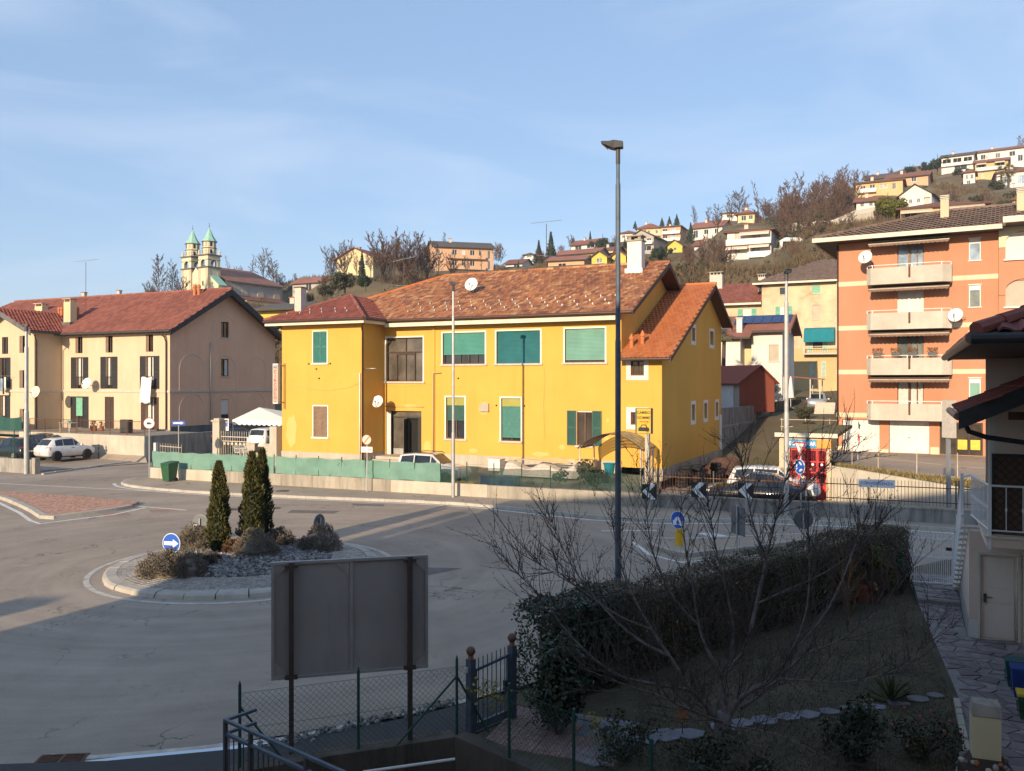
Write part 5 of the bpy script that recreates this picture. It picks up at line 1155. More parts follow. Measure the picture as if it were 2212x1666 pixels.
for u,v in((2041,470),(2206,450)):
 p=AF.hit(u,v,1,2.8);c=MB();z=ez+4.3*.32;c.box(p[0]-.24,p[0]+.24,2.55,3.05,z-.2,z+1.15);C_=c.build("chimney","cream_plaster",R_);c=MB()
 for i in range(3):c.box(p[0]-.27,p[0]+.27,2.52,3.08,z+1.16+i*.11,z+1.22+i*.11)
 c.box(p[0]-.2,p[0]+.2,2.6,3.0,z+1.15,z+1.45);c.build("chimney_cap","sill_stone",C_)
p=AF.hit(1874,560,1,-.6);dish("satellite_dish","white satellite dish beside the top balcony of the orange block",AF.w(p[0],-1.5,p[2]),.42,-40,22,arm=(.15,.5,-.35))
p=AF.hit(2067,682,1,-.9);dish("satellite_dish","white satellite dish right of the third balcony on the orange block",AF.w(p[0]-.05,-1.2,p[2]),.42,-42,22,"white_plastic",(.3,1.0,-.1))
# ---- forecourt, sloping retaining wall, grass strip
rw=thing("ramp_wall","beige sloping retaining wall below the apartment forecourt","wall")
tp=[(P2(1764,1080),1.70),(P2(1850,1086),1.5),(P2(2076,1104),1.0),(P2(2350,1124),.5)]
b=MB()
for i in range(3):
 (pa,za),(pb,zb_)=tp[i],tp[i+1];d=(Vector(pb)-Vector(pa)).normalized();n_=Vector((-d.y,d.x))*.25
 b.hexa([(*pa,-.1),(*pb,-.1),(pb[0]+n_.x,pb[1]+n_.y,-.1),(pa[0]+n_.x,pa[1]+n_.y,-.1),(*pa,za),(*pb,zb_),(pb[0]+n_.x,pb[1]+n_.y,zb_),(pa[0]+n_.x,pa[1]+n_.y,za)])
b.build("wall_body","pale_concrete",rw)
fc=MB();A0=AF.w(-1.5,0.05,0);A1=AF.w(17,.05,0)
m1=[(P2(1766,1075)[0]+.3,P2(1766,1075)[1]+.6,1.62),(tp[1][0][0]+.3,tp[1][0][1]+.6,1.45),(tp[2][0][0]+.3,tp[2][0][1]+.6,.98),(tp[3][0][0]+.3,tp[3][0][1]+.6,.5)]
m2=[(p_[0]+.9,p_[1]+2.0,z_)for p_,z_ in zip(m1,(1.35,1.28,1.05,.95))]
st_=MB()
for i in range(3):st_.quad(m1[i],m1[i+1],m2[i+1],m2[i])
st_.build("grass_strip","grass_ground",None,kind="structure",label="mown yellow-green grass strip above the ramp wall")
fc.poly([m2[0],m2[1],m2[2],m2[3],(A1[0],A1[1],1.0),(A0[0],A0[1],1.0)]);fc.build("forecourt","asphalt_pavement",None,kind="structure",label="beige asphalt forecourt in front of the garages")
gh=MB();gh.rnd=[];R=random.Random(8)
for i in range(2600):
 t_=R.random()*2.99;k=int(t_);t_-=k;s_=R.random();a=Vector(m1[k]).lerp(Vector(m1[k+1]),t_);c=a.lerp(Vector(m2[k]).lerp(Vector(m2[k+1]),t_),s_);d1=Vector((R.gauss(0,.05),R.gauss(0,.05),R.uniform(.08,.22)));d2=Vector((R.gauss(0,1),R.gauss(0,1),0)).normalized()*.05
 gh.poly([c-d2,c+d2,c+d1]);gh.rnd.append(R.random())
gh.build("grass","dry_grass",None,kind="stuff",label="low clipped ground cover above the ramp wall")
# thin mesh fence along the forecourt edge with an Italian flag
mf=thing("mesh_fence","thin wire mesh fence along the forecourt edge","fence")
for i in range(7):
 t_=i/6*2.4;k=int(t_);f_=t_-k;p_=Vector(m2[k]).lerp(Vector(m2[k+1]),f_);MB().tube(p_,p_+Vector((0,0,1.2)),.022,k=5).build("post","cream_metal",mf)
for j in range(3):
 z=.1+j*.5;MB().path([Vector(p_)+Vector((0,0,z))for p_ in m2[:4]],.003,3).build("wire","cream_metal",mf)
fl=thing("flag","small green white and red flag on a thin pole by the garages","flag",m2[0][:2]+(1.35,),0);fl.location=(P(1853,990,47)[0],47,1.2)
MB().tube((0,0,0),(0,0,2.2),.015,k=5).build("pole","white_metal",fl)
for i,mm in enumerate(("green_bin","sign_white","sign_red")):MB().poly([(.02,0,2.15-i*.33),(.02+.10,0,1.95-i*.33),(.14,.05,1.62-i*.33),(.03,0,1.82-i*.33)]).build("stripe",mm,fl)
# ---- garage with the tyre sign
gf=Fr(*P2(1700,1078),0,-25.5);gr=thing_fr("tyre_garage","small garage with red barred doors under a blue tyre sign","garage",gf)
gx0,gx1=-.35,1.95;m=MB();m.panel([(gx0,-.1),(gx1,-.1),(gx1,2.95),(gx0,2.95)],[(.12,1.75,.02,2.4)],mapY(0.0),.2);m.quad((gx0,0,-.1),(gx0,9,-.1),(gx0,9,2.95),(gx0,0,2.95));m.build("wall","cream_plaster",gr)
MB().box(gx0-.15,gx1+.3,-.25,9.2,2.95,3.1).build("roof","grass_ground",gr);MB().box(gx0-.17,gx1+.3,-.27,-.252,2.93,3.12).build("fascia","cream_fascia",gr)
MB().box(.15,1.72,.16,.2,.02,2.38).build("inner_wall","dark_interior",gr)
for i in range(4):
 x=.14+i*.4;L_=MB();L_.box(x,x+.05,.08,.14,.03,2.38);L_.box(x+.34,x+.385,.08,.14,.03,2.38)
 for z in(.03,.75,1.25,1.75,2.3):L_.box(x+.05,x+.34,.085,.135,z,z+(.68 if z<.1 else .06))
 D_=L_.build("door","red_door",gr)
 for k in range(4):MB().tube((x+.09+k*.07,.11,.8),(x+.09+k*.07,.11,2.3),.009,k=5).build("bar","red_door",D_)
 MB().box(x+.05,x+.34,.145,.15,.7,2.3).build("pane","glass",D_)
 MB().lathe((x+.2,.07,1.66),[(.06,-.01),(.06,.01)],10,ax=1).build("lamp","sign_white",D_)
sg=thing_fr("tyre_sign","blue sign board reading GOODYEAR above the red doors","sign",Fr(*gf.w(0,-.05,2.45),-25.5));MB().box(.05,1.32,-.05,.02,0,.36).build("board","good_blue",sg);MB().box(1.33,1.95,-.05,.02,0,.36).build("board","good_orange",sg)
lettering("GOOD YEAR",.235,"sign_white",sg,(.69,-.055,.17),(rad(90),0,0),wx=.88,bold=.008)
# ---- grass bank and stained retaining wall beside the yellow house
gb_=MB();A,B,C_,D_=Vector(G(1590,1034,.25)),Vector(G(1692,1012,.6)),Vector(P(1700,918,70)),Vector(P(1562,1000,57));n=10
V=[[A.lerp(B,i/n).lerp(D_.lerp(C_,i/n),j/n)for i in range(n+1)]for j in range(n+1)]
for j in range(n):
 for i in range(n):gb_.quad(*[tuple(x)for x in(V[j][i],V[j][i+1],V[j+1][i+1],V[j+1][i])])
gb_.build("grass_bank","grass_ground",None,kind="structure",label="dry grass bank rising behind the parked cars")
W0=Vector(P(1552,1000,57)[:2]);W1=Vector(P(1735,925,78)[:2]);d=(W1-W0).normalized();n_=Vector((d.y,-d.x))*.0
sw_=thing("stained_wall","tall black-stained concrete retaining wall beside the yellow house","wall");b=MB();q_=Vector((-d.y,d.x))*.4
b.slab([tuple(W0),tuple(W1),tuple(W1+q_),tuple(W0+q_)],-.2,2.55);b.build("lower_wall","dirty_concrete",sw_);b=MB();b.slab([tuple(W0+q_*.3),tuple(W0.lerp(W1,.55)+q_*.3),tuple(W0.lerp(W1,.55)+q_),tuple(W0+q_)],2.55,3.7);b.build("upper_wall","dirty_concrete",sw_);b=MB();b.slab([tuple(W0-q_*.2),tuple(W1-q_*.2),tuple(W1+q_*.2),tuple(W0+q_*.2)],2.4,2.58);b.build("ledge","concrete",sw_)
b=thing("dark_screen","dark green screen on top of the stained wall","screen");c=MB();a0,a1=W0.lerp(W1,.56)+q_*.5,W1+q_*.5;c.quad((*a0,2.55),(*a1,2.55),(*a1,3.9),(*a0,3.9));c.build("cloth","black_plastic",b)
for i in range(5):p_=a0.lerp(a1,i/4);MB().tube((*p_,2.5),(*p_,4.0),.03,k=5).build("post","green_post",b)
# red-roofed shed
sf=Fr(*P(1597,882,64)[:2],3.5,28);sh_=thing_fr("brick_shed","small brick-red shed with a dull red gable roof","shed",sf);wS=3.55
m=MB();m.poly([(0,0,-.3),(wS,0,-.3),(wS,0,2.0),(wS*.56,0,3.1),(0,0,2.0)]);m.quad((wS,0,-.3),(wS,5,-.3),(wS,5,2.0),(wS,0,2.0));m.build("wall","brick_red_plaster",sh_);MB().quad((0,0,-.3),(0,6,-.3),(0,6,2.0),(0,0,2.0)).build("wall","grey_plaster",sh_)
m=MB();m.prism([(-.35,-.25,1.82),(wS*.56,-.25,3.2),(wS*.56,-.25,3.28),(-.35,-.25,1.9)],(0,6.3,0));m.prism([(wS+.3,-.25,1.82),(wS*.56,-.25,3.2),(wS*.56,-.25,3.28),(wS+.3,-.25,1.9)],(0,6.3,0));m.build("roof","brick_red_plaster",sh_)
MB().box(-.06,-.003,.6,2.2,-.2,1.75).build("door","white_metal",sh_);MB().box(-.8,-.1,2.4,3.3,-.3,1.5).build("tank","white_plastic",sh_)
# solar-panel house
sx=Fr(*P(1690,868,78)[:2],3.7,-25.5);so=thing_fr("solar_house","pale house with blue solar panels on its roof","house",sx)
m=MB();m.panel([(-2.75,-1),(0,-1),(0,6.6),(-2.75,6.6)],[(-1.15,-.32,3.7,5.2)],mapY(0.0),.2);m.quad((0,0,-1),(0,8,-1),(0,8,6.6),(0,0,6.6));m.panel([(-9,-1),(-3.6,-1),(-3.6,6.0),(-9,6.0)],[],mapY(-.9),.1);m.quad((-3.6,-.9,-1),(-3.6,1.4,-1),(-3.6,1.4,6.0),(-3.6,-.9,6.0));m.quad((-3.6,1.4,-1),(-2.75,1.4,-1),(-2.75,1.4,6.3),(-3.6,1.4,6.3));m.quad((-2.75,0,-1),(-2.75,1.4,-1),(-2.75,1.4,6.5),(-2.75,0,6.5));m.poly([(0,0,6.6),(0,8,6.6),(0,3.2,8.0)]);m.build("wall","white_plaster",so)
W=MB().box(-1.2,-1.15,-.02,.02,3.65,5.25).build("window","sill_stone",so);MB().box(-1.15,-.32,.1,.12,3.7,5.2).build("blind","beige_blind",W);MB().box(-1.25,-.22,-.08,.02,3.6,3.68).build("sill","sill_stone",W)
MB().box(-3.55,-2.8,.9,1.39,2.6,4.9).build("yellow_recess","pale_yellow_plaster",so);bl_=MB();bl_.box(-3.9,-2.4,-1.0,.0,2.35,2.5)
for i in range(9):x=-3.85+i*.17;bl_.box(x,x+.02,-.98,-.96,2.5,3.4)
bl_.box(-3.9,-2.4,-1.0,-.95,3.4,3.45);bl_.build("balcony","cream_metal",so)
m=MB();m.poly([(-9,-1.7,5.85),(-2.6,-1.7,5.85),(-2.6,-.8,6.25),(.75,-.8,6.45),(.75,3.3,8.15),(-9,3.3,8.15)]);m.poly([(.75,3.3,8.15),(.75,7.5,6.3),(-9,7.5,6.3),(-9,3.3,8.15)]);m.prism([(.75,-.8,6.2),(.75,-.8,6.5),(.75,3.3,8.2),(.75,3.3,7.8)],(.08,0,0));m.prism([(.75,7.5,6.1),(.75,7.5,6.4),(.75,3.3,8.2),(.75,3.3,7.8)],(.08,0,0));SR=m.build("roof","tile_hill",so)
MB().box(-2.6,.75,-.82,-.72,6.3,6.5).build("gutter","dark_wood",SR);MB().box(-9,-2.6,-1.72,-1.62,5.72,5.9).build("gutter","dark_wood",SR)
for i in range(6):
 for j in range(2):
  x=-4.6+i*.86;y0=1.1+j*1.0;z=lambda y:6.45+(y+.8)*.415+.06
  MB().hexa([(x,y0,z(y0)),(x+.82,y0,z(y0)),(x+.82,y0+.95,z(y0+.95)),(x,y0+.95,z(y0+.95)),(x,y0,z(y0)+.04),(x+.82,y0,z(y0)+.04),(x+.82,y0+.95,z(y0+.95)+.04),(x,y0+.95,z(y0+.95)+.04)]).build("solar_panel","solar_cell",SR)
MB().hexa([(-6.6,-1.0,6.3),(-5.0,-1.0,6.3),(-5.0,.0,6.7),(-6.6,0,6.7),(-6.6,-1.0,6.36),(-5.0,-1.0,6.36),(-5.0,0,6.76),(-6.6,0,6.76)]).build("solar_panel","solar_cell",SR)
c=MB();c.box(-4.0,-3.5,-.6,-.1,6.2,7.6);C1=c.build("chimney","white_plaster",SR);MB().box(-4.06,-3.44,-.66,-.04,7.6,7.75).build("chimney_cap","sill_stone",C1)
# old ochre house behind (two parts)
bf=Fr(*P(1735,850,94)[:2],4.2,-25.5);ob=thing_fr("old_house","tall weathered cream house with teal awning beside the orange block","house",bf)
BWN=[(-2.47,-1.66,10.98,11.75),(.96,1.79,10.94,11.79),(.98,1.73,8.14,9.68),(-2.45,-1.65,8.3,9.67),(1.0,2.0,4.5,5.8),(1.2,1.85,1.8,3.55)]
m=MB();m.panel([(-4.42,-2),(9,-2),(9,12.4),(-4.42,12.4)],BWN,mapY(0.0),.2);m.quad((-4.42,0,0),(-4.42,10,0),(-4.42,10,12.4),(-4.42,0,12.4));m.build("wall","old_plaster",ob);MB().box(-4.2,8,.4,.45,0,12.2).build("inner_wall","dark_interior",ob);m=MB();m.box(-4.44,9,-.03,-.003,-2,5.0);m.build("lower_wall","ochre_plaster",ob)
for i,a in enumerate(BWN):
 w=MB();w.box(a[0]-.08,a[1]+.08,-.08,-.002,a[2]-.1,a[2]-.01);W=w.build("window","sill_stone",ob);MB().box(a[0],a[1],.08,.1,a[2],a[3]).build("pane",["glass","mint_shutter","beige_blind","white_blind","brown_glass","glass"][i],W)
 if i in(3,5,4):louvre(W,a[0]-.5,a[0]-.02,a[2],a[3],-.035,"mint_shutter" if i==3 else "pale_mint_shutter");louvre(W,a[1]+.02,a[1]+.5,a[2],a[3],-.035,"mint_shutter" if i==3 else "pale_mint_shutter")
m=MB();m.poly([(-5.3,-.9,12.3),(9,-.9,12.3),(9,5.5,15.2),(.8,5.5,15.2)]);m.poly([(-5.3,-.9,12.3),(.8,5.5,15.2),(-5.3,12,12.3)]);OR=m.build("roof","tile_brown",ob);MB().box(-5.3,9,-.92,-.8,12.1,12.3).build("gutter","cream_fascia",OR);b=MB();b.quad((-5.2,-.8,12.15),(9,-.8,12.15),(9,0,12.4),(-5.2,0,12.4));b.quad((-5.2,-.8,12.15),(-4.4,0,12.4),(-4.4,10,12.4),(-5.2,10,12.15));b.build("soffit","dark_wood",OR)
sl3=math.hypot(6.4,2.9);tile_roof(OR,bf,(-5.3,-.9,12.3),(1,0,0),(0,6.4/sl3,2.9/sl3),[(0,0),(14.3,0),(14.3,sl3),(6.1,sl3)],.30,.36,"tile_brown",0,amp=.05)
a=MB();a.poly([(.18,-.05,7.2),(3.3,-.05,7.2),(3.3,-.9,7.0),(.18,-.9,7.0)]);a.quad((.18,-.9,7.0),(3.3,-.9,7.0),(3.3,-1.25,5.75),(.18,-1.25,5.75));a.quad((.18,-.05,7.2),(.18,-.9,7.0),(.18,-1.25,5.75),(.18,-.05,5.75));A_=a.build("awning","teal_awning",ob);n=30
v_=MB()
for i in range(n):xa,xb=.18+3.12*i/n,.18+3.12*(i+1)/n;hh=lambda t:.12+.06*abs(math.sin(t/n*math.pi*14));v_.quad((xa,-1.25,5.75-hh(i)),(xb,-1.25,5.75-hh(i+1)),(xb,-1.25,5.75),(xa,-1.25,5.75))
v_.build("valance","teal_awning",A_)
b=MB();b.box(.1,5,-1.1,-.04,4.25,4.4);b.box(.1,.3,-1.1,-.9,4.4,5.1)
for i in range(14):b.box(.35+i*.25,.37+i*.25,-1.08,-1.06,4.4,5.1)
b.box(.1,5,-1.1,-1.05,5.1,5.16);b.build("balcony","sill_stone",ob)
pf=Fr(*P(1735,850,94)[:2],4.2,-25.5);ob2=thing_fr("old_house","lower weathered house with plain red roof left of the teal awning","house",pf)
m=MB();m.panel([(-13,-2),(-4.5,-2),(-4.5,10.3),(-13,10.3)],[(-6.6,-5.7,8.3,9.6)],mapY(.6),.2);m.build("wall","old_plaster",ob2);W=MB().box(-6.7,-5.6,.5,.6,8.2,8.29).build("window","sill_stone",ob2);MB().box(-6.6,-5.7,.7,.72,8.3,9.6).build("pane","white_blind",W);louvre(W,-7.2,-6.65,8.3,9.6,.56,"mint_shutter");louvre(W,-5.65,-5.1,8.3,9.6,.56,"mint_shutter")
m=MB();m.poly([(-14,-.3,10.2),(-4.45,-.3,10.2),(-4.45,6,13.1),(-14,6,13.1)]);R2=m.build("roof","tile_rose",ob2);sl4=math.hypot(6.3,2.9);tile_roof(R2,pf,(-14,-.3,10.2),(1,0,0),(0,6.3/sl4,2.9/sl4),[(0,0),(9.5,0),(9.5,sl4),(0,sl4)],.30,.36,"tile_rose",0,amp=.05);MB().box(-14,-4.45,-.34,-.24,9.98,10.2).build("gutter","cream_fascia",R2)
for x,y,w in((-10.5,5.0,.75),(-4.9,3.4,.4)):
 z=10.2+(y+.3)*.46;c=MB().box(x-w,x+w,y-.5,y+.5,z-.4,z+1.5).build("chimney","sill_stone",R2);k=MB()
 for i in range(4):k.box(x-w+i*w*.55,x-w+i*w*.55+w*.2,y-.5,y+.5,z+1.5,z+1.75)
 k.box(x-w-.1,x+w+.1,y-.6,y+.6,z+1.75,z+1.85);k.build("chimney_cap","concrete",c)
dish("satellite_dish","small red satellite dish on the plain red roof",pf.w(-12.6,4.0,12.2),.45,-15,22,"faded_red",(.05,.3,-.55))
# small things on the slope: pergola, parasol, stairs, blue car end
pg=thing("pergola","small pergola with a red sheet roof below the teal awning","pergola",P(1722,868,76),-25.5);MB().hexa([(-1.2,-1,2.25),(2.2,-1,1.95),(2.2,1.2,1.95),(-1.2,1.2,2.25),(-1.2,-1,2.33),(2.2,-1,2.03),(2.2,1.2,2.03),(-1.2,1.2,2.33)]).build("roof","tile_rose",pg)
for x in(-1,1.2,2.0):
 for y in(-.9,1.1):MB().tube((x,y,-.6),(x,y,2.1-.09*x),.05,k=6).build("post","white_metal",pg)
ps=thing("parasol","closed white parasol on the slope below the pergola","parasol",P(1708,873,74),0);MB().tube((0,0,-.3),(0,0,2.3),.025,k=6).build("pole","white_metal",ps);MB().lathe((0,0,0),[(.30,.55),(.24,1.0),(.15,1.7),(.10,2.2),(.03,2.4)],10).build("canopy","canvas_white",ps);MB().lathe((0,0,-.4),[(.3,0),(.3,.1),(.05,.15)],10).build("base","concrete",ps)
ss=thing("garden_steps","stone steps climbing the slope left of the orange block","steps",P(1776,925,66),-25.5)
for i in range(9):MB().box(-.75,.75,.3*i,.3*i+.34,-.4+.24*i,.0+.24*i).build("step","sill_stone",ss)
hf=thing("handrail_fence","pale horizontal rail fence across the green slope","fence",P(1740,938,60),-25.5)
for x in(-1.6,0,1.6):MB().tube((x,0,-.8),(x,0,1.1),.03,k=5).build("post","cream_metal",hf)
for z in(.5,1.0):MB().tube((-1.7,0,z),(2.4,0,z),.025,k=5).build("rail","cream_metal",hf)
# ================================================================== hillside houses, church, trees
HBOX=[]
def hill_house(label,u0,u1,vb,ve,D,wall,roofm,deg=-22,depth=8.0,kind="gable_side",rise=1.8,wins=(),cat="house",floors=2,balc=None,awn=None,name="hill_house",eave=.7,pipe_=None,chim_=True):
 """house set on the slope: u0..u1 its front in picture columns at distance D, foot row vb, eaves row ve; wins are fractions (x0,x1,z0,z1,material)"""
 HBOX.append((u0-6,u1+6,ve-14,vb-1,D));A=P(u0,vb,D);a=rad(deg);ux=(u1-CX)/F;t=(ux*A[1]-A[0])/(math.cos(a)-ux*math.sin(a));W=t
 Ym=A[1]+math.sin(a)*W*.5;z1=(vb-ve)/F*Ym
 f=Fr(A[0],A[1],A[2],deg);t_=thing_fr(name,label,cat,f);hl=[(W*w[0],W*w[1],z1*w[2],z1*w[3])for w in wins]
 m=MB();m.panel([(0,-4),(W,-4),(W,z1),(0,z1)]if kind!="gable_front" else[(0,-4),(W,-4),(W,z1),(W/2,z1+rise),(0,z1)],hl,mapY(0.0),.18)
 for x in(0,W):
  if kind=="gable_side":m.poly([(x,0,-4),(x,depth,-4),(x,depth,z1),(x,depth/2,z1+rise),(x,0,z1)])
  else:m.quad((x,0,-4),(x,depth,-4),(x,depth,z1),(x,0,z1))
 m.build("wall",wall,t_);r=MB();e=eave;th=.14
 if kind=="gable_side":
  k=rise/(depth/2)
  for y0,sg in((-e,1),(depth+e,-1)):r.prism([(-e,y0,z1-e*k),(-e,depth/2,z1+rise),(-e,depth/2,z1+rise+th),(-e,y0,z1-e*k+th)],(W+2*e,0,0))
 elif kind=="gable_front":
  k=rise/(W/2)
  for x0 in(-e,W+e):r.prism([(x0,-e,z1-e*k),(W/2,-e,z1+rise),(W/2,-e,z1+rise+th),(x0,-e,z1-e*k+th)],(0,depth+2*e,0))
 else:
  h=min(W,depth)/2+e;c=[(-e,-e,z1),(W+e,-e,z1),(W+e,depth+e,z1),(-e,depth+e,z1)]
  if W>depth:A_,B_=(h-e,depth/2,z1+rise),(W+e-h,depth/2,z1+rise)
  else:A_,B_=(W/2,h-e,z1+rise),(W/2,depth+e-h,z1+rise)
  if W>depth:r.poly([c[0],c[1],B_,A_]);r.poly([c[1],c[2],B_]);r.poly([c[2],c[3],A_,B_]);r.poly([c[3],c[0],A_])
  else:r.poly([c[0],c[1],A_]);r.poly([c[1],c[2],B_,A_]);r.poly([c[2],c[3],B_]);r.poly([c[3],c[0],A_,B_])
  r.box(-e,W+e,-e,depth+e,z1-.18,z1-.01)
 R_=r.build("roof",roofm,t_)
 MB().box(-e,W+e,-e-.1,-e,z1-e*(rise/(depth/2)if kind=="gable_side" else 0)-.08,z1-e*(rise/(depth/2)if kind=="gable_side" else 0)+.1).build("gutter","dark_wood",R_)if kind!="gable_front" else None
 if chim_:c=MB().box(W*.3,W*.3+.7,depth*.4,depth*.4+.6,z1+rise*.4,z1+rise+.7).build("chimney","sill_stone",R_);MB().box(W*.3-.1,W*.3+.8,depth*.4-.1,depth*.4+.7,z1+rise+.7,z1+rise+.82).build("chimney_cap","terracotta",c)
 for i,w in enumerate(wins):
  x0,x1,za,zb_=hl[i];g=MB();g.box(x0-.1,x1+.1,-.08,-.002,za-.12,za-.01);g.box(x0,x0+.07,.05,.1,za,zb_);g.box(x1-.07,x1,.05,.1,za,zb_);g.box((x0+x1)/2-.04,(x0+x1)/2+.04,.05,.1,za,zb_);W_=g.build("window","white_trim",t_);MB().box(x0,x1,.11,.13,za,zb_).build("pane",w[4]if len(w)>4 else "glass",W_)
 for b in(balc or()):
  z=z1*b[2];q=MB();q.box(W*b[0],W*b[1],-1.2,-.002,z-.15,z);q.box(W*b[0],W*b[1],-1.2,-1.12,z,z+.85);q.build("balcony",b[3]if len(b)>3 else "white_trim",t_)
 for w in(awn or()):
  z=z1*w[2];q=MB();q.quad((W*w[0],-.01,z),(W*w[1],-.01,z),(W*w[1],-1.6,z-.7),(W*w[0],-1.6,z-.7));q.box(W*w[0],W*w[1],-1.62,-1.58,z-.95,z-.68);q.build("awning",w[3]if len(w)>3 else "cream_awning",t_)
 return t_,f,W,z1
w3=lambda z0,z1,m="glass",n=3,ww=.10:[((i+.5)/n-ww/2,(i+.5)/n+ww/2,z0,z1,m)for i in range(n)]
hill_house("cream hill house with hipped terracotta roof behind the white chimney",1376,1427,513,495,330,"pale_yellow_plaster","tile_hill",-18,8,"hip",2.6,w3(.35,.75))
hill_house("grey villa with columned gable front below the cream hipped house",1360,1412,546,514,250,"grey_plaster","dark_roof",-30,12,"gable_front",2.0,[(.1,.25,.55,.85),(.35,.6,.5,.85),(.72,.9,.55,.85),(.1,.3,.1,.4),(.5,.9,.05,.35)],balc=[(0,1,.48,"white_trim")])
hill_house("orange hill house with two glazed balconies",1427,1470,523,491,290,"salmon_plaster","tile_hill",-24,9,"hip",.7,[(.1,.35,.55,.85),(.5,.75,.55,.9,"blue_glass"),(.1,.35,.1,.4),(.5,.75,.05,.45,"blue_glass")],balc=[(.1,1.0,.5),(.1,1.0,.02)])
hill_house("long white hill house with brown roof among bare trees",1495,1560,517,493,260,"white_plaster","tile_hill",-32,9,"gable_side",2.2,[(.05,.2,.1,.75),(.4,.55,.35,.75),(.75,.88,.35,.75)])
hill_house("small white house with red roof left of the lamp post",1339,1372,521,505,300,"white_plaster","tile_hill",-20,8,"hip",1.4,w3(.4,.75,n=2,ww=.2),chim_=False)
hill_house("cream house with two roof slopes above the yellow terrace",1234,1290,544,530,300,"white_plaster","tile_hill",-35,8,"gable_side",2.0,[(.15,.4,.2,.8,"brown_glass"),(.6,.9,.3,.8)])
hill_house("long pale yellow terrace house behind the yellow house's ridge",1201,1290,567,551,230,"pale_yellow_plaster","tile_hill",-28,8,"gable_side",1.6,[(.12,.16,.35,.7,"green_shutter"),(.18,.3,.3,.7),(.45,.6,.4,.7,"green_shutter")],chim_=False)
hill_house("low orange building with an arched opening behind the ridge",1184,1262,579,563,200,"salmon_plaster","tile_hill",-20,7,"gable_side",1.2,[(.28,.5,-.2,.5,"dark_interior")],chim_=False)
hill_house("bright yellow cottage with dark gable and grey shutter",1278,1311,570,556,190,"bright_yellow_plaster","dark_roof",-22,9,"gable_front",1.2,[(.3,.7,.1,.75,"grey_glass")],chim_=False)
hill_house("bright yellow cottage just right of the lamp post",1322,1352,568,554,192,"bright_yellow_plaster","tile_hill",-22,9,"gable_front",1.2,[(.15,.6,.1,.75,"grey_glass")],chim_=False)
hill_house("pinkish house with wide red roof and white awning",1290,1330,553,542,240,"salmon_plaster","tile_hill",-26,8,"gable_side",1.4,[(.2,.35,.2,.7),(.6,.9,.1,.7)],awn=[(.55,.95,.9)])
hill_house("narrow white house beside the dark conifers",1134,1152,574,551,280,"white_plaster","dark_roof",-20,7,"hip",.9,[(.2,.8,.55,.85),(.2,.8,.1,.4)],balc=[(0,1,.45)],chim_=False)
hill_house("yellow gabled cottage half hidden in brush",1442,1474,547,532,220,"bright_yellow_plaster","dark_roof",-30,8,"gable_front",1.4,[(.4,.6,.3,.7)],chim_=False)
hill_house("low house with red roof at the foot of the conifers",1092,1128,580,570,260,"white_plaster","tile_hill",-24,8,"gable_side",1.6,[(.5,.8,.2,.7)],chim_=False)
hill_house("white two-storey villa with pink awnings and blue windows",1571,1666,561,501,150,"white_plaster","tile_hill",-26,9,"hip",1.0,[(.16,.30,.56,.92,"beige_blind"),(.56,.76,.55,.95,"blue_glass"),(.16,.3,.22,.42,"blue_glass"),(.56,.76,.06,.46,"blue_glass")],balc=[(0,1.02,.5),(.5,1,.02,"white_metal")],awn=[(.0,.5,.49,"pale_pink_plaster"),(.52,.98,.52,"pale_pink_plaster"),(.3,.98,.98,"pale_pink_plaster")])
hill_house("small yellow house above the white villa",1594,1630,481,463,210,"pale_yellow_plaster","tile_hill",-24,7,"hip",1.3,[(.2,.5,.2,.75),(.65,.9,.3,.75)])
hill_house("white cottage with grey gable roof beside the round green tree",1943,2012,452,424,190,"white_plaster","dark_roof",-36,11,"gable_front",2.2,[(.3,.4,.35,.65),(.55,.65,.35,.65)])
hill_house("yellow villa with brown roof left of the round green tree",1848,1950,424,397,220,"ochre_plaster","tile_hill",-27,9,"hip",1.4,[(.1,.22,.3,.75),(.3,.42,.2,.8),(.52,.68,.45,.75,"grey_glass"),(.78,.86,.3,.75)],balc=[(.05,.45,.2)])
hill_house("orange house with wide brown roof above the yellow villa",1915,2005,403,386,250,"salmon_plaster","tile_hill",-30,10,"gable_side",2.0,[(.25,.38,.25,.75),(.6,.72,.3,.8)],awn=[(.0,.22,.9)])
hill_house("dark-roofed house behind the orange hill house",1866,1950,399,388,275,"grey_plaster","dark_roof",-28,10,"gable_side",2.2,[(.2,.3,.3,.7)])
hill_house("low house with broad red hipped roof and cream awnings",1945,2130,476,452,140,"ochre_plaster","tile_rose",-24,10,"hip",1.6,[(.05,.2,.1,.85,"brown_glass"),(.45,.5,.2,.8,"blue_glass"),(.6,.95,.1,.8,"brown_glass")],awn=[(.0,.38,.95),(.52,.98,1.02)])
hill_house("white terrace house with three dark loggias on the hilltop",2034,2103,372,340,300,"white_plaster","dark_roof",-32,9,"gable_side",1.6,[(.03,.30,.45,.82,"dark_interior"),(.36,.63,.45,.82,"dark_interior"),(.69,.96,.45,.82,"dark_interior"),(.4,.8,.0,.3)],balc=[(0,1,.33)])
hill_house("long white hilltop house at the right end of the ridge",2108,2215,362,330,305,"white_plaster","tile_hill",-32,9,"gable_side",1.6,[(.1,.2,.5,.8),(.4,.5,.5,.8,"brown_glass"),(.68,.8,.5,.8),(.85,.95,.1,.5)])
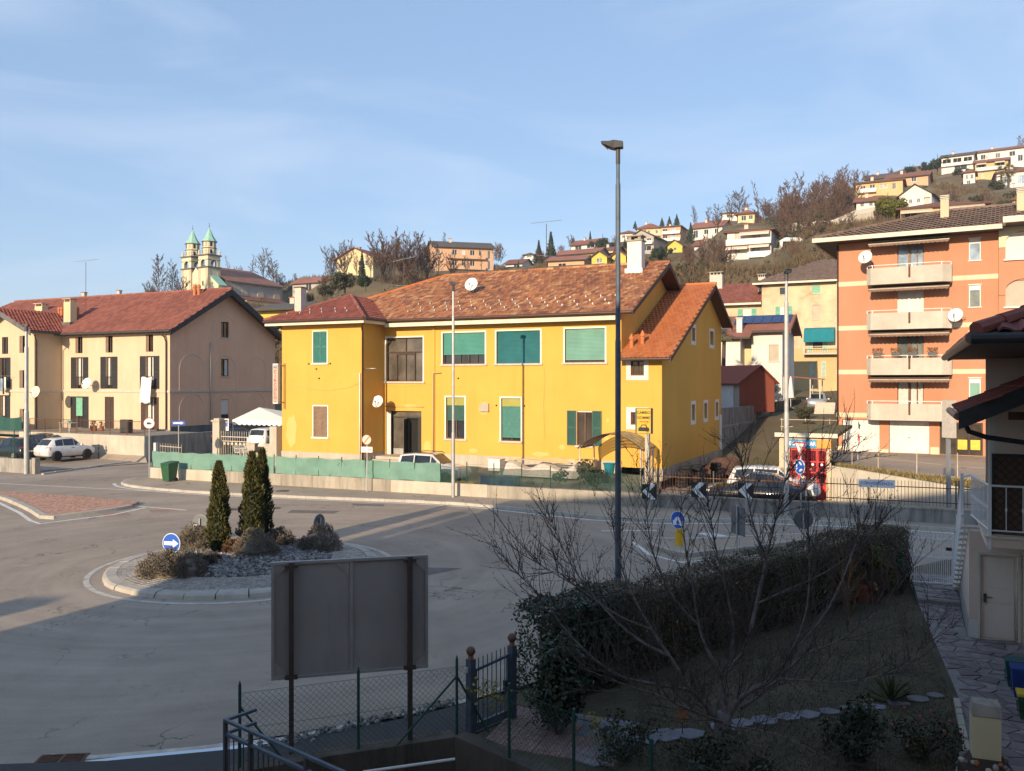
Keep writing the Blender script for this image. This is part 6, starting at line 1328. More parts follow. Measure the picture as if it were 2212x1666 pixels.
hill_house("white and ochre house with clothes balcony on the hilltop",2106,2178,390,352,270,"ochre_plaster","tile_hill",-30,9,"gable_side",1.6,[(.1,.3,.6,.9,"brown_glass"),(.65,.9,.62,.9),(.2,.28,.1,.42,"brown_glass"),(.6,.68,.3,.45)],balc=[(.05,.95,.5)],awn=[(.05,.35,.98),(.6,.9,.98)])
hill_house("white bungalow with red roof behind two palms",2153,2260,412,374,230,"white_plaster","tile_hill",-25,9,"hip",1.8,[(.1,.3,.4,.75,"grey_glass"),(.42,.6,.3,.75,"blue_glass")])
hill_house("small whitewashed house below the loggia terrace",2081,2106,399,374,260,"white_plaster","tile_hill",-30,6,"hip",1.2,[(.2,.4,.45,.8),(.6,.85,.45,.8),(.3,.6,.05,.3)],chim_=False)
hill_house("large pinkish apartment house with long balconies on the hill",938,1066,584,532,230,"salmon_plaster","dark_roof",14,12,"gable_side",2.2,[(.06,.1,.62,.85),(.3,.38,.55,.88),(.45,.52,.6,.88,"curtain"),(.6,.68,.6,.88),(.75,.8,.62,.88),(.9,.95,.55,.88),(.3,.38,.12,.45),(.46,.53,.15,.45),(.6,.68,.15,.45),(.9,.95,.1,.45)],balc=[(.22,.85,.52,"salmon_plaster"),(.22,.85,.08,"salmon_plaster")],cat="apartment house")
hill_house("pale yellow house with brown roofs behind bare trees",728,806,594,560,190,"pale_yellow_plaster","tile_hill",-24,9,"gable_front",2.2,[(.1,.22,.5,.8),(.6,.7,.5,.8),(.78,.88,.5,.8)])
hill_house("yellow flat-roofed house behind the cream house's gable",560,650,700,668,110,"bright_yellow_plaster","dark_roof",-24,9,"gable_side",1.0,[(.5,.58,.2,.7)],eave=1.1)
hill_house("brown-roofed house on the left skyline behind the cream house",115,190,690,668,150,"grey_plaster","dark_roof",-24,9,"gable_side",2.4,[(.3,.5,.3,.7)])
hill_house("dark-roofed house peeping over the cream house's ridge",195,275,680,656,165,"grey_plaster","dark_roof",-24,9,"gable_side",2.0,[(.3,.5,.3,.7)])
hill_house("curved-roof barn behind the church nave",632,690,632,612,250,"grey_plaster","tile_hill",-24,9,"gable_side",2.0,[(.5,.7,.1,.8)],chim_=False)
hill_house("small beige house between bare trees under the capped wall",1640,1680,530,515,190,"pale_yellow_plaster","tile_hill",-24,7,"hip",1.3,[(.2,.4,.3,.75),(.6,.8,.3,.75)],chim_=False)
hill_house("white house with red roof half hidden left of the villa",1500,1545,545,530,210,"white_plaster","tile_hill",-28,8,"gable_side",1.6,[(.2,.35,.3,.75),(.6,.75,.3,.75)])
hill_house("cream house low on the slope below the yellow villa",1850,1905,452,436,190,"white_plaster","tile_hill",-26,8,"gable_side",1.5,[(.15,.3,.3,.75),(.5,.65,.3,.75)])
hill_house("small white house on the skyline above the villa wood",1560,1592,474,462,320,"white_plaster","tile_hill",-20,7,"hip",1.2,[(.3,.6,.3,.75)],chim_=False)
hill_house("ochre house at the far right above the block's roof",2185,2250,452,432,170,"ochre_plaster","tile_hill",-24,8,"hip",1.4,[(.1,.3,.3,.75)])
# capped retaining wall on the hillside
hw=thing("hillside_wall","long beige retaining wall with stone cap climbing the slope","wall");b=MB();c=MB();tp_=[(1711,493,515,160),(1800,486,508,158),(1845,466,500,154),(1893,458,486,150),(1902,462,484,156)]
for i in range(4):
 (ua,ta,ba,da),(ub,tb_,bb,db)=tp_[i],tp_[i+1];A=Vector(P(ua,ta,da));B=Vector(P(ub,tb_,db));A0=Vector(P(ua,ba+8,da));B0=Vector(P(ub,bb+8,db));n_=Vector((.15,.5,0))
 b.hexa([A0,B0,B0+n_,A0+n_,A,B,B+n_,A+n_]);A1,B1=A+Vector((0,-.12,0)),B+Vector((0,-.12,0));n2=n_*1.3;up=Vector((0,0,.9));c.hexa([A1,B1,B1+n2,A1+n2,A1+up,B1+up,B1+n2+up,A1+n2+up])
b.build("wall_body","pale_concrete",hw);c.build("cap_course","sill_stone",hw)
t2=thing("terrace_wall","grey stone terrace wall below the white villa","wall");b=MB()
for(ua,ta,ba,da),(ub,tb_,bb,db)in(((1560,562,590,140),(1668,558,584,138)),((1668,556,590,138),(1790,560,592,132))):
 A=Vector(P(ua,ta,da));B=Vector(P(ub,tb_,db));A0=Vector(P(ua,ba,da));B0=Vector(P(ub,bb,db));n_=Vector((.15,.5,0));b.hexa([A0,B0,B0+n_,A0+n_,A,B,B+n_,A+n_])
b.build("wall_body","concrete",t2)
gn=thing("green_railing","dark green netting rail beside the white villa","railing");b=MB();A=Vector(P(1672,552,139));B=Vector(P(1730,552,137));b.quad(A,B,B+Vector((0,0,1.1)),A+Vector((0,0,1.1)));b.build("net","dark_green_shutter",gn);MB().tube(A+Vector((0,0,1.1)),B+Vector((0,0,1.1)),.04,k=5).build("rail","cream_metal",gn)
for i in range(4):p_=A.lerp(B,i/3);MB().tube(p_,p_+Vector((0,0,1.15)),.04,k=5).build("post","cream_metal",gn)
gz2=thing("garden_gazebo","small white gazebo on the terrace beside the villa","gazebo",P(1712,550,141));b=MB();b.poly([(-2.6,-1,2.0),(2.6,-1,2.0),(1.2,0,2.8),(-1.2,0,2.8)]);b.poly([(2.6,-1,2.0),(2.6,1.5,2.0),(1.2,0,2.8)]);b.poly([(-2.6,-1,2.0),(-2.6,1.5,2.0),(-1.2,0,2.8)]);b.poly([(-2.6,1.5,2),(2.6,1.5,2),(1.2,0,2.8),(-1.2,0,2.8)]);b.build("canopy","canvas_white",gz2)
for x in(-2.4,2.4):
 for y in(-.9,1.4):MB().tube((x,y,-.6),(x,y,2.05),.06,k=5).build("pole","dark_grey_metal",gz2)
MB().box(-2.4,-1.9,-.95,-.9,0,2.0).build("curtain","canvas_white",gz2)
# ---- church
cf=Fr(*P(449,640,240)[:2],0,-33);ch=thing_fr("church","cream church with twin bell towers and green copper spires","church",cf)
hz=lambda u,v,ax,val:cf.hit(u,v,ax,val)
Z=lambda v:H+(HV-v)/F*240
def fc_(x,y):return((680+x/3.687)/S_,(860+y/3.687)/S_)
TW_=4.2;gap=hz(431,600,1,0)[0]
def tower(x0,zt):
 """one tower standing on x0..x0+TW; zt lifts it"""
 def b_(m,a,b,c,d,e,f):m.box(x0+a,x0+b,c,d,e+zt,f+zt)
 z_s1=Z(fc_(0,745)[1]);z_s2=Z(fc_(0,565)[1]);z_s3=Z(fc_(0,460)[1]);z_s4=Z(fc_(0,365)[1]);z_t=Z(fc_(0,150)[1]);z0=Z(720)
 m=MB();b_(m,0,TW_,0,TW_,z0,z_s1);T=m.build("tower","church_plaster",ch)
 m=MB()
 for cx_ in(0,TW_-.9):
  b_(m,cx_-.06,cx_+.96,-.06,.3,z0,z_s1-.01);b_(m,cx_-.06,cx_+.96,TW_-.3,TW_+.06,z0,z_s1-.01)
 b_(m,TW_-.3,TW_+.07,.31,.9,z0,z_s1-.01);b_(m,TW_-.3,TW_+.07,TW_-.9,TW_-.31,z0,z_s1-.01);m.build("corner_pier","church_stone",T)
 m=MB();b_(m,TW_*.42,TW_*.56,-.03,.1,z_s1-5.2,z_s1-3.9);b_(m,TW_-.1,TW_+.03,TW_*.42,TW_*.56,z_s1-5.2,z_s1-3.9);m.build("slit_window","dark_interior",T)
# belfry: four corner posts, arches open
 m=MB();pw=1.05
 for a in(0,TW_-pw):
  for c in(0,TW_-pw):b_(m,a,a+pw,c,c+pw,z_s1,z_s2)
 b_(m,pw,TW_-pw,0,TW_,z_s2-1.3,z_s2);b_(m,0,pw,pw,TW_-pw,z_s2-1.3,z_s2);b_(m,TW_-pw,TW_,pw,TW_-pw,z_s2-1.3,z_s2)
 for i in range(8):
  a0,a1=math.pi*i/8,math.pi*(i+1)/8;R0=(TW_-2*pw)/2;xc=TW_/2;zc=z_s2-2.3+zt
  xa,xb=xc-R0*math.cos(a0),xc-R0*math.cos(a1);za,zb_=zc+R0*math.sin(a0),zc+R0*math.sin(a1)
  for yy in(.0,TW_-.35):m.hexa([(x0+xa,yy,za),(x0+xb,yy,zb_),(x0+xb,yy+.35,zb_),(x0+xa,yy+.35,za),(x0+xa,yy,zc+1.1),(x0+xb,yy,zc+1.1),(x0+xb,yy+.35,zc+1.1),(x0+xa,yy+.35,zc+1.1)])
  for xx in(.0,TW_-.35):m.hexa([(x0+xx,xa,za),(x0+xx,xb,zb_),(x0+xx+.35,xb,zb_),(x0+xx+.35,xa,za),(x0+xx,xa,zc+1.1),(x0+xx,xb,zc+1.1),(x0+xx+.35,xb,zc+1.1),(x0+xx+.35,xa,zc+1.1)])
 B=m.build("belfry","church_plaster",T);m=MB();b_(m,pw,TW_-pw,pw,TW_-pw,z_s1,z_s1+.3);m.lathe((x0+TW_/2,TW_/2,z_s1+1.2+zt),[(.75,0),(.6,.3),(.45,.9),(.15,1.15)],10);m.build("bell","church_dark",B)
 m=MB()
 for z in(z_s1,z_s2):b_(m,-.3,TW_+.3,-.3,TW_+.3,z-.22,z+.16)
 for z in(z_s1+2.0,):
  for a in(0,TW_-pw):
   for c in(0,TW_-pw):b_(m,a-.07,a+pw+.07,c-.07,c+pw+.07,z,z+.16)
 m.build("cornice","church_dark",T)
 m=MB();cx_,cy_=x0+TW_/2,TW_/2;rA=TW_*.46;m.lathe((cx_,cy_,zt),[(rA,z_s2+.16),(rA,z_s3),(rA*.97,z_s3),(rA*.97,z_s4)],8);L_=m.build("lantern","church_plaster",T)
 m=MB();m.lathe((cx_,cy_,zt),[(rA+.02,z_s3-.12),(rA+.22,z_s3-.05),(rA+.22,z_s3+.1),(rA,z_s3+.15)],8);m.lathe((cx_,cy_,zt),[(rA,z_s4-.1),(rA+.3,z_s4),(rA+.3,z_s4+.14),(rA-.1,z_s4+.16)],8);m.build("cornice","church_dark",L_)
 for i in range(8):
  a_=math.pi*(i+.5)/4;rr_=rA*.93
  for za,zb_ in((z_s3+.5,z_s3+1.75),(z_s2+.5,z_s2+1.6)):
   w=MB();w.box(-.28,.28,-.04,.04,za,zb_);o=w.build("lantern_window","dark_interior" if i%2 else "church_stone",L_);o.location=(cx_+rr_*math.cos(a_),cy_+rr_*math.sin(a_),zt);o.rotation_euler=(0,0,a_+math.pi/2)
 m=MB();m.lathe((cx_,cy_,zt),[(rA+.28,z_s4+.14),(rA*.66,z_s4+(z_t-z_s4)*.36),(rA*.34,z_s4+(z_t-z_s4)*.68),(.06,z_t)],8);S1=m.build("spire","copper_green",T)
 m=MB();m.tube((cx_,cy_,z_t+zt-.1),(cx_,cy_,z_t+zt+1.6),.05,.02,6);m.lathe((cx_,cy_,z_t+zt+.5),[(.02,-.2),(.2,0),(.02,.2)],8);m.box(cx_-.3,cx_+.3,cy_-.02,cy_+.02,z_t+zt+1.1,z_t+zt+1.2);m.build("finial","church_dark",S1)
 for a in(.15,TW_-.15):
  for c in(.15,TW_-.15):m=MB();m.lathe((x0+a,c,z_s2+.15+zt),[(.3,0),(.35,.4),(.2,.7),(.3,1.0),(.05,1.5)],8);m.build("urn","church_plaster",T)
tower(-TW_,0.0);xT1=hz(*fc_(300,700),1,0)[0]-TW_;tower(min(xT1,-TW_-6.3),0.0)
xw=min(xT1,-TW_-6.3);m=MB();zg=Z(fc_(0,820)[1]);m.poly([(xw+TW_,.4,Z(720)),(-TW_,.4,Z(720)),(-TW_,.4,zg),((xw+TW_-TW_)/2,.4,zg+1.6),(xw+TW_,.4,zg)]);m.build("front_gable","church_plaster",ch);m=MB();xc=(xw+TW_-TW_)/2
for r in(1.9,1.5,1.1):m.lathe((xc,.3,Z(fc_(0,1080)[1])),[(r,-.08),(r+.25,-.08),(r+.25,.08),(r,.08)],20,ax=1)
m.build("portal_arch","church_stone",ch)
# nave
n1=hz(*fc_(1640,1000),0,2.2)[1];ze_=hz(*fc_(860,950),0,3.0)[2];zr_=ze_+5.0
m=MB();m.quad((2.2,TW_,Z(760)),(2.2,n1,Z(760)),(2.2,n1,ze_),(2.2,TW_,ze_));m.quad((-16,n1,Z(760)),(2.2,n1,Z(760)),(2.2,n1,ze_),(-16,n1,ze_));m.build("nave_wall","grey_plaster",ch)
m=MB();m.poly([(3.0,TW_-.4,ze_),(3.0,n1+.6,ze_),(-7.2,n1-4,zr_),(-7.2,TW_-.4,zr_)]);m.poly([(3.0,n1+.6,ze_),(-17,n1+.6,ze_),(-7.2,n1-4,zr_)]);m.poly([(-17,TW_,ze_),(-7.2,TW_-.4,zr_),(-7.2,n1-4,zr_),(-17,n1,ze_)]);NR=m.build("nave_roof","tile_hill",ch);MB().box(2.9,3.1,TW_-.4,n1+.6,ze_-.35,ze_-.02).build("gutter","church_dark",NR)
for i,x in enumerate((1075,1320,1560)):
 p_=hz(*fc_(x,1150+i*25),0,2.2);m=MB();m.lathe((2.25,p_[1],p_[2]),[(.85,-.08),(1.25,-.08),(1.25,.1),(.85,.1)],20,ax=0);W_=m.build("round_window","church_stone",ch);m=MB();m.lathe((2.21,p_[1],p_[2]),[(.86,-.03),(.86,.03)],20,ax=0);m.build("pane","glass",W_)
zl=ze_-5.4;m=MB();m.quad((2.2,8,zl+1.6),(2.2,n1-1,zl+1.6),(6.5,n1-1,zl),(6.5,8,zl));m.build("aisle_roof","tile_hill",ch);MB().box(2.2,6.3,8.2,n1-1.2,zl-6,zl-.1).build("aisle_wall","ochre_plaster",ch)
zz=Z(fc_(0,905)[1]);m=MB();m.prism([(0.05,.9,zz+.6),(.05,.9,Z(720)),(3.4,.9,Z(720)),(3.4,.9,zz-2.3)],(0,2.4,0));m.build("side_chapel","church_plaster",ch);m=MB();m.prism([(0,.6,zz+.7),(3.9,.6,zz-2.2),(3.9,.6,zz-2.4),(0,.6,zz+.5)],(0,3,0));m.build("chapel_roof","copper_green",ch)
# ------------------------------------------------------------------ trees
def bare_tree_meshes(seed,h=10.0,spread=.5,nb=22,twm="twig",tw_w=.045,ntw=9,trunk_r=.16,low=.22,barkm="bark",stems=1):
 """trunk+limbs mesh and a mesh of fine twigs; many upswept limbs, each with side shoots"""
 R=random.Random(seed);tm=MB();cm=MB();cm.rnd=[]
 def shoot(p,v,w):
  s=v.orthogonal().normalized();s.rotate(Matrix.Rotation(R.uniform(0,6.28),3,v.normalized()));s*=w;cm.poly([p-s,p+s,p+v]);cm.rnd.append(R.random())
 for st in range(stems):
  a0=R.uniform(0,6.28);lean=Vector((math.cos(a0),math.sin(a0),0))*(.16*(stems>1));p=Vector((0,0,-.5));pts=[p];hh=h*(1 if st==0 else R.uniform(.75,1.0));d=(Vector((0,0,1))+lean).normalized()
  for i in range(8):d=(d+Vector((R.gauss(0,.07),R.gauss(0,.07),.03))).normalized();pts.append(pts[-1]+d*hh/8)
  tm.path(pts,[trunk_r*(1-.86*i/8)for i in range(9)],6)
  for k in range(nb//stems+2):
   t=low+(1-low)*(k+R.random())/(nb//stems+2);q=pts[min(7,int(t*8))].lerp(pts[min(8,int(t*8)+1)],t*8%1);a=R.uniform(0,6.28);L=hh*spread*(1.05-.75*t)*R.uniform(.7,1.2);e=R.uniform(.5,.95);dd=Vector((math.cos(a)*math.sin(e),math.sin(a)*math.sin(e),math.cos(e)));bp=[q]
   for i in range(4):dd=(dd+Vector((R.gauss(0,.12),R.gauss(0,.12),R.gauss(.10,.08)))).normalized();bp.append(bp[-1]+dd*L/4)
   r=trunk_r*.42*(1.1-t);tm.path(bp,[r,r*.8,r*.6,r*.4,r*.2],3)
   for j in range(7):
    f=.25+.75*(j+R.random())/7;i=min(3,int(f*4));b0=bp[i].lerp(bp[i+1],f*4%1);dv=((bp[i+1]-bp[i]).normalized()+Vector((R.gauss(0,.55),R.gauss(0,.55),R.gauss(.25,.35)))).normalized();l2=L*R.uniform(.22,.42);shoot(b0,dv*l2,tw_w*1.7)
    for _ in range(ntw):c=b0+dv*l2*R.uniform(.15,1.0);shoot(c,(dv+Vector((R.gauss(0,.55),R.gauss(0,.55),R.gauss(.2,.4)))).normalized()*l2*R.uniform(.25,.6),tw_w)
 return tm.mesh("trunk",barkm,True),cm.mesh("crown",twm)
BARE=[bare_tree_meshes(1,11,.42,22),bare_tree_meshes(2,13,.30,24),bare_tree_meshes(3,9,.55,20),bare_tree_meshes(4,12,.38,28,ntw=10),bare_tree_meshes(5,8,.5,30,ntw=9,low=.08,stems=5,trunk_r=.1),bare_tree_meshes(6,14,.2,16,ntw=6,trunk_r=.2)]
def leaf_cloud(fn,n,size,seed,m,name="crown"):
 """n small leaf-clump faces placed by fn(R)->(point, outward)"""
 R=random.Random(seed);c=MB();c.rnd=[]
 for i in range(n):
  p,o=fn(R);o=(o+Vector((R.gauss(0,.45),R.gauss(0,.45),R.gauss(0,.45)))).normalized();s=size*R.uniform(.6,1.4);t=o.orthogonal().normalized();t.rotate(Matrix.Rotation(R.uniform(0,6.28),3,o));b=o.cross(t)
  c.quad(p-t*s,p-b*s*.6,p+t*s,p+b*s*.6);c.rnd.append(R.random())
 return c.mesh(name,m)
def lump_fn(lumps):
 def fn(R):
  c,r=R.choice(lumps);d=Vector((R.gauss(0,1),R.gauss(0,1),R.gauss(0,1))).normalized();k=R.random()**.35;return Vector(c)+Vector((d.x*r[0],d.y*r[1],d.z*r[2]))*k,d
 return fn
def conifer_mesh(seed,h,w,m,n=1500,tiers=11,size=.33):
 def fn(R):
  t=R.random()**.7;z=h*(1-t)*.93+.4;rr_=w*t*(0.72+.28*abs(math.sin(t*tiers*math.pi)));a=R.uniform(0,6.28);k=R.random()**.5;return Vector((rr_*k*math.cos(a),rr_*k*math.sin(a),z-.25*k*rr_)),Vector((math.cos(a),math.sin(a),.4))
 return leaf_cloud(fn,n,size,seed,m)
trunk_m=MB().tube((0,0,-.8),(0,0,6),.22,.06,7).mesh("trunk","bark")
CON=[conifer_mesh(1,11,3.0,"conifer_leaf"),conifer_mesh(2,9,3.6,"conifer_leaf",1300,6),conifer_mesh(3,10,2.0,"conifer_leaf",1000,9)]
def rnd_lumps(seed,n,rx,rz,s):R=random.Random(seed);return[((R.gauss(0,rx*.42),R.gauss(0,rx*.42),rz*(.35+R.random()*.9)),(s*R.uniform(.7,1.2),)*3)for _ in range(n)]
EVG=[leaf_cloud(lump_fn(rnd_lumps(1,14,3.0,2.6,1.3)),2200,.26,1,"olive_leaf"),leaf_cloud(lump_fn(rnd_lumps(2,16,2.6,3.2,1.2)),2400,.26,2,"conifer_leaf"),leaf_cloud(lump_fn(rnd_lumps(3,26,3.0,3.3,1.25)),5200,.22,3,"gold_green_leaf")]
R=random.Random(21)
def stand(name,label,cat,meshes,u,vb,D,hpx,h0,grp,deg=None):
 """a tree whose foot is at picture (u, vb) at distance D and whose height covers hpx rows"""
 p_=P(u,vb,D);t=thing(name,label,cat,p_,R.uniform(0,360)if deg is None else deg,group=grp);s=hpx/F*D/h0;t.scale=(s,s,s)
 for nm,me in meshes:add(me,nm,t)
 return t
bt=[(1705,520,175,135,0),(1735,520,178,150,1),(1768,512,180,135,3),(1800,505,190,130,0),(1826,492,195,115,3),(1850,480,205,108,1),(1880,440,240,75,2),(1645,520,200,135,5),(1600,490,230,90,2),(1580,500,230,85,0),(1668,500,190,90,5),(1550,510,240,70,2),(1530,490,280,45,0),(1500,480,330,40,3),(1690,560,150,110,3),(1720,548,150,100,0),(1545,575,160,75,4),(1520,580,165,70,4),(1490,582,165,55,4),(1575,590,140,60,4),(1755,545,150,85,2),(1560,600,135,70,4),(1530,600,140,60,4),(1790,530,150,75,3),(745,600,170,70,4),(770,605,165,60,3),(800,608,165,80,0),(825,605,170,112,4),(850,606,165,118,3),(875,606,170,112,4),(900,604,175,106,0),(922,600,180,88,4),(945,598,185,60,2),(975,598,185,55,4),(1010,596,190,45,2),(740,590,200,75,4),(716,600,200,72,4),(860,570,260,52,2),(960,560,270,60,1),(700,620,160,30,4),(890,620,150,60,4),(840,622,150,55,3),(1040,590,190,55,5),(1080,595,190,20,4),(345,655,225,108,0),(375,655,230,98,3),(325,655,225,50,4),(390,655,228,60,4),(500,620,280,68,5),(520,618,280,45,4),(545,618,275,72,5),(565,622,275,88,2),(590,625,275,70,2),(605,630,270,40,4),(280,668,220,25,4),(640,640,240,20,4),(670,640,230,22,4),(2205,345,350,55,0),(2180,350,350,30,2),(2000,385,330,22,3),(1975,380,330,25,4),(1950,385,340,20,4),(1925,385,340,25,4),(2060,440,200,30,4),(2085,430,210,28,4),(2040,435,210,25,4),(1415,560,200,30,4),(1235,540,310,35,4),(1650,470,260,45,4),(1690,470,260,70,0),(1715,455,270,75,1),(1780,440,270,70,3),(1810,430,280,60,0)]
H0=[]
for tm_,cm_ in BARE:
 zz=[v.co.z for v in cm_.vertices];H0.append(max(zz))
places=["above the orange block's roof","on the wooded ridge","on the slope over the solar house","among the ridge woods","behind the white villa","beside the hill houses","over the yellow house's ridge","by the pinkish apartment house","near the pale yellow house","next to the church"]
ORD=["leftmost","second","third","fourth","fifth","sixth","seventh","eighth","ninth","tenth","eleventh","twelfth","thirteenth","fourteenth","fifteenth","sixteenth","seventeenth","eighteenth","nineteenth","twentieth","twenty-first","twenty-second","twenty-third","twenty-fourth","twenty-fifth"]
_cnt={};KINDW=["spreading","slender upright","low wide","tall dense","bushy","thin tall"]
for i,(u,vb,D,hpx,k)in enumerate(sorted(bt)):
 pl="next to the church" if u<680 else "near the pinkish apartment house" if u<1100 else "over the yellow house's chimney" if u<1560 else "on the ridge behind the white villa" if u<1900 else "among the hilltop houses at right"
 _cnt[pl]=_cnt.get(pl,-1)+1
 stand("bare_tree","%s leafless tree %s, %s from left"%(KINDW[k],pl,ORD[_cnt[pl]]),"tree",(("trunk",BARE[k][0]),("crown",BARE[k][1])),u,vb,D,hpx,H0[k],"bare trees "+pl)
for u,vb,D,hpx,k,l in((1190,578,215,76,0,"broad dark conifer beside the long yellow terrace"),(1164,578,218,58,0,"slimmer dark conifer left of the broad one"),(1275,533,330,36,2,"lone spruce on the skyline above the terrace houses"),(1240,538,330,26,2,"small spruce on the skyline left of the lone one"),(1120,585,230,24,2,"small conifer by the narrow white house"),(1430,490,350,24,1,"dark pine top left of the hilltop pines"),(1446,490,350,27,1,"dark pine in the middle of the hilltop pines"),(1462,488,350,30,1,"dark pine right end of the hilltop pines"),(1372,494,345,20,1,"small pine left of the cream hipped house"),(1492,525,240,44,0,"conifer before the long white house"),(1350,535,240,22,0,"dark conical shrub left of the grey villa"),(782,600,168,62,2,"dark conifer among bare trees by the pale yellow house"),(1725,560,148,90,2,"dark evergreen at the left of the ridge woods")):
 stand("conifer",l,"tree",(("trunk",trunk_m),("crown",CON[k])),u,vb,D,hpx,10.5,"conifers on the hill")
for u,vb,D,hpx,k,l in((1302,545,280,40,1,"broad evergreen beside the lamp post"),(1316,548,270,32,1,"lower evergreen beside the lamp post"),(1421,566,180,42,1,"dark round bush right of the white chimney"),(1704,548,145,52,0,"olive tree beside the white villa"),(2000,372,320,20,1,"round evergreen on the skyline left of the loggia house"),(1965,376,320,22,1,"low evergreen mound above the orange house"),(2025,372,310,40,1,"tall evergreen left of the loggia house"),(2070,380,280,18,0,"clipped bush under the loggia house"),(2095,378,280,16,0,"second clipped bush under the loggia house"),(1995,415,225,16,1,"dark hedge bush beside the orange hill house"),(2150,415,210,30,0,"scrub bush left of the white bungalow"),(2110,440,190,22,0,"low scrub bush on the open slope"),(2190,440,190,34,0,"tall scrub bush below the white bungalow"),(2170,455,170,26,0,"scrub bush above the block's chimney"),(2055,425,215,14,0,"small scrub bush on the open slope"),(745,628,140,48,0,"olive bush behind the wing chimney"),(790,625,140,40,1,"dark bush above the wing roof"),(700,640,140,30,0,"green bush behind the church barn"),(665,652,150,22,0,"mossy bush right of the church"),(1760,600,118,26,0,"bush on the bank left of the orange block"),(1600,612,118,30,0,"ivy bush above the plain red roof"),(1650,612,116,32,1,"bush behind the chimney of the old house"),(570,642,262,30,1,"ivy mound at the foot of the church trees"),(600,715,100,30,0,"golden bush between the two roofs"),(1646,850,76,48,0,"green shrub beside the pale stucco house"),(1660,880,70,22,0,"low shrub by the dark screen"),(1735,905,64,30,0,"shrub on the slope below the pergola"),(1750,930,58,26,0,"shrub beside the rail fence")):
 stand("evergreen_bush",l,"bush",(("stem",trunk_m),("crown",EVG[k])),u,vb,D,hpx,5.0 if k==0 else 6.0,"evergreen bushes")
stand("round_tree","big round golden-green tree beside the white cottage","tree",(("trunk",trunk_m),("crown",EVG[2])),1918,480,149,64,6.0,None)
def palm(label,u,vb,D,hpx,seed):
 R2=random.Random(seed);p_=P(u,vb,D);h=hpx/F*D;t=thing("palm_tree",label,"palm",p_,group="palms on the slope");MB().tube((0,0,-1),(.1,0,h*.72),h*.045,h*.035,8).build("trunk","bark",t);f=MB();f.rnd=[]
 for i in range(34):
  a=R2.uniform(0,6.28);el=R2.uniform(-.7,1.2);L=h*R2.uniform(.26,.36);base=Vector((.1,0,h*.74));d=Vector((math.cos(a)*math.cos(el),math.sin(a)*math.cos(el),math.sin(el)));q=base+d*L*.6
  for j in range(11):
   s=(j-5)/5*1.1;sd=d.orthogonal().normalized()if abs(d.z)>.95 else Vector((-d.y,d.x,0)).normalized();dd=(d*math.cos(s)+sd*math.sin(s)+Vector((0,0,-.25*abs(s)))).normalized();e=q+dd*L*.55;w=sd*L*.03;f.poly([q-w,q+w,e]);f.rnd.append(R2.random())
  f.poly([base,base+Vector((0,0,.05)),q]);f.rnd.append(.5)
 f.build("crown","palm_leaf",t)
palm("fan palm in front of the capped hillside wall",1768,518,148,55,1);palm("fan palm behind the old house's chimney",1655,610,122,46,2);palm("fan palm half hidden behind the yellow annex",1562,800,70,110,3);palm("left of two palms before the white bungalow",2162,412,222,52,4);palm("right of two palms before the white bungalow",2178,412,222,58,5);palm("palm on the skyline beside the loggia house",2040,376,300,38,6);palm("dark palm behind the church barn",692,645,200,40,7)
# far woods that read as one mass
def woods():
 Rn=np.random.RandomState(9);V=[];Fc=[];rn=[];off=0;src=[]
 for k in(0,1,3,4):
  me=BARE[k][1];co=np.empty(len(me.vertices)*3,np.float32);me.vertices.foreach_get("co",co);src.append(co.reshape(-1,3))
 zones=[(430,720,150,260,22,.4),(440,700,120,170,16,.3),(1680,1910,165,260,80,.78),(1470,1700,180,330,60,.62),(700,1080,165,290,80,.72),(1470,1720,120,165,60,.42),(1700,1900,140,200,30,.55),(300,420,225,280,10,.7),(480,640,260,300,10,.5),(1900,2230,180,340,40,.42),(1100,1460,190,330,50,.45),(1700,1900,130,165,16,.4)]
 for u0,u1,d0,d1,n,sc_ in zones:
  for i in range(n):
   u=Rn.uniform(u0,u1);D=Rn.uniform(d0,d1);x=(u-CX)/F*D;z=tz(x,D);s=sc_*Rn.uniform(.6,1.15);vb=HV-(z-H)/D*F;vt=vb-10*s/D*F
   if any(b[0]<u<b[1]and D<b[4]+5 and vt<b[3]-4 and vb>b[2]for b in HBOX):continue
   a=Rn.uniform(0,6.28);c=src[Rn.randint(4)];c=c[:(len(c)//9*2)*3];M_=np.array([[math.cos(a),-math.sin(a),0],[math.sin(a),math.cos(a),0],[0,0,1]]);q=(c@M_.T)*s+np.array([x,D,z]);V.append(q);m_=len(q)//3;Fc.append(np.arange(m_*3).reshape(-1,3)+off);off+=len(q);rn.append(np.full(m_,Rn.rand())+Rn.rand(m_)*.3)
 m=MB();m.v=np.concatenate(V).tolist();m.f=np.concatenate(Fc).tolist();m.rnd=np.concatenate(rn)%1;return m
woods().build("woodland","twig",None,kind="stuff",label="hazy brown leafless woodland between the hill houses")
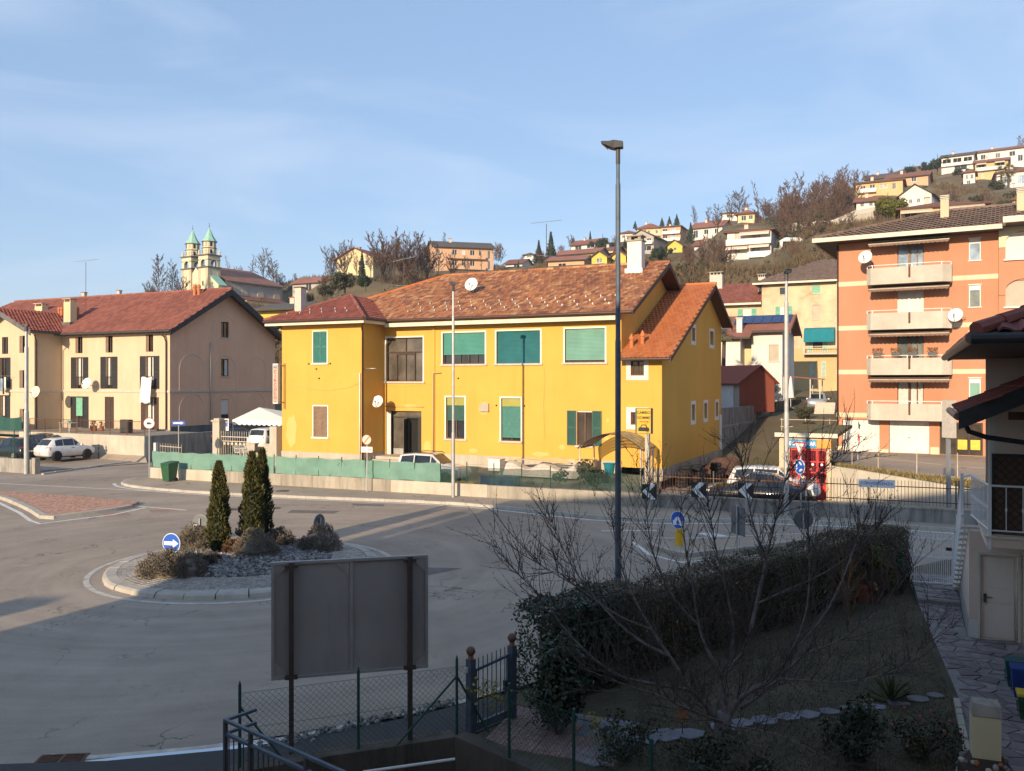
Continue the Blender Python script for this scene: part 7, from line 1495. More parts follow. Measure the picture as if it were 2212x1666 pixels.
# scrub mounds
def scrub():
 Rn=random.Random(15);c=MB();c.rnd=[]
 for i in range(330):
  u=Rn.uniform(620,2230);D=Rn.uniform(100,320);x=(u-CX)/F*D;z=tz(x,D);r=Rn.uniform(.8,2.2);vb=HV-(z-H)/D*F;vt=vb-r*1.6/D*F
  if any(b[0]<u<b[1]and D<b[4]+5 and vt<b[3]-2 and vb>b[2]for b in HBOX):continue
  tone=Rn.random()
  for k in range(90):
   d=Vector((Rn.gauss(0,1),Rn.gauss(0,1),abs(Rn.gauss(0,1)))).normalized();q=Vector((x,D,z))+Vector((d.x*r,d.y*r,d.z*r*1.1))*Rn.uniform(.6,1.05);o=(d+Vector((Rn.gauss(0,.5),Rn.gauss(0,.5),Rn.gauss(0,.5)))).normalized();t=o.orthogonal().normalized();t.rotate(Matrix.Rotation(Rn.uniform(0,6.28),3,o));b_=o.cross(t);s=Rn.uniform(.12,.3);c.quad(q-t*s,q-b_*s*.6,q+t*s,q+b_*s*.6);c.rnd.append((tone+Rn.random()*.25)%1)
 return c
scrub().build("scrub","olive_leaf",None,kind="stuff",label="dull green scrub scattered over the hillside")
# brush covering the slope
def brush():
 Rn=np.random.RandomState(5);m=MB();m.rnd=[];n=85000
 us=Rn.uniform(300,2240,n);Ds=95+240*Rn.rand(n)**1.3;Xs=(us-CX)/F*Ds;zs=terrain_z(Xs,Ds);vs_=HV-(zs-H)/Ds*F
 nz=np.sin(Xs*.11+1.3)*np.sin(Ds*.09)+np.sin(Xs*.043-Ds*.051)+Rn.normal(0,.3,n)
 for i in range(n):
  if us[i]>1930 and nz[i]<.2:continue
  if nz[i]<-.5:continue
  s=Rn.uniform(.4,1.1);vt=vs_[i]-s*1.6/Ds[i]*F;hid=False
  for b in HBOX:
   if b[0]<us[i]<b[1]and Ds[i]<b[4]+4 and vt<b[3]and vs_[i]>b[2]:hid=True;break
  if hid:continue
  p_=Vector((Xs[i],Ds[i],zs[i]-.1));tone=Rn.rand()
  for k in range(4):
   a=Rn.uniform(0,6.28);w=Vector((math.cos(a),math.sin(a),0))*s*.09;t_=Vector((Rn.normal(0,.5)*s,Rn.normal(0,.5)*s,s*Rn.uniform(.6,1.6)));m.poly([p_-w,p_+w,p_+t_]);m.rnd.append((tone+Rn.rand()*.3)%1)
 return m
brush().build("undergrowth","brush",None,kind="stuff",label="brown winter undergrowth covering the hillside")
# ================================================================== walls, fences, signs, lamps, cars
def along(a,b,n):a=Vector(a[:2]);b=Vector(b[:2]);return[a.lerp(b,i/n)for i in range(n+1)]
A1,B1=Vector(WALL1[0][:2]),Vector(WALL1[1][:2]);d1=(B1-A1).normalized();n1_=Vector((-d1.y,d1.x));W1L=(B1-A1).length;W1D=math.degrees(math.atan2(d1.y,d1.x))
lw=thing("low_wall","long low stained concrete wall under the green fence","wall",(A1.x,A1.y,0),W1D)
m=MB();x=0.0;k=0
while x<W1L-.1:
 e=min(x+5.2,W1L);MB().box(x+.004,e-.004,0,.22,-.05,.70+.02*math.sin(k)).build("wall_section","concrete" if k%3 else "pale_concrete",lw);x=e;k+=1
MB().box(W1L+.01,W1L+.45,-.1,.5,-.05,1.15).build("end_pier","dirty_concrete",lw)
fn=thing("screen_fence","teal netted wire fence on the low concrete wall","fence",(A1.x,A1.y,0),W1D)
npost=20;teal_end=W1L*.665
pm_=MB().tube((0,0,.68),(0,0,1.72),.025,k=6).mesh("post","green_post")
for i in range(npost+1):add(pm_,"post",fn,loc=(i*(W1L-.2)/npost+.1,.1,0))
for i in(1,9,9):
 x=.1+i*(W1L-.2)/npost
 for s in(-1,1):MB().tube((x,.1,1.55),(x+s*.75,.1,.72),.018,k=5).build("brace","green_post",fn)
def net(x0,x1,z0,z1,m,y=.075,seed=0):
 R2=random.Random(seed);s=MB();nx=max(4,int((x1-x0)/.2));ph=R2.random()*9
 P_=lambda i,j:(x0+(x1-x0)*i/nx,y+.02*math.sin(i*1.7+ph+j)+.012*math.sin(i*.63+j*2),z0+(z1-z0)*j/4+(.025*math.sin(i*.9+ph)if j in(0,4)else 0))
 for i in range(nx):
  for j in range(4):s.quad(P_(i,j),P_(i+1,j),P_(i+1,j+1),P_(i,j+1))
 return s.build("netting",m,fn,smooth=True)
step=(W1L-.2)/npost;i=0
while .1+(i+1)*step<=teal_end+.3:
 if i!=6 or True:net(.1+i*step+(.10 if i==6 else .0),.1+(i+1)*step,.72,1.60,"teal_net",seed=i)
 i+=1
t=NT("dark_net");t.set(.9);t.col(t.mix(t.ramp(t.noise(1.2,4),.4,.6),(0.010,0.032,0.024),(0.03,0.07,0.05)));tb_=t.n("ShaderNodeBsdfTransparent");mx=t.n("ShaderNodeMixShader");mx.inputs[0].default_value=.38;t.l(t.b.outputs[0],mx.inputs[1]);t.l(tb_.outputs[0],mx.inputs[2]);t.l(mx.outputs[0],t.out.inputs[0])
while i<npost:net(.1+i*step,.1+(i+1)*step,.72,1.50,"dark_net",seed=i);i+=1
for z in(.95,1.25,1.62):MB().tube((.1,.09,z),(W1L-.1,.09,z),.004,k=3).build("wire","green_post",fn)
# yard behind the fence
yd=MB();yq=[(A1+n1_*.2),(B1+n1_*.2)];ya=YF.w(WX-3.5,-2.6,0);yb=YF.w(XA-.5,0.2,0);yc=YF.w(XA-.5,-.2,0)
yd.poly([(yq[0].x,yq[0].y,.25),(yq[1].x,yq[1].y,.25),(*YF.w(XA-.6,-.1,0)[:2],.75),(*YF.w(0,0,0)[:2],.75),(*YF.w(0,WY,0)[:2],.78),(*YF.w(WX,WY,0)[:2],.8),(*YF.w(WX,6,0)[:2],.8),(*YF.w(WX-4.5,6,0)[:2],.75),(*YF.w(WX-4.5,-2,0)[:2],.6)])
yd.build("yard","yard_ground",None,kind="structure",label="dusty yard between the green fence and the yellow house")
sb=MB();sb.slab([tuple(B1+n1_*.2),tuple(B1+n1_*.5),YF.w(XA-.6,-.1,0)[:2],YF.w(XA-.6,-.4,0)[:2]],-.05,.62);sb.build("yard_edge","concrete",None,kind="structure")
# ---- cars
CAR_SECT={"hatch":[(0,.27,.55,.57,.86,.78),(.03,.19,.60,.64,.96,.80),(.15,.16,.63,.955,.99,.70),(.32,.16,.625,1.0,1.0,.72),(.54,.16,.615,.985,1.0,.71),(.74,.16,.60,.63,.985,.78),(.9,.17,.54,.565,.95,.78),(.975,.2,.45,.47,.88,.75),(1.0,.27,.38,.40,.78,.66)],"suv":[(0,.28,.56,.58,.88,.8),(.02,.2,.62,.66,.97,.84),(.07,.18,.64,.95,.99,.76),(.3,.18,.635,1.0,1.0,.78),(.56,.18,.63,.985,1.0,.77),(.73,.18,.61,.65,.985,.82),(.9,.19,.57,.60,.95,.8),(.98,.22,.5,.52,.9,.76),(1.0,.28,.42,.44,.8,.68)],"sedan":[(0,.28,.56,.58,.85,.72),(.03,.2,.62,.645,.95,.74),(.13,.17,.635,.70,.98,.74),(.30,.16,.63,.965,1.0,.68),(.50,.16,.62,1.0,1.0,.68),(.73,.16,.60,.635,.985,.76),(.9,.17,.53,.555,.95,.76),(.975,.2,.44,.46,.88,.73),(1.0,.27,.38,.40,.78,.66)]}
def car(name,label,loc,deg,L,Wd,Hh,paintm,kind="hatch",rails=False,group=None):
 t=thing(name,label,"car",loc,deg,group=group);S=CAR_SECT[kind];hw=Wd/2
 def pts(s):
  x,zb,zs,zt,wb,wt=s;x=(x-.5)*L;zb*=Hh;zs*=Hh;zt*=Hh;zm=zb+(zs-zb)*.45
  return[(x,hw*wb*.86,zb),(x,hw*wb*.985,zb+.06),(x,hw*wb,zm),(x,hw*wb*.985,zs-.02),(x,hw*wb*.95,zs),(x,hw*wt,zt-.03),(x,hw*wt*.86,zt),(x,0,zt+.025)]
 b=MB();rows=[]
# subdivide sections for smooth flow
 SS=[]
 for i in range(len(S)-1):
  for q in(0,.5):SS.append(tuple(S[i][j]+(S[i+1][j]-S[i][j])*q for j in range(6)))
 SS.append(S[-1])
 for s in SS:
  h=pts(s);full=[(x,-y,z)for x,y,z in h]+h[:-1][::-1];rows.append(full)
 n=len(rows[0])
 for r in rows:b.v+=r
 for i in range(len(rows)-1):
  for j in range(n):k=(j+1)%n;b.f.append((i*n+j,i*n+k,(i+1)*n+k,(i+1)*n+j))
 b.f.append(tuple(range(n))[::-1]);b.f.append(tuple((len(rows)-1)*n+j for j in range(n)))
 B=b.build("body",paintm,t,smooth=True)
 def lerp(a,c,f):return tuple(a[q]+(c[q]-a[q])*f for q in range(3))
 G_=[pts(S[k])for k in range(len(S))]
 for sg in(-1,1):
  for k0,k1,nm in((2,3,"rear_side_window"),(3,4,"side_window"),(4,5,"front_side_window")):
   a,c=G_[k0],G_[k1];f0=.10 if k0!=2 else .18;x0=.03;q=[lerp(a[4],a[5],.1),lerp(c[4],c[5],.1 if k1!=5 else .0),lerp(c[4],c[5],.92 if k1!=5 else .9),lerp(a[4],a[5],.92)]
   dx=(q[1][0]-q[0][0])*.035;q=[(q[0][0]+dx*(2 if k0==2 else 1),*q[0][1:]),(q[1][0]-dx,*q[1][1:]),(q[2][0]-dx*(1 if k1!=5 else 3),*q[2][1:]),(q[3][0]+dx*(4 if k0==2 else 1),*q[3][1:])]
   MB().poly([(x,sg*(y+.012),z)for x,y,z in q]).build(nm,"glass",t)
 def cross(k0,k1,f0,f1,nm,m,off):
  a0,a1=G_[k0][6],G_[k1][6];p0,p1=lerp(a0,a1,f0),lerp(a0,a1,f1);d=Vector((p1[0]-p0[0],0,p1[2]-p0[2])).normalized();nn=Vector((-d.z,0,d.x))*off
  c0,c1=lerp(G_[k0][7],G_[k1][7],f0),lerp(G_[k0][7],G_[k1][7],f1);o=MB();y0,y1=p0[1]*.98,p1[1]*.98
  L0=(p0[0]+nn.x,y0,p0[2]+nn.z);R0=(p0[0]+nn.x,-y0,p0[2]+nn.z);L1=(p1[0]+nn.x,y1,p1[2]+nn.z);R1=(p1[0]+nn.x,-y1,p1[2]+nn.z);C0=(c0[0]+nn.x,0,c0[2]+nn.z);C1=(c1[0]+nn.x,0,c1[2]+nn.z)
  o.quad(R0,C0,C1,R1);o.quad(C0,L0,L1,C1);o.build(nm,m,t,smooth=True)
 cross(1,2,.12,.90,"rear_window","glass",.015);cross(4,5,.1,.93,"windscreen","glass",.015)
 wr=Hh*.205
 for fx in(.185,.80):
  for sg in(-1,1):
   cx=(fx-.5)*L;cy=sg*(hw-.10);ar=MB();ar.lathe((cx,sg*(hw*.965),wr),[(wr*1.16,-.10),(wr*1.16,.035 if sg>0 else .1)]if sg>0 else[(wr*1.16,-.035),(wr*1.16,.10)],18,ax=1);ar.build("wheel_arch","black_plastic",t)
   w=MB();w.lathe((cx,sg*(hw-.02),wr),[(wr*.62,-.1),(wr*.96,-.1),(wr,-.06),(wr,.04),(wr*.95,.065),(wr*.66,.06)],20,ax=1);W=w.build("wheel","tyre",t,smooth=False);r=MB();r.lathe((cx,sg*(hw-.02)+sg*.058,wr),[(wr*.62,-.01),(wr*.62,.012)],14,ax=1);RM=r.build("rim","rim",W)
   for q in range(5):
    a=q*2*math.pi/5+.3;h=MB();h.tube((cx+wr*.38*math.cos(a),sg*(hw+.052),wr+wr*.38*math.sin(a)),(cx+wr*.38*math.cos(a),sg*(hw+.055),wr+wr*.38*math.sin(a)),wr*.13,k=6);h.build("rim_opening","tyre",W)
 for sg in(-1,1):
  a=G_[1];tl=MB();y1=hw*S[1][4];zt,zb=Hh*S[1][2]+.02,Hh*(S[1][2]-.13);x0=(S[0][0]-.5)*L-.0;tl.hexa([(x0-.01,sg*y1*.72,zb),(x0+.16,sg*y1*1.012,zb),(x0+.2,sg*y1*.9,zb),(x0+.08,sg*y1*.7,zb),(x0+.0,sg*y1*.74,zt),(x0+.17,sg*y1*1.005,zt+.02),(x0+.2,sg*y1*.9,zt),(x0+.09,sg*y1*.72,zt)]);tl.build("tail_lamp","red_lamp",t)
  x1=.5*L;hl_=MB();zh=Hh*.47;hl_.hexa([(x1-.30,sg*hw*.96,zh-.05),(x1-.03,sg*hw*.68,zh-.06),(x1-.08,sg*hw*.5,zh-.05),(x1-.3,sg*hw*.7,zh),(x1-.34,sg*hw*.955,zh+.08),(x1-.08,sg*hw*.66,zh+.02),(x1-.12,sg*hw*.5,zh+.03),(x1-.3,sg*hw*.7,zh+.06)]);hl_.build("headlamp","white_plastic",t)
  mr=MB();xm=(S[5][0]-.07-.5)*L;mr.box(xm-.06,xm+.06,min(sg*hw*1.0,sg*(hw+.16)),max(sg*hw,sg*(hw+.16)),Hh*.62,Hh*.62+.12);mr.build("wing_mirror",paintm,t)
  MB().box(-.02*L,.03*L,sg*hw*1.002-.01,sg*hw*1.002+.012,Hh*.54,Hh*.56).build("door_handle","black_plastic",t)
  if rails:MB().path([((S[2][0]-.46)*L,sg*hw*.68,Hh*.99),((S[3][0]-.5)*L,sg*hw*.7,Hh*1.04),((S[4][0]-.5)*L,sg*hw*.7,Hh*1.03),((S[4][0]-.46)*L,sg*hw*.68,Hh*.98)],.022,6).build("roof_rail","black_plastic",t)
 MB().box(-.5*L-.025,-.5*L+.03,-.25,.25,Hh*.38,Hh*.38+.11).build("number_plate","sign_white",t);MB().box(.5*L-.03,.5*L+.02,-.26,.26,Hh*.28,Hh*.28+.1).build("number_plate","sign_white",t)
 MB().box(-.45*L,.45*L,-hw*.8,hw*.8,Hh*.12,Hh*.18).build("underside","black_plastic",t)
 return t
car("hatchback_car","small white hatchback parked by the pale terrace wall",(*P(141,900,58.6)[:2],.24),62,3.6,1.64,1.47,"car_white")
car("hatchback_car","dark green hatchback at the left edge behind the street lamp",(*P(32,900,58.5)[:2],.24),152,3.9,1.68,1.48,"car_green")
car("hatchback_car","dark hatchback seen from behind between the lamp and the white car",(*P(94,900,62)[:2],.33),100,3.7,1.66,1.46,"car_black")
car("estate_car","white car with black roof rails in the yard before the yellow house",YF.w(6.1,-4.6,-.74),-24,3.7,1.58,1.5,"car_white","suv",True)
car("city_car","white small car seen from behind at the gazebo",(*P(586,900,60)[:2],.75),70,3.5,1.6,1.56,"car_white","suv")
car("saloon_car","dark saloon parked in the lane behind the iron gate",(*P(522,900,63)[:2],.7),8,4.1,1.7,1.42,"car_navy","sedan")
car("crossover_car","white crossover parked before the red garage doors",(*P(1672,900,40.0)[:2],0),-22,4.1,1.76,1.55,"car_white","suv")
car("saloon_car","black car parked behind the bar fence near the chevrons",(*P(1630,900,37.6)[:2],0),158,4.3,1.78,1.54,"car_black","sedan")
car("hatchback_car","silver-blue car on the slope beside the garden steps",(*P(1766,900,76)[:2],3.0),68,3.8,1.65,1.5,"car_silver")
# ---- lamp posts
def lamp(label,u,base,top,thick,arm_deg,steps=((0,1.0),(.42,.85),(.86,.6)),m="galvanised",headlen=.75,group="street lamps"):
 t=thing("street_lamp",label,"street lamp",base,0,group=group);hh=top-base[2];pts=[(0,0,-.1)];rs=[thick]
 s=MB()
 for i,(f0,k)in enumerate(steps):
  f1=steps[i+1][0]if i+1<len(steps)else .985;s.tube((0,0,hh*f0-(.1 if i==0 else 0)),(0,0,hh*f1),thick*k,thick*k,14)
  if i:s.lathe((0,0,hh*f0),[(thick*steps[i-1][1]*1.0,-.06),(thick*k,.06)],14)
 s.build("pole",m,t,smooth=False)
 a=rad(arm_deg);hd=MB();dx,dy=math.cos(a),math.sin(a);px,py=-dy,dx;L=headlen
 def q(x,y,z):return(x*dx+y*px,x*dy+y*py,hh+z)
 prof=[(-.1,.10,.02,.14),(.08,.12,.0,.17),(L*.5,.14,.03,.15),(L*.95,.11,.12,.16),(L,.07,.14,.165)]
 for i in range(len(prof)-1):
  (x0,w0,a0,b0),(x1,w1,a1,b1)=prof[i],prof[i+1];hd.hexa([q(x0,-w0,a0),q(x1,-w1,a1),q(x1,w1,a1),q(x0,w0,a0),q(x0,-w0*.7,b0),q(x1,-w1*.7,b1),q(x1,w1*.7,b1),q(x0,w0*.7,b0)])
 H_=hd.build("lamp_head","dark_grey_metal",t);g=MB();g.quad(q(.2,-.1,.005),q(L*.85,-.09,.09),q(L*.85,.09,.09),q(.2,.1,.005));g.build("lens","grey_glass",H_);MB().tube((0,0,hh*.985-.15),(0,0,hh+.08),thick*.75,k=10).build("socket","dark_grey_metal",t)
 return t
b=P(1335,900,17.3);lamp("tall blue-grey street lamp in front of the yellow house's right end",1335,(b[0],b[1],0),H+(HV-322)/F*17.3,.062,168,m="blue_steel",steps=((0,1.0),(.37,.92),(.62,.8),(.93,.6)),headlen=.34)
b=G(979,1074,.12);lamp("slim grey street lamp on the pavement before the yellow house",977,b,H+(HV-616)/F*b[1],.085,182,headlen=.2,steps=((0,1.0),(.3,.75),(.85,.6)))
b=G(1697,1113,.12);lamp("grey street lamp beside the tyre garage",1697,(b[0],b[1]-.1,b[2]),H+(HV-592)/F*b[1],.105,268,steps=((0,1.0),(.42,.8),(.88,.55)),m="pale_steel",headlen=.4)
b=G(57,1022,.05);lamp("grey street lamp at the far left before the dark cars",57,b,H+(HV-706)/F*b[1],.14,185,headlen=.3)
# ---- road signs
def disc(t,r,z,face,rim,x=0,y=-.05,back="sign_back",k=28,name="disc"):
 m=MB();m.lathe((x,y,z),[(r,-.012),(r,.006)],k,ax=1);D_=m.build(name,rim,t);m=MB();m.lathe((x,y-.014,z),[(r*.93,-.003),(r*.93,.003)],k,ax=1);m.build("face",face,D_);m=MB();m.lathe((x,y+.009,z),[(r*.99,-.002),(r*.99,.003)],k,ax=1);m.build("back_plate",back,D_);return D_
def arrow(parent,pts,z,y,m="sign_white",name="arrow"):MB().prism([(x,y,z+q)for x,q in pts],(0,-.006,0)).build(name,m,parent)
def pole(t,z0,z1,r=.03,m="galvanised"):MB().tube((0,0,z0),(0,0,z1),r,k=10).build("pole",m,t)
def bollard_sign(label,u,vdisc,Y,r,deg,kind):
 p_=P(u,vdisc,Y);zc=p_[2];t=thing("direction_sign",label,"road sign",(p_[0],Y,.13),deg,group="blue keep signs");pole(t,0,zc-.13+r*.6)
 D_=disc(t,r,zc-.13,"sign_blue" if kind!="back" else "sign_blue","sign_white",0,-.05)
 s=r/.3
 if kind=="right":arrow(D_,[(x*s,q*s)for x,q in((-.24,-.055),(.06,-.055),(.06,-.125),(.25,0),(.06,.125),(.06,.055),(-.24,.055))],zc-.13,-.07)
 if kind=="both":
  for sg in(-1,1):arrow(D_,[(sg*x*s,q*s)for x,q in(((.02,.12),(.10,.06),(.16,-.04),(.20,-.01),(.19,-.2),(.02,-.15),(.07,-.10),(.03,-.02),(-.02,.03))if sg>0 else((.02,.12),(.10,.06),(.16,-.04),(.20,-.01),(.19,-.2),(.02,-.15),(.07,-.10),(.03,-.02),(-.02,.03))[::-1])],zc-.13,-.07)
 if kind!="back":
  c=MB();c.lathe((0,0,0),[(.125,zc-.13-r-.55),(.125,zc-.13-r-.03)],16);c.build("sleeve","bollard_yellow",t)
  MB().lathe((0,0,0),[(.06,0),(.06,max(.02,zc-.13-r-.55))],10).build("post","bollard_yellow",t)
 else:MB().lathe((0,0,0),[(.09,.0),(.09,max(.1,zc-.13-r-.1))],12).build("sleeve","bollard_yellow",t);MB().box(r*.35,r*.75,-.04,-.035+.016,zc-.13-r*.25,zc-.13-r*.1).build("label","sign_white",t)
 return t
bollard_sign("round blue sign with white right arrow on the island",373,1173,24.6,.29,-14,"right")
t=bollard_sign("grey back of a round sign left of the first cypress",431,1132,29.3,.31,168,"back")
t=bollard_sign("narrow edge-on round sign behind the right bush",692,1130,27.6,.29,245,"back")
bollard_sign("round blue sign with two diverging arrows on the grey traffic island",1467,1123,28.2,.295,-48,"both")
def plain_sign(name,label,base,deg,parts,poletop,r=.03,grp=None):
 t=thing(name,label,"road sign",base,deg,group=grp);pole(t,0,poletop,r);parts(t);return t
# no-lorries sign
def f_(t):D_=disc(t,.30,3.05,"sign_white","sign_red");MB().lathe((0,-.071,3.05),[(.22,-.001),(.22,.001)],24,ax=1).build("face","sign_white",D_);MB().box(-.12,.05,-.082,-.074,2.99,3.11).build("symbol","sign_black",D_);MB().box(.055,.13,-.082,-.074,2.99,3.06).build("symbol","sign_black",D_)
b=G(326,1031,.12);plain_sign("no_lorries_sign","round red-ringed sign with black lorry at the street corner",(b[0],b[1]-.2,.12),8,f_,3.4,.04)
def f_(t):B_=MB().box(-.42,.42,-.06,-.04,2.55,2.82).build("board","sign_blue",t);arrow(B_,[(-.34,-.045),(.14,-.045),(.14,-.1),(.34,0),(.14,.1),(.14,.045),(-.34,.045)],2.685,-.061)
b=P(386,985,57.5);plain_sign("one_way_sign","blue one-way sign with white arrow before the peach gable",(b[0],b[1],.05),5,f_,2.7,.04)
def f_(t):B_=MB().box(-.26,.26,-.05,-.03,1.75,2.55).build("board","sign_white",t);MB().box(-.19,.19,-.062,-.051,2.02,2.48).build("blue_field","sign_blue",B_);lettering("P",.46,"sign_white",B_,(0,-.066,2.25),(rad(90),0,0),bold=.01)
b=P(486,960,57);plain_sign("parking_sign","white and blue P parking sign by the stone pier",(b[0],b[1],.5),0,f_,2.3,.04)
# faded no-parking disc with 0-24 plate
def f_(t):D_=disc(t,.24,2.55,"pale_pink_plaster","faded_red");MB().hexa([(-.16,-.078,2.40),(-.11,-.078,2.38),(.17,-.078,2.70),(.12,-.078,2.72),(-.16,-.07,2.40),(-.11,-.07,2.38),(.17,-.07,2.70),(.12,-.07,2.72)]).build("bar","faded_red",D_);B_=MB().box(-.30,.30,-.06,-.045,1.93,2.2).build("plate","sign_white",t);lettering("0 - 24",.19,"sign_black",B_,(0,-.064,2.06),(rad(90),0,0))
b=G(795,1061,.12);plain_sign("no_parking_sign","faded no-parking disc with 0-24 plate on the far pavement",(b[0],b[1]-.25,.12),-14,f_,2.75)
# chevron boards
for i,(u,vc,vb_,lab)in enumerate(((1403,1062,1101,"black chevron board nearest the tyre sign post"),(1510,1058,1123,"middle black chevron board with white arrow"),(1611,1060,1117,"black chevron board beside the black car"))):
 p_=G(u,1113+5*(i>0),.12);zc=P(u,vc,p_[1])[2]
 t=thing("chevron_board",lab,"road sign",(p_[0],p_[1],.12),-22,group="chevron boards");pole(t,0,zc+.1,.028);s=.30;z=zc-.12
 B_=MB().box(-s,s,-.05,-.03,z-s,z+s).build("board","sign_black",t);MB().prism([(x*s,-.051,z+q*s)for x,q in((-.93,0),(.1,-1),(.9,-1),(-.05,0),(.9,1),(.1,1))],(0,-.006,0)).build("chevron","sign_white",B_)
# roundabout + give way signs seen by the garage
def f_(t):
 T_=MB().prism([(-.36,-.05,3.0),(.36,-.05,3.0),(0,-.05,2.38)],(0,.015,0)).build("triangle","sign_red",t);MB().prism([(-.27,-.056,2.95),(.27,-.056,2.95),(0,-.056,2.49)],(0,.004,0)).build("face","sign_white",T_);D_=disc(t,.30,2.02,"sign_blue","sign_white")
 for i in range(3):
  a=i*2.094+.5;arrow(D_,[(.13*math.cos(a),.13*math.sin(a)),(.13*math.cos(a+1.1),.13*math.sin(a+1.1)),(.24*math.cos(a+1.25),.24*math.sin(a+1.25)),(.2*math.cos(a+.6),.2*math.sin(a+.6)),(.19*math.cos(a),.19*math.sin(a))],2.02,-.072)
b=G(1728,1118,.12);plain_sign("give_way_sign","faded give-way triangle above a blue roundabout disc",(b[0],b[1]-.1,.12),-70,f_,3.0)
def f_(t):disc(t,.33,2.05,"sign_blue","sign_white",0,.05)
p_=P(1736,1123,27.0);t=thing("sign_back","round grey sign back rising above the hedge","road sign",(p_[0],27.0,.1),172);pole(t,0,p_[2]+.25);D_=disc(t,.30,p_[2]-.1,"sign_blue","sign_back",0,-.05)
p_=P(1592,1125,27.4);t=thing("sign_back","narrow rectangular sign back above the hedge","road sign",(p_[0],27.4,.1),105);pole(t,0,p_[2]+.4);MB().box(-.42,.42,-.05,-.03,p_[2]-.55,p_[2]+.35).build("board","sign_back",t)
# ---- bar fence on the lower wall at the right
def fence2(a,b,label,n_,grp):
 a=Vector(a[:2]);b=Vector(b[:2]);L=(b-a).length;dg=math.degrees(math.atan2((b-a).y,(b-a).x));w=thing("street_wall","low mossy concrete wall %s"%label,"wall",(a.x,a.y,0),dg);MB().box(0,L,0,.25,-.05,.62).build("wall_body","dirty_concrete",w);MB().box(-.02,L+.02,-.03,.28,.62,.68).build("coping","concrete",w)
 f=thing("bar_fence","rusty vertical bar fence %s"%label,"fence",(a.x,a.y,0),dg)
 for z in(.86,1.42):MB().box(0,L,.11,.135,z,z+.035).build("rail","rust",f)
 np_=max(2,int(L/2.2));pm=MB().box(-.025,.025,.1,.15,.68,1.75).mesh("post","dark_grey_metal")
 for i in range(np_+1):add(pm,"post",f,loc=(.05+i*(L-.1)/np_,0,0))
 bm=MB().tube((0,.122,.74),(0,.122,1.62),.009,k=5).tube((0,.122,1.62),(0,.122,1.70),.012,.001,k=5).mesh("bar","rust");nb=int(L/.125)
 for i in range(nb):add(bm,"bar",f,loc=(.1+i*(L-.2)/nb,0,0))
fence2(WALL2[0],WALL2[1],"behind the chevron boards",0,None);fence2(WALL2[1],WALL2[2],"right of the tyre garage",0,None);fence2(WALL2[2],(22.5,30.1),"behind the stair railing",0,None)
# CONVERGENZA board
a,b_=Vector(WALL2[1][:2]),Vector(WALL2[2][:2]);dg=math.degrees(math.atan2((b_-a).y,(b_-a).x));pc=a.lerp(b_,.545);t=thing("name_board","white board reading CONVERGENZA on the bar fence","sign",(pc.x,pc.y,1.52),dg);MB().box(-.66,.66,.06,.08,-.16,.16).build("board","sign_white",t);lettering("CONVERGENZA",.155,"sign_blue",t,(0,.056,0),(rad(90),0,0),spacing=1.05)
# tall concrete post with box sign at right
p_=G(2060,1128,.13);t=thing("box_sign","grey box sign with yellow front on a steel post before the orange block","sign",(p_[0],p_[1]+.4,0),-75);hz_=P(2060,940,p_[1]+.4)[2]
MB().box(-.06,.06,-.06,.06,0,hz_).build("post","galvanised",t);MB().box(-.2,.28,-.12,.12,hz_-.1,hz_+1.35).build("box","sill_stone",t);MB().box(-.205,-.2005,-.11,.11,hz_-.05,hz_+1.3).build("face","sign_yellow",t);lettering("GOMME",.2,"sign_black",t,(-.21,0,hz_+.8),(rad(90),rad(90),rad(-90)))
# CAMBIO GOMME sign
p_=G(1396,1096,.13);t=thing("tyre_change_sign","yellow box sign reading CAMBIO GOMME on a concrete post","sign",(p_[0],p_[1]+.35,0),-30);q_=lambda v:P(1385,v,p_[1]+.35)[2]
MB().box(.03,.21,-.08,.08,0,q_(935)+.02).build("post","pale_concrete",t);MB().box(-.40,.32,-.12,.12,q_(937),q_(882)).build("box","grey_plinth",t);zc=(q_(937)+q_(882))/2;MB().box(-.32,.31,-.135,-.121,q_(936),q_(883)).build("face","sign_yellow",t)
lettering("CAMBIO",.165,"sign_black",t,(-.01,-.14,zc+.36),(rad(90),0,0),bold=.003);lettering("GOMME",.165,"sign_black",t,(-.01,-.14,zc+.14),(rad(90),0,0),bold=.003);arrow(t,[(-.2,-.015),(.16,-.015),(.16,-.05),(.24,0),(.16,.05),(.16,.015),(-.2,.015)],zc-.03,-.137,"sign_red")
MB().prism([(x,-.137,zc-.32+z)for x,z in((-.25,-.12),(.25,-.12),(.25,.02),(.16,.06),(.1,.17),(-.1,.17),(-.16,.06),(-.25,.02))],(0,-.005,0)).build("car_picture","sign_black",t);MB().prism([(x,-.144,zc-.32+z)for x,z in((-.12,.05),(.12,.05),(.07,.13),(-.07,.13))],(0,-.004,0)).build("car_picture","sign_yellow",t)
# ---- wheeled bin at the fence corner
p_=G(366,1040,.12);t=thing("wheeled_bin","dark green wheeled bin by the fence corner","bin",(p_[0],p_[1],.12),-28);b=MB();b.hexa([(-.24,-.24,.05),(.24,-.24,.05),(.24,.24,.05),(-.24,.24,.05),(-.31,-.33,.95),(.31,-.33,.95),(.31,.33,.95),(-.31,.33,.95)]);b.build("body","green_bin",t);b=MB();b.hexa([(-.33,-.35,.95),(.33,-.35,.95),(.33,.38,.95),(-.33,.38,.95),(-.30,-.31,1.0),(.30,-.31,1.0),(.31,.36,1.08),(-.31,.36,1.08)]);b.build("lid","green_bin",t);MB().tube((-.25,.38,1.0),(.25,.38,1.0),.02,k=6).build("handle","green_bin",t)
for sx_ in(-1,1):MB().lathe((sx_*.25,.24,.1),[(.1,-.03),(.1,.03)],12,ax=0).build("wheel","tyre",t)
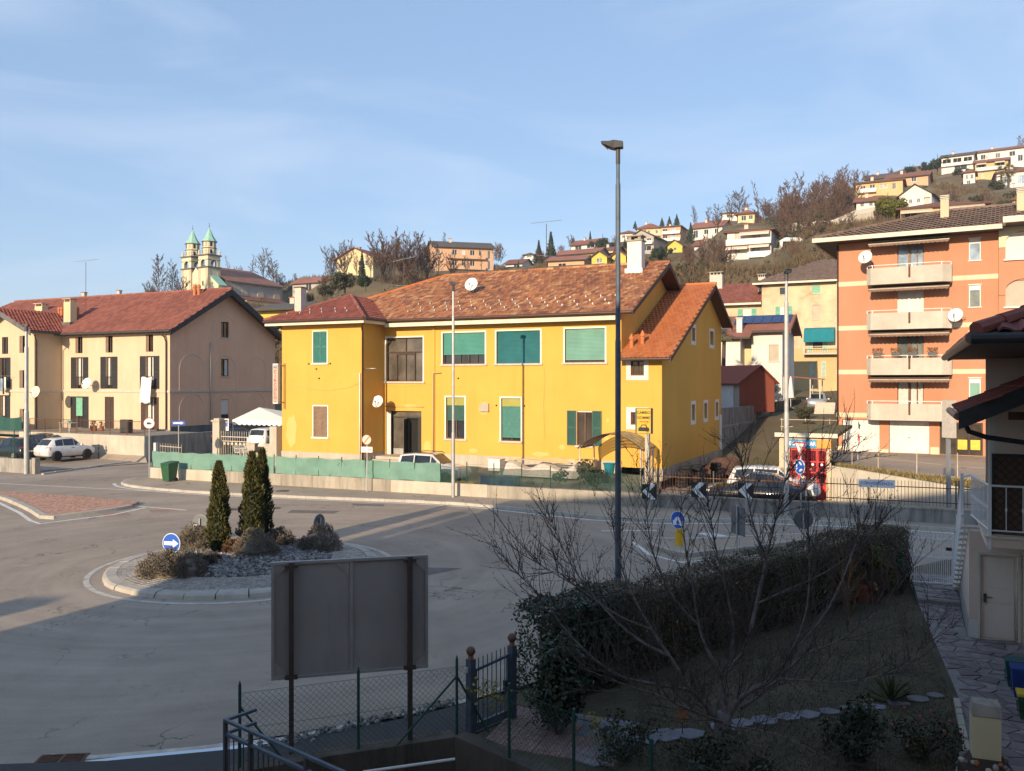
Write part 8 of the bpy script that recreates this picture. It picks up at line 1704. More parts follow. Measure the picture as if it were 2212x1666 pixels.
for i in range(3):MB().box(-.2+i*.16,-.15+i*.16,-.345,-.32,.86,.93).build("rib","green_bin",t)
# ---- tyres, crates and clutter below the house
tyre_me=MB().lathe((0,0,0),[(.20,.02),(.26,0),(.31,.04),(.32,.1),(.31,.16),(.26,.2),(.20,.18)],18).mesh("tyre","tyre",True)
R=random.Random(12);spots=[(XA+.55,1.8),(XA+.5,3.1),(XA+.7,4.5),(XA+.4,6.0),(XA+1.3,2.4),(XA+1.5,5.6)]
wh=["front inner","second inner","third inner","rear inner","front outer","rear outer"]
for s_,(x,y)in enumerate(spots):
 for k in range(R.choice((3,4,5))):
  w_=YF.w(x+R.uniform(-.05,.05),y+R.uniform(-.05,.05),0);add(tyre_me,"tyre",None,"black tyre under the yellow house, %s pile, %s up"%(wh[s_],("first","second","third","fourth","fifth")[k]),"tyre","tyre piles",loc=(w_[0],w_[1],.0+k*.2))
tarp=MB();nn=14;Rn=random.Random(2);V={}
for i in range(nn+1):
 for j in range(9):V[i,j]=YF.w(XA+.2+j*.24+Rn.uniform(-.04,.04),6.5+i*.42,-1.0+.95*math.sin(math.pi*(i+.5)/(nn+1))*math.sin(math.pi*(j+.3)/9)**.6+Rn.uniform(-.12,.12))
for i in range(nn):
 for j in range(8):tarp.quad(V[i,j],V[i+1,j],V[i+1,j+1],V[i,j+1])
tarp.build("tarpaulin","brown_wood",None,label="crumpled brown tarpaulin heap behind the parked cars",cat="tarpaulin")
def crate(name,label,x,y,z,sx_,sy,sz,m,cat):
 t=thing_fr(name,label,cat,Fr(*YF.w(x,y,z),-25.5+R.uniform(-6,6)));b=MB();b.box(-sx_,sx_,-sy,sy,0,sz);b.build("body",m,t);b=MB();b.box(-sx_-.03,sx_+.03,-sy-.03,sy+.03,sz,sz+.04);b.build("lid",m,t)
crate("storage_box","yellow and blue box at the foot of the dark netting",8.9,-6.2,-.78,.5,.25,.35,"sign_yellow","box");crate("storage_box","pale wooden box against the yellow wall by the canopy",12.9,-.7,-.4,.5,.3,.75,"ochre_plaster","box");crate("storage_box","white plastic crate on the yard clutter",8.0,-1.2,-.35,.35,.3,.6,"white_plastic","crate");crate("storage_box","low dark blue chest behind the dark netting",10.4,-5.6,-.72,.9,.35,.6,"blue_bin","chest")
b=MB();nn=16;V={}
for i in range(nn+1):
 for j in range(5):V[i,j]=YF.w(8.8+i*.27,-2.6+j*.4,-.42+.75*math.sin(math.pi*j/4)**.5*(.75+.25*math.sin(i*.9))*(1 if 0<i<nn else .2))
for i in range(nn):
 for j in range(4):b.quad(V[i,j],V[i+1,j],V[i+1,j+1],V[i,j+1])
b.build("tarpaulin","sill_stone",None,label="long grey tarpaulin over timber along the yellow wall",cat="tarpaulin")
for i in range(5):o=MB().box(-1.6+i*.1,1.5,-.04,.04,0,.05).build("plank","ochre_plaster",None,label="loose timber plank on the grey tarpaulin, %s from the wall"%("first","second","third","fourth","fifth")[i],cat="plank",group="loose planks");o.location=YF.w(10.4+i*.2,-1.5-i*.25,.36);o.rotation_euler=(0,.04*(i-2),rad(-25.5+i*4))
t=thing("bucket","turquoise bucket under the amber canopy","bucket",YF.w(14.7,-2.2,-.2));MB().lathe((0,0,0),[(.2,0),(.28,.55),(.31,.55),(.31,.6),(.25,.6),(.24,.5)],14).build("body","teal_awning",t);MB().path([(-.29,0,.58),(0,.1,.4),(.29,0,.58)],.01,4).build("handle","white_metal",t);MB().box(-.4,.4,-.3,.3,-.35,0).build("stand","rust",t)
# shrub at the fence end
def shrub(name,label,loc,lumps,n,size,m,seed,cat="bush",grp=None,stem=True):
 t=thing(name,label,cat,loc,group=grp);add(leaf_cloud(lump_fn(lumps),n,size,seed,m,"foliage"),"foliage",t)
 if stem:
  s=MB();R2=random.Random(seed)
  for i in range(7):a=R2.uniform(0,6.28);s.path([(0,0,-.05),(.1*math.cos(a),.1*math.sin(a),.15),(.3*math.cos(a),.3*math.sin(a),.35)],.012,4)
  s.build("stem","bark",t)
 return t
w_=YF.w(14.6,-5.0,-.5);shrub("bush","dark spiky bush at the end of the green fence",w_,[((R.gauss(0,.5),R.gauss(0,.35),.4+R.random()*.6),(.4,.35,.35))for _ in range(9)],900,.09,"olive_leaf",3)
# ---- plants on the roundabout
def cypress(label,u,vb,Y,vtop,wpx,seed):
 p_=P(u,vb,Y);h=(vb-vtop)/F*Y;w=wpx*.9/F*Y/2;t=thing("cypress",label,"cypress",(p_[0],Y,.25),group="cypresses on the roundabout")
 def fn(Rr):
  z=Rr.random()**.9;r=w*(min(1,z*7)**.5)*(1-z**2.1)**.8*(1+.14*math.sin(z*30+seed))+.03;a=Rr.uniform(0,6.28);r*=1+.16*math.sin(a*3+z*9+seed);k=Rr.random()**.22;return Vector((r*k*math.cos(a),r*k*math.sin(a),z*h*1.0)),Vector((math.cos(a)*.8,math.sin(a)*.8,.8))
 Rr=random.Random(seed);c=MB();c.rnd=[]
 for i in range(5200):
  q,o=fn(Rr);o=(o+Vector((Rr.gauss(0,.35),Rr.gauss(0,.35),Rr.gauss(.3,.3)))).normalized();s=Rr.uniform(.035,.085);sd=o.orthogonal().normalized();sd.rotate(Matrix.Rotation(Rr.uniform(0,6.28),3,o));c.poly([q-sd*s*.45,q+sd*s*.45,q+o*s*1.5]);c.rnd.append(Rr.random())
 c.build("foliage","cypress_leaf",t);co=MB();co.lathe((0,0,0),[(w*.5,.1),(w*.72,h*.3),(w*.6,h*.6),(w*.2,h*.9)],10);co.build("inner_growth","conifer_leaf",t);MB().tube((0,0,-.1),(0,0,h*.3),.06,.04,8).build("trunk","bark",t)
cypress("left cypress standing alone on the roundabout",473,1197,26.3,1002,47,1);cypress("tallest front cypress of the close pair on the roundabout",545,1180,26.9,972,54,2);cypress("rear cypress of the close pair on the roundabout",566,1168,27.8,966,44,3)
def bed_bush(label,u,v,Y,wpx,hpx,seed,m="lavender_leaf"):
 p_=P(u,v,Y);r=wpx/F*Y/2;h=hpx/F*Y;t=thing("bedding_bush",label,"bush",(p_[0],Y,.2),group="bushes on the roundabout");Rr=random.Random(seed);c=MB();c.rnd=[];nk=60
 K=[Vector((Rr.gauss(0,1),Rr.gauss(0,1),abs(Rr.gauss(0,.8))+.05)).normalized()for _ in range(nk)];K=[Vector((k.x*r*.82,k.y*r*.75,max(.04,k.z*h*.82)))*Rr.uniform(.82,1.05)for k in K]
 for i in range(6500):
  k=K[Rr.randrange(nk)];d=Vector((Rr.gauss(0,1),Rr.gauss(0,1),Rr.gauss(.3,1))).normalized();q=k+d*r*.24*Rr.random()**.4
  if q.z<0:q.z=-q.z*.5
  o=(d+k.normalized()*.6+Vector((0,0,.35))).normalized();s=Rr.uniform(.016,.034);sd=o.orthogonal().normalized();sd.rotate(Matrix.Rotation(Rr.uniform(0,6.28),3,o));c.poly([q-sd*s*.7,q+sd*s*.7,q+o*s*1.7]);c.rnd.append(Rr.random())
 c.build("foliage",m,t);co=MB();co.lathe((0,0,0),[(r*.5,0),(r*.6,h*.3),(r*.42,h*.55),(.02,h*.66)],10);co.build("inner_growth",m,t)
 s=MB()
 for i in range(10):a=Rr.uniform(0,6.28);s.path([(0,0,-.05),(.2*r*math.cos(a),.2*r*math.sin(a),h*.2),(.55*r*math.cos(a),.5*r*math.sin(a),h*.45)],.014,4)
 s.build("stem","bark",t)
bed_bush("large grey bush at the island's front left edge",355,1262,23.5,118,56,1);bed_bush("grey bush right of the big front one",408,1266,23.4,92,58,2);bed_bush("grey bush behind the blue arrow sign",425,1210,27.0,100,56,3);bed_bush("grey bush in front of the cypress pair",553,1232,25.6,110,68,4);bed_bush("brown low bush between the cypresses",510,1215,26.0,70,40,5,"brown_leaf");bed_bush("grey bush behind the cypress pair",605,1192,27.6,75,42,6);bed_bush("rounded grey bush at the island's right side",690,1205,26.9,100,62,7);bed_bush("dry russet bush low beside the first cypress",455,1232,25.0,50,22,8,"brown_leaf");bed_bush("small dark bush behind the front pair",445,1248,24.4,55,34,9)
st=MB();st.rnd=[];Rr=random.Random(6)
for i in range(3000):
 a=Rr.uniform(0,6.28);r=2.46*math.sqrt(Rr.random());x,y=RC[0]+r*math.cos(a),RC[1]+r*math.sin(a);z=.22+(2.48-r)*.06;s=Rr.uniform(.03,.075);n=len(st.f);e=Vector((Rr.gauss(0,1),Rr.gauss(0,1),Rr.gauss(0,.35))).normalized();st.tube(Vector((x,y,z+s*.3))-e*s,Vector((x,y,z+s*.35))+e*s,s*.75,s*.45,5);st.rnd+=[Rr.random()]*(len(st.f)-n)
st.build("gravel","pebble",None,kind="stuff",label="grey stone gravel filling the roundabout bed")
# ================================================================== foreground garden
def V2(p):return(p[0],p[1])
gpoly=[P2(985,1606),P2(1020,1588),(0.15,14.2),(0.5,15.4),(11.2,24.9),(13.5,26.5),(18,20),(14,6),P2(1500,1900),P2(1300,1762),P2(1140,1674)]
MB().slab(gpoly,-3.0,.012).build("lawn","lawn_ground",None,kind="structure",label="dark winter lawn of the near garden")
# lower yard wall under the fence
rt=thing("retaining_wall","dark mossy retaining wall below the chain-link fence","wall");wl=[P2(300,1722),P2(420,1698),P2(700,1648),P2(985,1604),P2(1140,1672),P2(1400,1810)]
for i in range(len(wl)-1):
 a,b_=Vector(wl[i]),Vector(wl[i+1]);d=(b_-a).normalized();n_=Vector((-d.y,d.x))*.28
 MB().slab([tuple(a-d*.02-n_*.12),tuple(b_-n_*.12),tuple(b_+n_*.9),tuple(a+n_*.9)],-3.0,.09+.004*i).build("wall_section","mossy_concrete",rt)
MB().tube(P(784,1668,12.15),P(982,1640,12.75),.022,k=8).build("white_pipe","white_plastic",None,label="thin white pipe along the dark wall at the bottom edge",cat="pipe")
MB().box(-8,9,2,16,-3.0,-2.95).build("lower_yard","asphalt_dark",None,kind="structure",label="dark lower yard below the wall")
# ---- billboard seen from behind
bA=Vector((-3.52,12.52));bB=Vector((-1.285,13.09));bd=(bB-bA).normalized();bdeg=math.degrees(math.atan2(bd.y,bd.x));bl=(bB-bA).length
bb=thing("billboard","blank grey billboard back on two dark posts","billboard",(bA.x,bA.y,0),bdeg);z0,z1=1.14,2.86
mat("billboard_back",(0.30,0.27,0.25),0.75,0.12,0.8,stain=(0.20,0.185,0.19),stain_amt=0.6,sscale=(1.2,1.2,.3))
mat("billboard_frame",(0.36,0.33,0.31),0.6,0.15,3,metal=0.3)
for x0,x1 in((0.04,bl/2-.008),(bl/2+.008,bl-.04)):MB().box(x0,x1,.0,.02,z0+.04,z1-.04).build("panel","billboard_back",bb)
f=MB();f.box(0,bl,-.03,.03,z1-.04,z1);f.box(0,bl,-.03,.03,z0,z0+.04);f.box(0,.04,-.03,.03,z0+.04,z1-.04);f.box(bl-.04,bl,-.03,.03,z0+.04,z1-.04);f.box(bl/2-.025,bl/2+.025,-.022,-.001,z0+.04,z1-.04);f.build("frame","billboard_frame",bb)
for sx_,sz in((0.04,z0+.04),(0.04,z1-.04),(bl-.04,z0+.04),(bl-.04,z1-.04),(bl/2-.03,z1-.04),(bl/2+.03,z0+.04)):
 dx=.22 if sx_<bl*.3 or(bl*.4<sx_ and sx_>bl/2 and sx_<bl*.8)else-.22;dz=.22 if sz<2 else-.22;MB().prism([(sx_,-.012,sz),(sx_+dx,-.012,sz),(sx_,-.012,sz+dz)],(0,.011,0)).build("gusset","billboard_frame",bb)
for x in(.285,bl-.285):MB().box(x-.035,x+.035,-.12,-.035,-.02,z1+.0).build("post","dark_wood",bb);MB().box(x-.09,x+.09,-.125,-.03,z0+.02,z0+.06).build("clamp","dark_wood",bb);MB().box(x-.09,x+.09,-.125,-.03,z1-.07,z1-.03).build("clamp","dark_wood",bb)
# ---- chain-link fence
fa,fb=Vector(P2(518,1672)),Vector(P2(1006,1597));fa=Vector((fa.x,fa.y));fd=(fb-fa).normalized();fL=(fb-fa).length;fdeg=math.degrees(math.atan2(fd.y,fd.x))
cl=thing("chain_link_fence","green chain-link fence under the billboard","fence",(fa.x,fa.y,.09),fdeg)
for u in(518,757,985):
 t_=(u-518)/(1006-518);x=fL*(t_+(.012 if 600<u<900 else 0));MB().tube((x,0,0),(x,0,1.16),.022,k=8).tube((x,0,1.16),(x,0,1.22),.022,.003,k=8).build("post","green_post",cl)
x3=fL*(985-518)/488
for s in((0,.85,.62,.0),(x3,.9,x3-.95,.0),(x3,.9,x3+.5,-.02)):MB().tube((s[0],.0,s[1]),(s[2],-.05,s[3]),.018,k=6).build("brace","green_post",cl)
def chain(L,z0,z1,mesh=.062,r=.0022):
 """two sets of crossing wires cut to the panel"""
 m=MB();hgt=z1-z0
 def clip(x0,sgn):
  xa,za,xb,zb_=x0,z0,x0+sgn*hgt,z1
  lo,hi=0.0,1.0
  for e,sg in((0,1),(L,-1)):
   fa_,fb_=sg*(xa-e),sg*(xb-e)
   if fa_<0 and fb_<0:return
   if fa_<0:lo=max(lo,fa_/(fa_-fb_))
   elif fb_<0:hi=min(hi,fa_/(fa_-fb_))
  if hi-lo<.01:return
  A=(xa+(xb-xa)*lo,.0+sgn*.002,za+(zb_-za)*lo);B=(xa+(xb-xa)*hi,.0+sgn*.002,za+(zb_-za)*hi);m.tube(A,B,r,k=3,caps=False)
 x=-hgt
 while x<L+hgt:clip(x,1);clip(x,-1);x+=mesh*1.414
 for z in(z0,(z0+z1)/2,z1):m.tube((0,0,z),(L,0,z),r*1.3,k=3)
 return m
chain(fL,.04,1.04).build("wire_mesh","green_post",cl,kind="stuff")
# continuation of the fence beyond the gate, down the garden edge
ga_,gb2=Vector(P2(1040,1622)),Vector(P2(1560,1880));gd=(gb2-ga_).normalized();gL=(gb2-ga_).length
cl2=thing("chain_link_fence","chain-link fence running down beside the pink tiles","fence",(ga_.x,ga_.y,.09),math.degrees(math.atan2(gd.y,gd.x)))
chain(gL,.04,1.0).build("wire_mesh","green_post",cl2,kind="stuff")
for x in(.62,1.9,3.2):MB().tube((x,0,-.1),(x,0,1.08),.022,k=8).build("post","green_post",cl2)
# ---- blue-grey gate with two posts and stone balls
g0,g1=Vector(P2(1017,1594)),Vector(P2(1106,1556));gd=(g1-g0).normalized();gL=(g1-g0).length;gdeg=math.degrees(math.atan2(gd.y,gd.x))
for i,(pp,lab)in enumerate(((g0,"steel gate post with brown ball nearest the chain-link fence"),(g1,"steel gate post with brown ball against the hedge"))):
 t=thing("gate_post",lab,"post",(pp.x,pp.y,.0),gdeg,group="gate posts");MB().box(-.055,.055,-.055,.055,0,1.22).build("shaft","blue_steel",t);MB().box(-.03,.03,-.03,.03,1.22,1.28).build("neck","terracotta",t);b=MB();b.lathe((0,0,1.34),[(.005,-.075),(.04,-.063),(.065,-.035),(.075,0),(.065,.035),(.04,.063),(.005,.075)],14);b.build("ball","brown_wood",t,smooth=True)
gt_=thing("garden_gate","blue-grey steel bar gate beside the hedge","gate",(g0.x,g0.y,0),gdeg)
f=MB();f.hexa([(.08,-.02,1.0),(gL-.08,-.02,1.06),(gL-.08,.02,1.06),(.08,.02,1.0),(.08,-.02,1.04),(gL-.08,-.02,1.10),(gL-.08,.02,1.10),(.08,.02,1.04)]);f.box(.08,gL-.08,-.02,.02,.08,.20);f.box(.08,.12,-.02,.02,.2,1.0);f.box(gL-.12,gL-.08,-.02,.02,.2,1.05);f.build("frame","blue_steel",gt_)
for i in range(7):x=.17+i*(gL-.34)/6;MB().tube((x,0,.18),(x,0,1.2+.03*i/6),.009,k=6).build("bar","blue_steel",gt_)
MB().box(gL-.16,gL-.1,-.05,.05,.52,.68).build("lock_box","black_plastic",gt_);MB().box(-.12,-.02,.0,.03,1.02,1.1).build("letter_flap","white_metal",gt_)
# ---- railing in the bottom left corner
ra=P(487,1552,10.9);rb=P(760,1672,9.35);ra,rb=Vector(ra),Vector(rb);rz=ra.z;rd=Vector((rb.x-ra.x,rb.y-ra.y));rL=rd.length;rdeg=math.degrees(math.atan2(rd.y,rd.x))
rl_=thing("stair_railing","dark steel railing in the bottom left corner","railing",(ra.x,ra.y,rz-1.15),rdeg)
for z in(1.13,.96):MB().box(-.02,rL+1.5,-.022,.022,z-.02,z+.015).build("rail","blue_steel",rl_)
for x in(.0,.55,1.65,2.7):MB().box(x-.022,x+.022,-.022,.022,-1.5,1.11).build("post","dark_grey_metal",rl_)
MB().box(-.022,.022,.02,.45,1.11,1.145).build("rail","blue_steel",rl_);MB().box(-.022,.022,.02,.45,.94,.975).build("rail","blue_steel",rl_)
bm=MB().box(-.006,.006,-.006,.006,-1.4,.95).mesh("bar","dark_grey_metal")
for i in range(26):add(bm,"bar",rl_,loc=(.08+i*.105,0,0))
MB().box(-.1,rL+1.6,-.12,.12,-2.4,-.9).build("base_wall","mossy_concrete",rl_)
# ---- paving: pink relief tiles by the gate, blue slabs, stepping stones
pt=thing("tiled_path","pink relief tiles inside the blue-grey gate",None,kind="structure");R=random.Random(9)
o_=Vector(P2(1060,1588));ux=Vector((.93,-.36));uy=Vector((.36,.93));k=0
for i in range(5):
 for j in range(4):
  c=o_+ux*(i*.42)+uy*((j-1)*.42);q_=[c,c+ux*.405,c+ux*.405+uy*.405,c+uy*.405];z=.03+R.uniform(-.003,.003);pink=i+j<5 and not(i>2 and j>1)
  T_=MB().slab([tuple(x)for x in q_],.0,z).build("tile","pink_tile" if pink else "slab_blue",pt)
  if pink:
   st_=MB();st_.rnd=[]
   for a in range(6):
    for b_ in range(6):
     cc=c+ux*((a+.5+R.uniform(-.15,.15))*.0675)+uy*((b_+.5+R.uniform(-.15,.15))*.0675);n5=R.choice((5,6));ph=R.random()*6;rr_=.031
     st_.slab([(cc.x+rr_*R.uniform(.8,1.1)*math.cos(ph+6.283*q/n5),cc.y+rr_*R.uniform(.8,1.1)*math.sin(ph+6.283*q/n5))for q in range(n5)],z-.002,z+.008);st_.rnd+=[R.random()]*(n5+2)
   st_.build("relief_cobble","pink_tile",T_,kind="stuff")
def stone_poly(c,r,R,n=6,sq=1.0):return[(c[0]+r*R.uniform(.75,1.1)*math.cos(2*math.pi*i/n+.3),c[1]+r*sq*R.uniform(.75,1.1)*math.sin(2*math.pi*i/n+.3))for i in range(n)]
sp_=[(1440,1592,.30),(1490,1588,.28),(1560,1575,.26),(1605,1566,.22),(1650,1560,.24),(1700,1553,.22),(1745,1548,.24),(1790,1542,.2),(1845,1536,.24),(1890,1530,.2),(1940,1522,.22),(1985,1513,.22),(2020,1505,.18),(1330,1612,.4),(1390,1602,.3),(1290,1640,.4)]
w_=["before the red windmill toy","left of the trunk","right at the trunk","second right of the trunk","third right of the trunk","fourth right of the trunk","fifth right of the trunk","sixth right of the trunk","seventh right of the trunk","under the leafy shrub","beside the spiky plant","near the lawn edge","last at the lawn edge","large slab by the fence","slab between fence and trunk","large slab nearest the fence"]
for i,(u,v,r)in enumerate(sp_):
 c=P2(u,v);o=MB().slab(stone_poly(c,r,R,6,.8),-.02,.035+R.uniform(0,.01)).build("stepping_stone","slab_blue",None,label="flat grey stepping stone %s"%w_[i],cat="stepping stone",group="stepping stones across the lawn")
# ---- crazy paving along the right house
RF=Fr(9.2,16.5,0,-25)
cpv=thing_fr("stone_path","crazy-paved path between the lawn and the house",None,RF,kind="structure")
def path_left(y):return-1.3+(5.4-y)/7.5*.68 if y>-2.1 else-.62+(-2.1-y)*.02
MB().slab([(path_left(6.4),6.6),(-.28,6.6),(-.28,1.9),(.78,1.9),(.78,-9),(path_left(-9)+0,-9),(path_left(-2.1),-2.1)],-.1,.045).build("bed","mortar",cpv)
MB().slab([(path_left(6.4),7.6),(-.28,7.6),(-.28,4.6),(path_left(4.6),4.6)],.046,.16).build("upper_bed","mortar",cpv)
R=random.Random(31);gx,gy=.30,.30;ny=int(17/gy);nx=10;J={}
for j in range(ny+1):
 for i in range(nx+1):J[i,j]=(-1.5+i*gx+(j%2)*gx*.4+R.uniform(-.1,.1),-9+j*gy+R.uniform(-.1,.1))
cnt=0
for j in range(ny):
 for i in range(nx):
  if R.random()<.0:continue
  q_=[J[i,j],J[i+1,j],J[i+1,j+1],J[i,j+1]];cx_=sum(p[0]for p in q_)/4;cy_=sum(p[1]for p in q_)/4
  lim=.78 if cy_<1.9 else-.28
  if cx_<path_left(cy_)+.1 or cx_>lim-.1 or cy_>7.4:continue
  if 4.45<cy_<4.75:continue
  zt=.06+R.uniform(0,.012)+(.115 if cy_>4.6 else 0);k=.88;mid=((q_[0][0]+q_[1][0])/2+R.uniform(-.03,.03),(q_[0][1]+q_[1][1])/2+R.uniform(-.03,.03));q_=[q_[0],mid]+q_[1:]
  s_=[(cx_+(a-cx_)*k,cy_+(b_-cy_)*k)for a,b_ in q_];s_=[(max(path_left(cy_)+.02,min(lim-.02,a)),b_)for a,b_ in s_]
  MB().slab(s_,zt-.04,zt).build("paving_stone","slab_stone",cpv);cnt+=1
MB().box(path_left(4.6),-.28,4.52,4.6,.05,.15).build("step_riser","stone_grey",cpv)
# white edging
e=MB()
for i in range(16):y=-6.5+i*.26;x=path_left(y)-.05;e.box(x-.05,x+.04,y,y+.24,-.02,.1+R.uniform(-.02,.02))
e.build("edging","pale_concrete",cpv)
# ---- the house at the right edge
rh=thing_fr("stair_house","pale pink house with outside stair and balcony at the right edge","house",RF)
m=MB();m.panel([(-.25,0),(.75,0),(.75,2.32),(-.25,2.32)],[(-.04,.66,.06,1.84)],mapY(1.86),.1);m.panel([(-9,0),(1.86,0),(1.86,2.3),(-9,2.3)],[(-1.4,-.5,1.0,1.95)],lambda a,b,d:(.75+d,a,b),.12)
m.quad((-.25,1.86,0),(-.25,6.3,0),(-.25,2.0,2.4),(-.25,1.86,2.4));m.poly([(.6,1.86,0),(.6,6.3,0),(.6,2.0,2.4)])
m.panel([(.08,2.3),(9,2.3),(9,6.4),(.08,6.4)],[(1.05,1.9,2.6,4.6)],mapY(2.12),.15);m.quad((.08,2.12,2.3),(.5,3.0,2.3),(.5,3.0,6.4),(.08,2.12,6.4));m.build("wall","pale_pink_plaster",rh)
MB().box(-.27,-.255,1.9,6.0,.0,.45).build("plinth","grey_plaster",rh);MB().box(-.26,.0-.04,1.84,1.858,.0,.42).build("plinth","white_plaster",rh)
D_=MB().box(-.03,.65,1.93,1.96,.07,1.83).build("door","pale_door",rh)
for z0_,z1_ in((.12,.78),(.82,1.1),(1.14,1.78)):MB().box(.03,.59,1.918,1.929,z0_,z1_).build("panel","pale_door",D_)
MB().box(.03,.08,1.88,1.93,.82,1.0).build("handle_plate","dark_grey_metal",D_);MB().tube((.055,1.89,.93),(.19,1.87,.93),.012,k=6).build("handle","dark_grey_metal",D_)
f=MB();f.box(-.09,-.04,1.835,1.859,.05,1.9);f.box(.66,.71,1.835,1.859,.05,1.9);f.box(-.04,.66,1.835,1.859,1.84,1.9);f.build("door_frame","cream_fascia",D_)
W=MB().box(.74,.80,-1.45,-.45,.93,1.0).build("window","sill_stone",rh);MB().box(.86,.88,-1.4,-.5,1.0,1.95).build("pane","glass",W)
for y0 in(-1.85,-.5):s=MB();s.box(.69,.735,y0,y0+.44,1.0,1.97);s.build("shutter","black_wood",W)
W=MB().box(1.0,1.05,2.08,2.12,2.6,4.6).build("window","white_trim",rh);louvre(W,1.06,1.9,2.6,4.6,2.2,"black_wood")
# balcony and stair
MB().box(-.05,4.5,-.02,2.1,2.32,2.5).build("balcony_slab","pale_pink_plaster",rh);MB().box(-.09,4.5,-.06,2.1,2.5,2.54).build("balcony_edge","cream_fascia",rh)
rs_=thing_fr("stair_railing","white steel railing of the outside stair and balcony","railing",RF)
MB().path([(-.2,2.05,3.5),(0,0,3.5),(4.5,0,3.5)],.022,6).build("handrail","bright_white",rs_);MB().path([(-.2,2.05,2.64),(0,0,2.64),(4.5,0,2.64)],.016,6).build("lower_rail","bright_white",rs_)
MB().box(-.03,.03,-.03,.03,2.28,3.52).build("newel_post","bright_white",rs_)
bm=MB().tube((0,0,2.64),(0,0,3.5),.009,k=5).lathe((0,0,3.05),[(.01,-.05),(.022,0),(.01,.05)],6).mesh("baluster","bright_white")
for i in range(15):add(bm,"baluster",rs_,loc=(-.0137*i,.14*i+.06,0))
for i in range(16):add(bm,"baluster",rs_,loc=(.28*i+.28,0,0))
MB().path([(-.2,2.05,3.5),(-.36,2.3,3.42),(-.36,6.4,.95)],.024,6).build("handrail","bright_white",rs_);MB().path([(-.36,2.2,2.62),(-.36,6.4,.12)],.02,6).build("lower_rail","bright_white",rs_)
for i in range(44):
 f_=i/43;y=2.3+f_*4.05;z=2.56-f_*2.42;MB().box(-.37,-.35,y-.022,y+.022,z,z+.85).build("baluster","bright_white",rs_)
for y,z in((2.3,2.4),(4.3,1.2),(6.38,.05)):MB().box(-.39,-.33,y-.03,y+.03,z-.1,z+1.1).build("newel_post","bright_white",rs_)
stp=thing_fr("outside_stair","outside stair rising beside the pink wall to the balcony","stairs",RF)
for i in range(14):f_=i/13;y=6.3-f_*4.1;z=.1+f_*2.3;MB().box(-.4,.62,y-.33,y,z-.05,z).build("tread","sill_stone",stp);MB().box(-.32,-.30,y-.2,y-.14,z-.02,z+.05).build("bracket","galvanised",stp)
# reed screen and lattice on the balcony
ls_=thing_fr("lattice_screen","dark wooden lattice with reed matting behind the balcony rail","screen",RF);MB().box(.06,4.4,.06,.07,2.56,4.1).build("reed_mat","brown_wood",ls_);l=MB()
nlat=40
for i in range(-14,nlat):
 for sg in(-1,1):
  x0=i*.16 if sg>0 else i*.16+1.5;xa,za,xb,zb_=x0,2.62,x0+sg*1.45,4.07
  pts=[]
  for f_ in(0,1):
   pass
  lo,hi=0,1
  for e,s2_ in((.07,1),(4.38,-1)):
   A,B=s2_*(xa-e),s2_*(xb-e)
   if A<0 and B<0:lo=2
   elif A<0:lo=max(lo,A/(A-B))
   elif B<0:hi=min(hi,A/(A-B))
  if hi-lo>.03:l.tube((xa+(xb-xa)*lo,.04+.008*sg,za+1.45*lo),(xa+(xb-xa)*hi,.04+.008*sg,za+1.45*hi),.012,k=4)
l.build("lattice","black_wood",ls_,kind="stuff")
f=MB();f.box(.04,4.42,.02,.06,4.07,4.12);f.box(.04,.08,.02,.06,2.56,4.07);f.build("frame","black_wood",ls_)
# upper roof
m=MB();gx0=-.62;gz=6.1;yf,yn=3.0,-6.5;sl_=.40;wR=5.0;tz_=gz+wR*sl_
m.poly([(gx0,yf,gz),(gx0,yn,gz),(gx0+wR,yn+wR,tz_),(gx0+wR,yf,tz_)]);m.poly([(gx0,yn,gz),(gx0+2*wR,yn,gz),(gx0+wR,yn+wR,tz_)]);m.poly([(gx0,yf,gz-.1),(gx0,yn,gz-.1),(gx0+2*wR,yn,gz-.1),(gx0+2*wR,yf,gz-.1)]);UR=m.build("roof","dark_wood",rh);ll=math.sqrt(1+sl_**2)
tile_roof(UR,RF,(gx0,yn,gz),(0,1,0),(1/ll,0,sl_/ll),[(0,0),(yf-yn,0),(yf-yn,2.4),(2.3,2.4)],.24,.34,"tile_dark_red",110,amp=.06);tile_roof(UR,RF,(gx0,yn,gz),(1,0,0),(0,1/ll,sl_/ll),[(0,0),(6,0),(6,2.4),(2.3,2.4)],.24,.34,"tile_dark_red",30,amp=.06)
ridge_caps(UR,(gx0,yn,gz+.06),(gx0+wR,yn+wR,tz_+.06),"tile_dark_red",.1)
MB().path([(gx0-.06,yf,gz-.05),(gx0-.06,yn-.06,gz-.05)],.07,10).build("gutter","bronze_gutter",UR);MB().path([(gx0-.06,yn-.06,gz-.05),(gx0+6,yn-.06,gz-.05)],.07,10).build("gutter","black_wood",UR);b=MB();b.prism([(gx0,yf,gz-.14),(gx0,yf,gz+.02),(gx0+wR,yf,tz_+.02),(gx0+wR,yf,tz_-.14)],(0,.05,0));b.build("verge_board","black_wood",UR)  # front gutter run blackened: shade of the unlit eave put into its colour
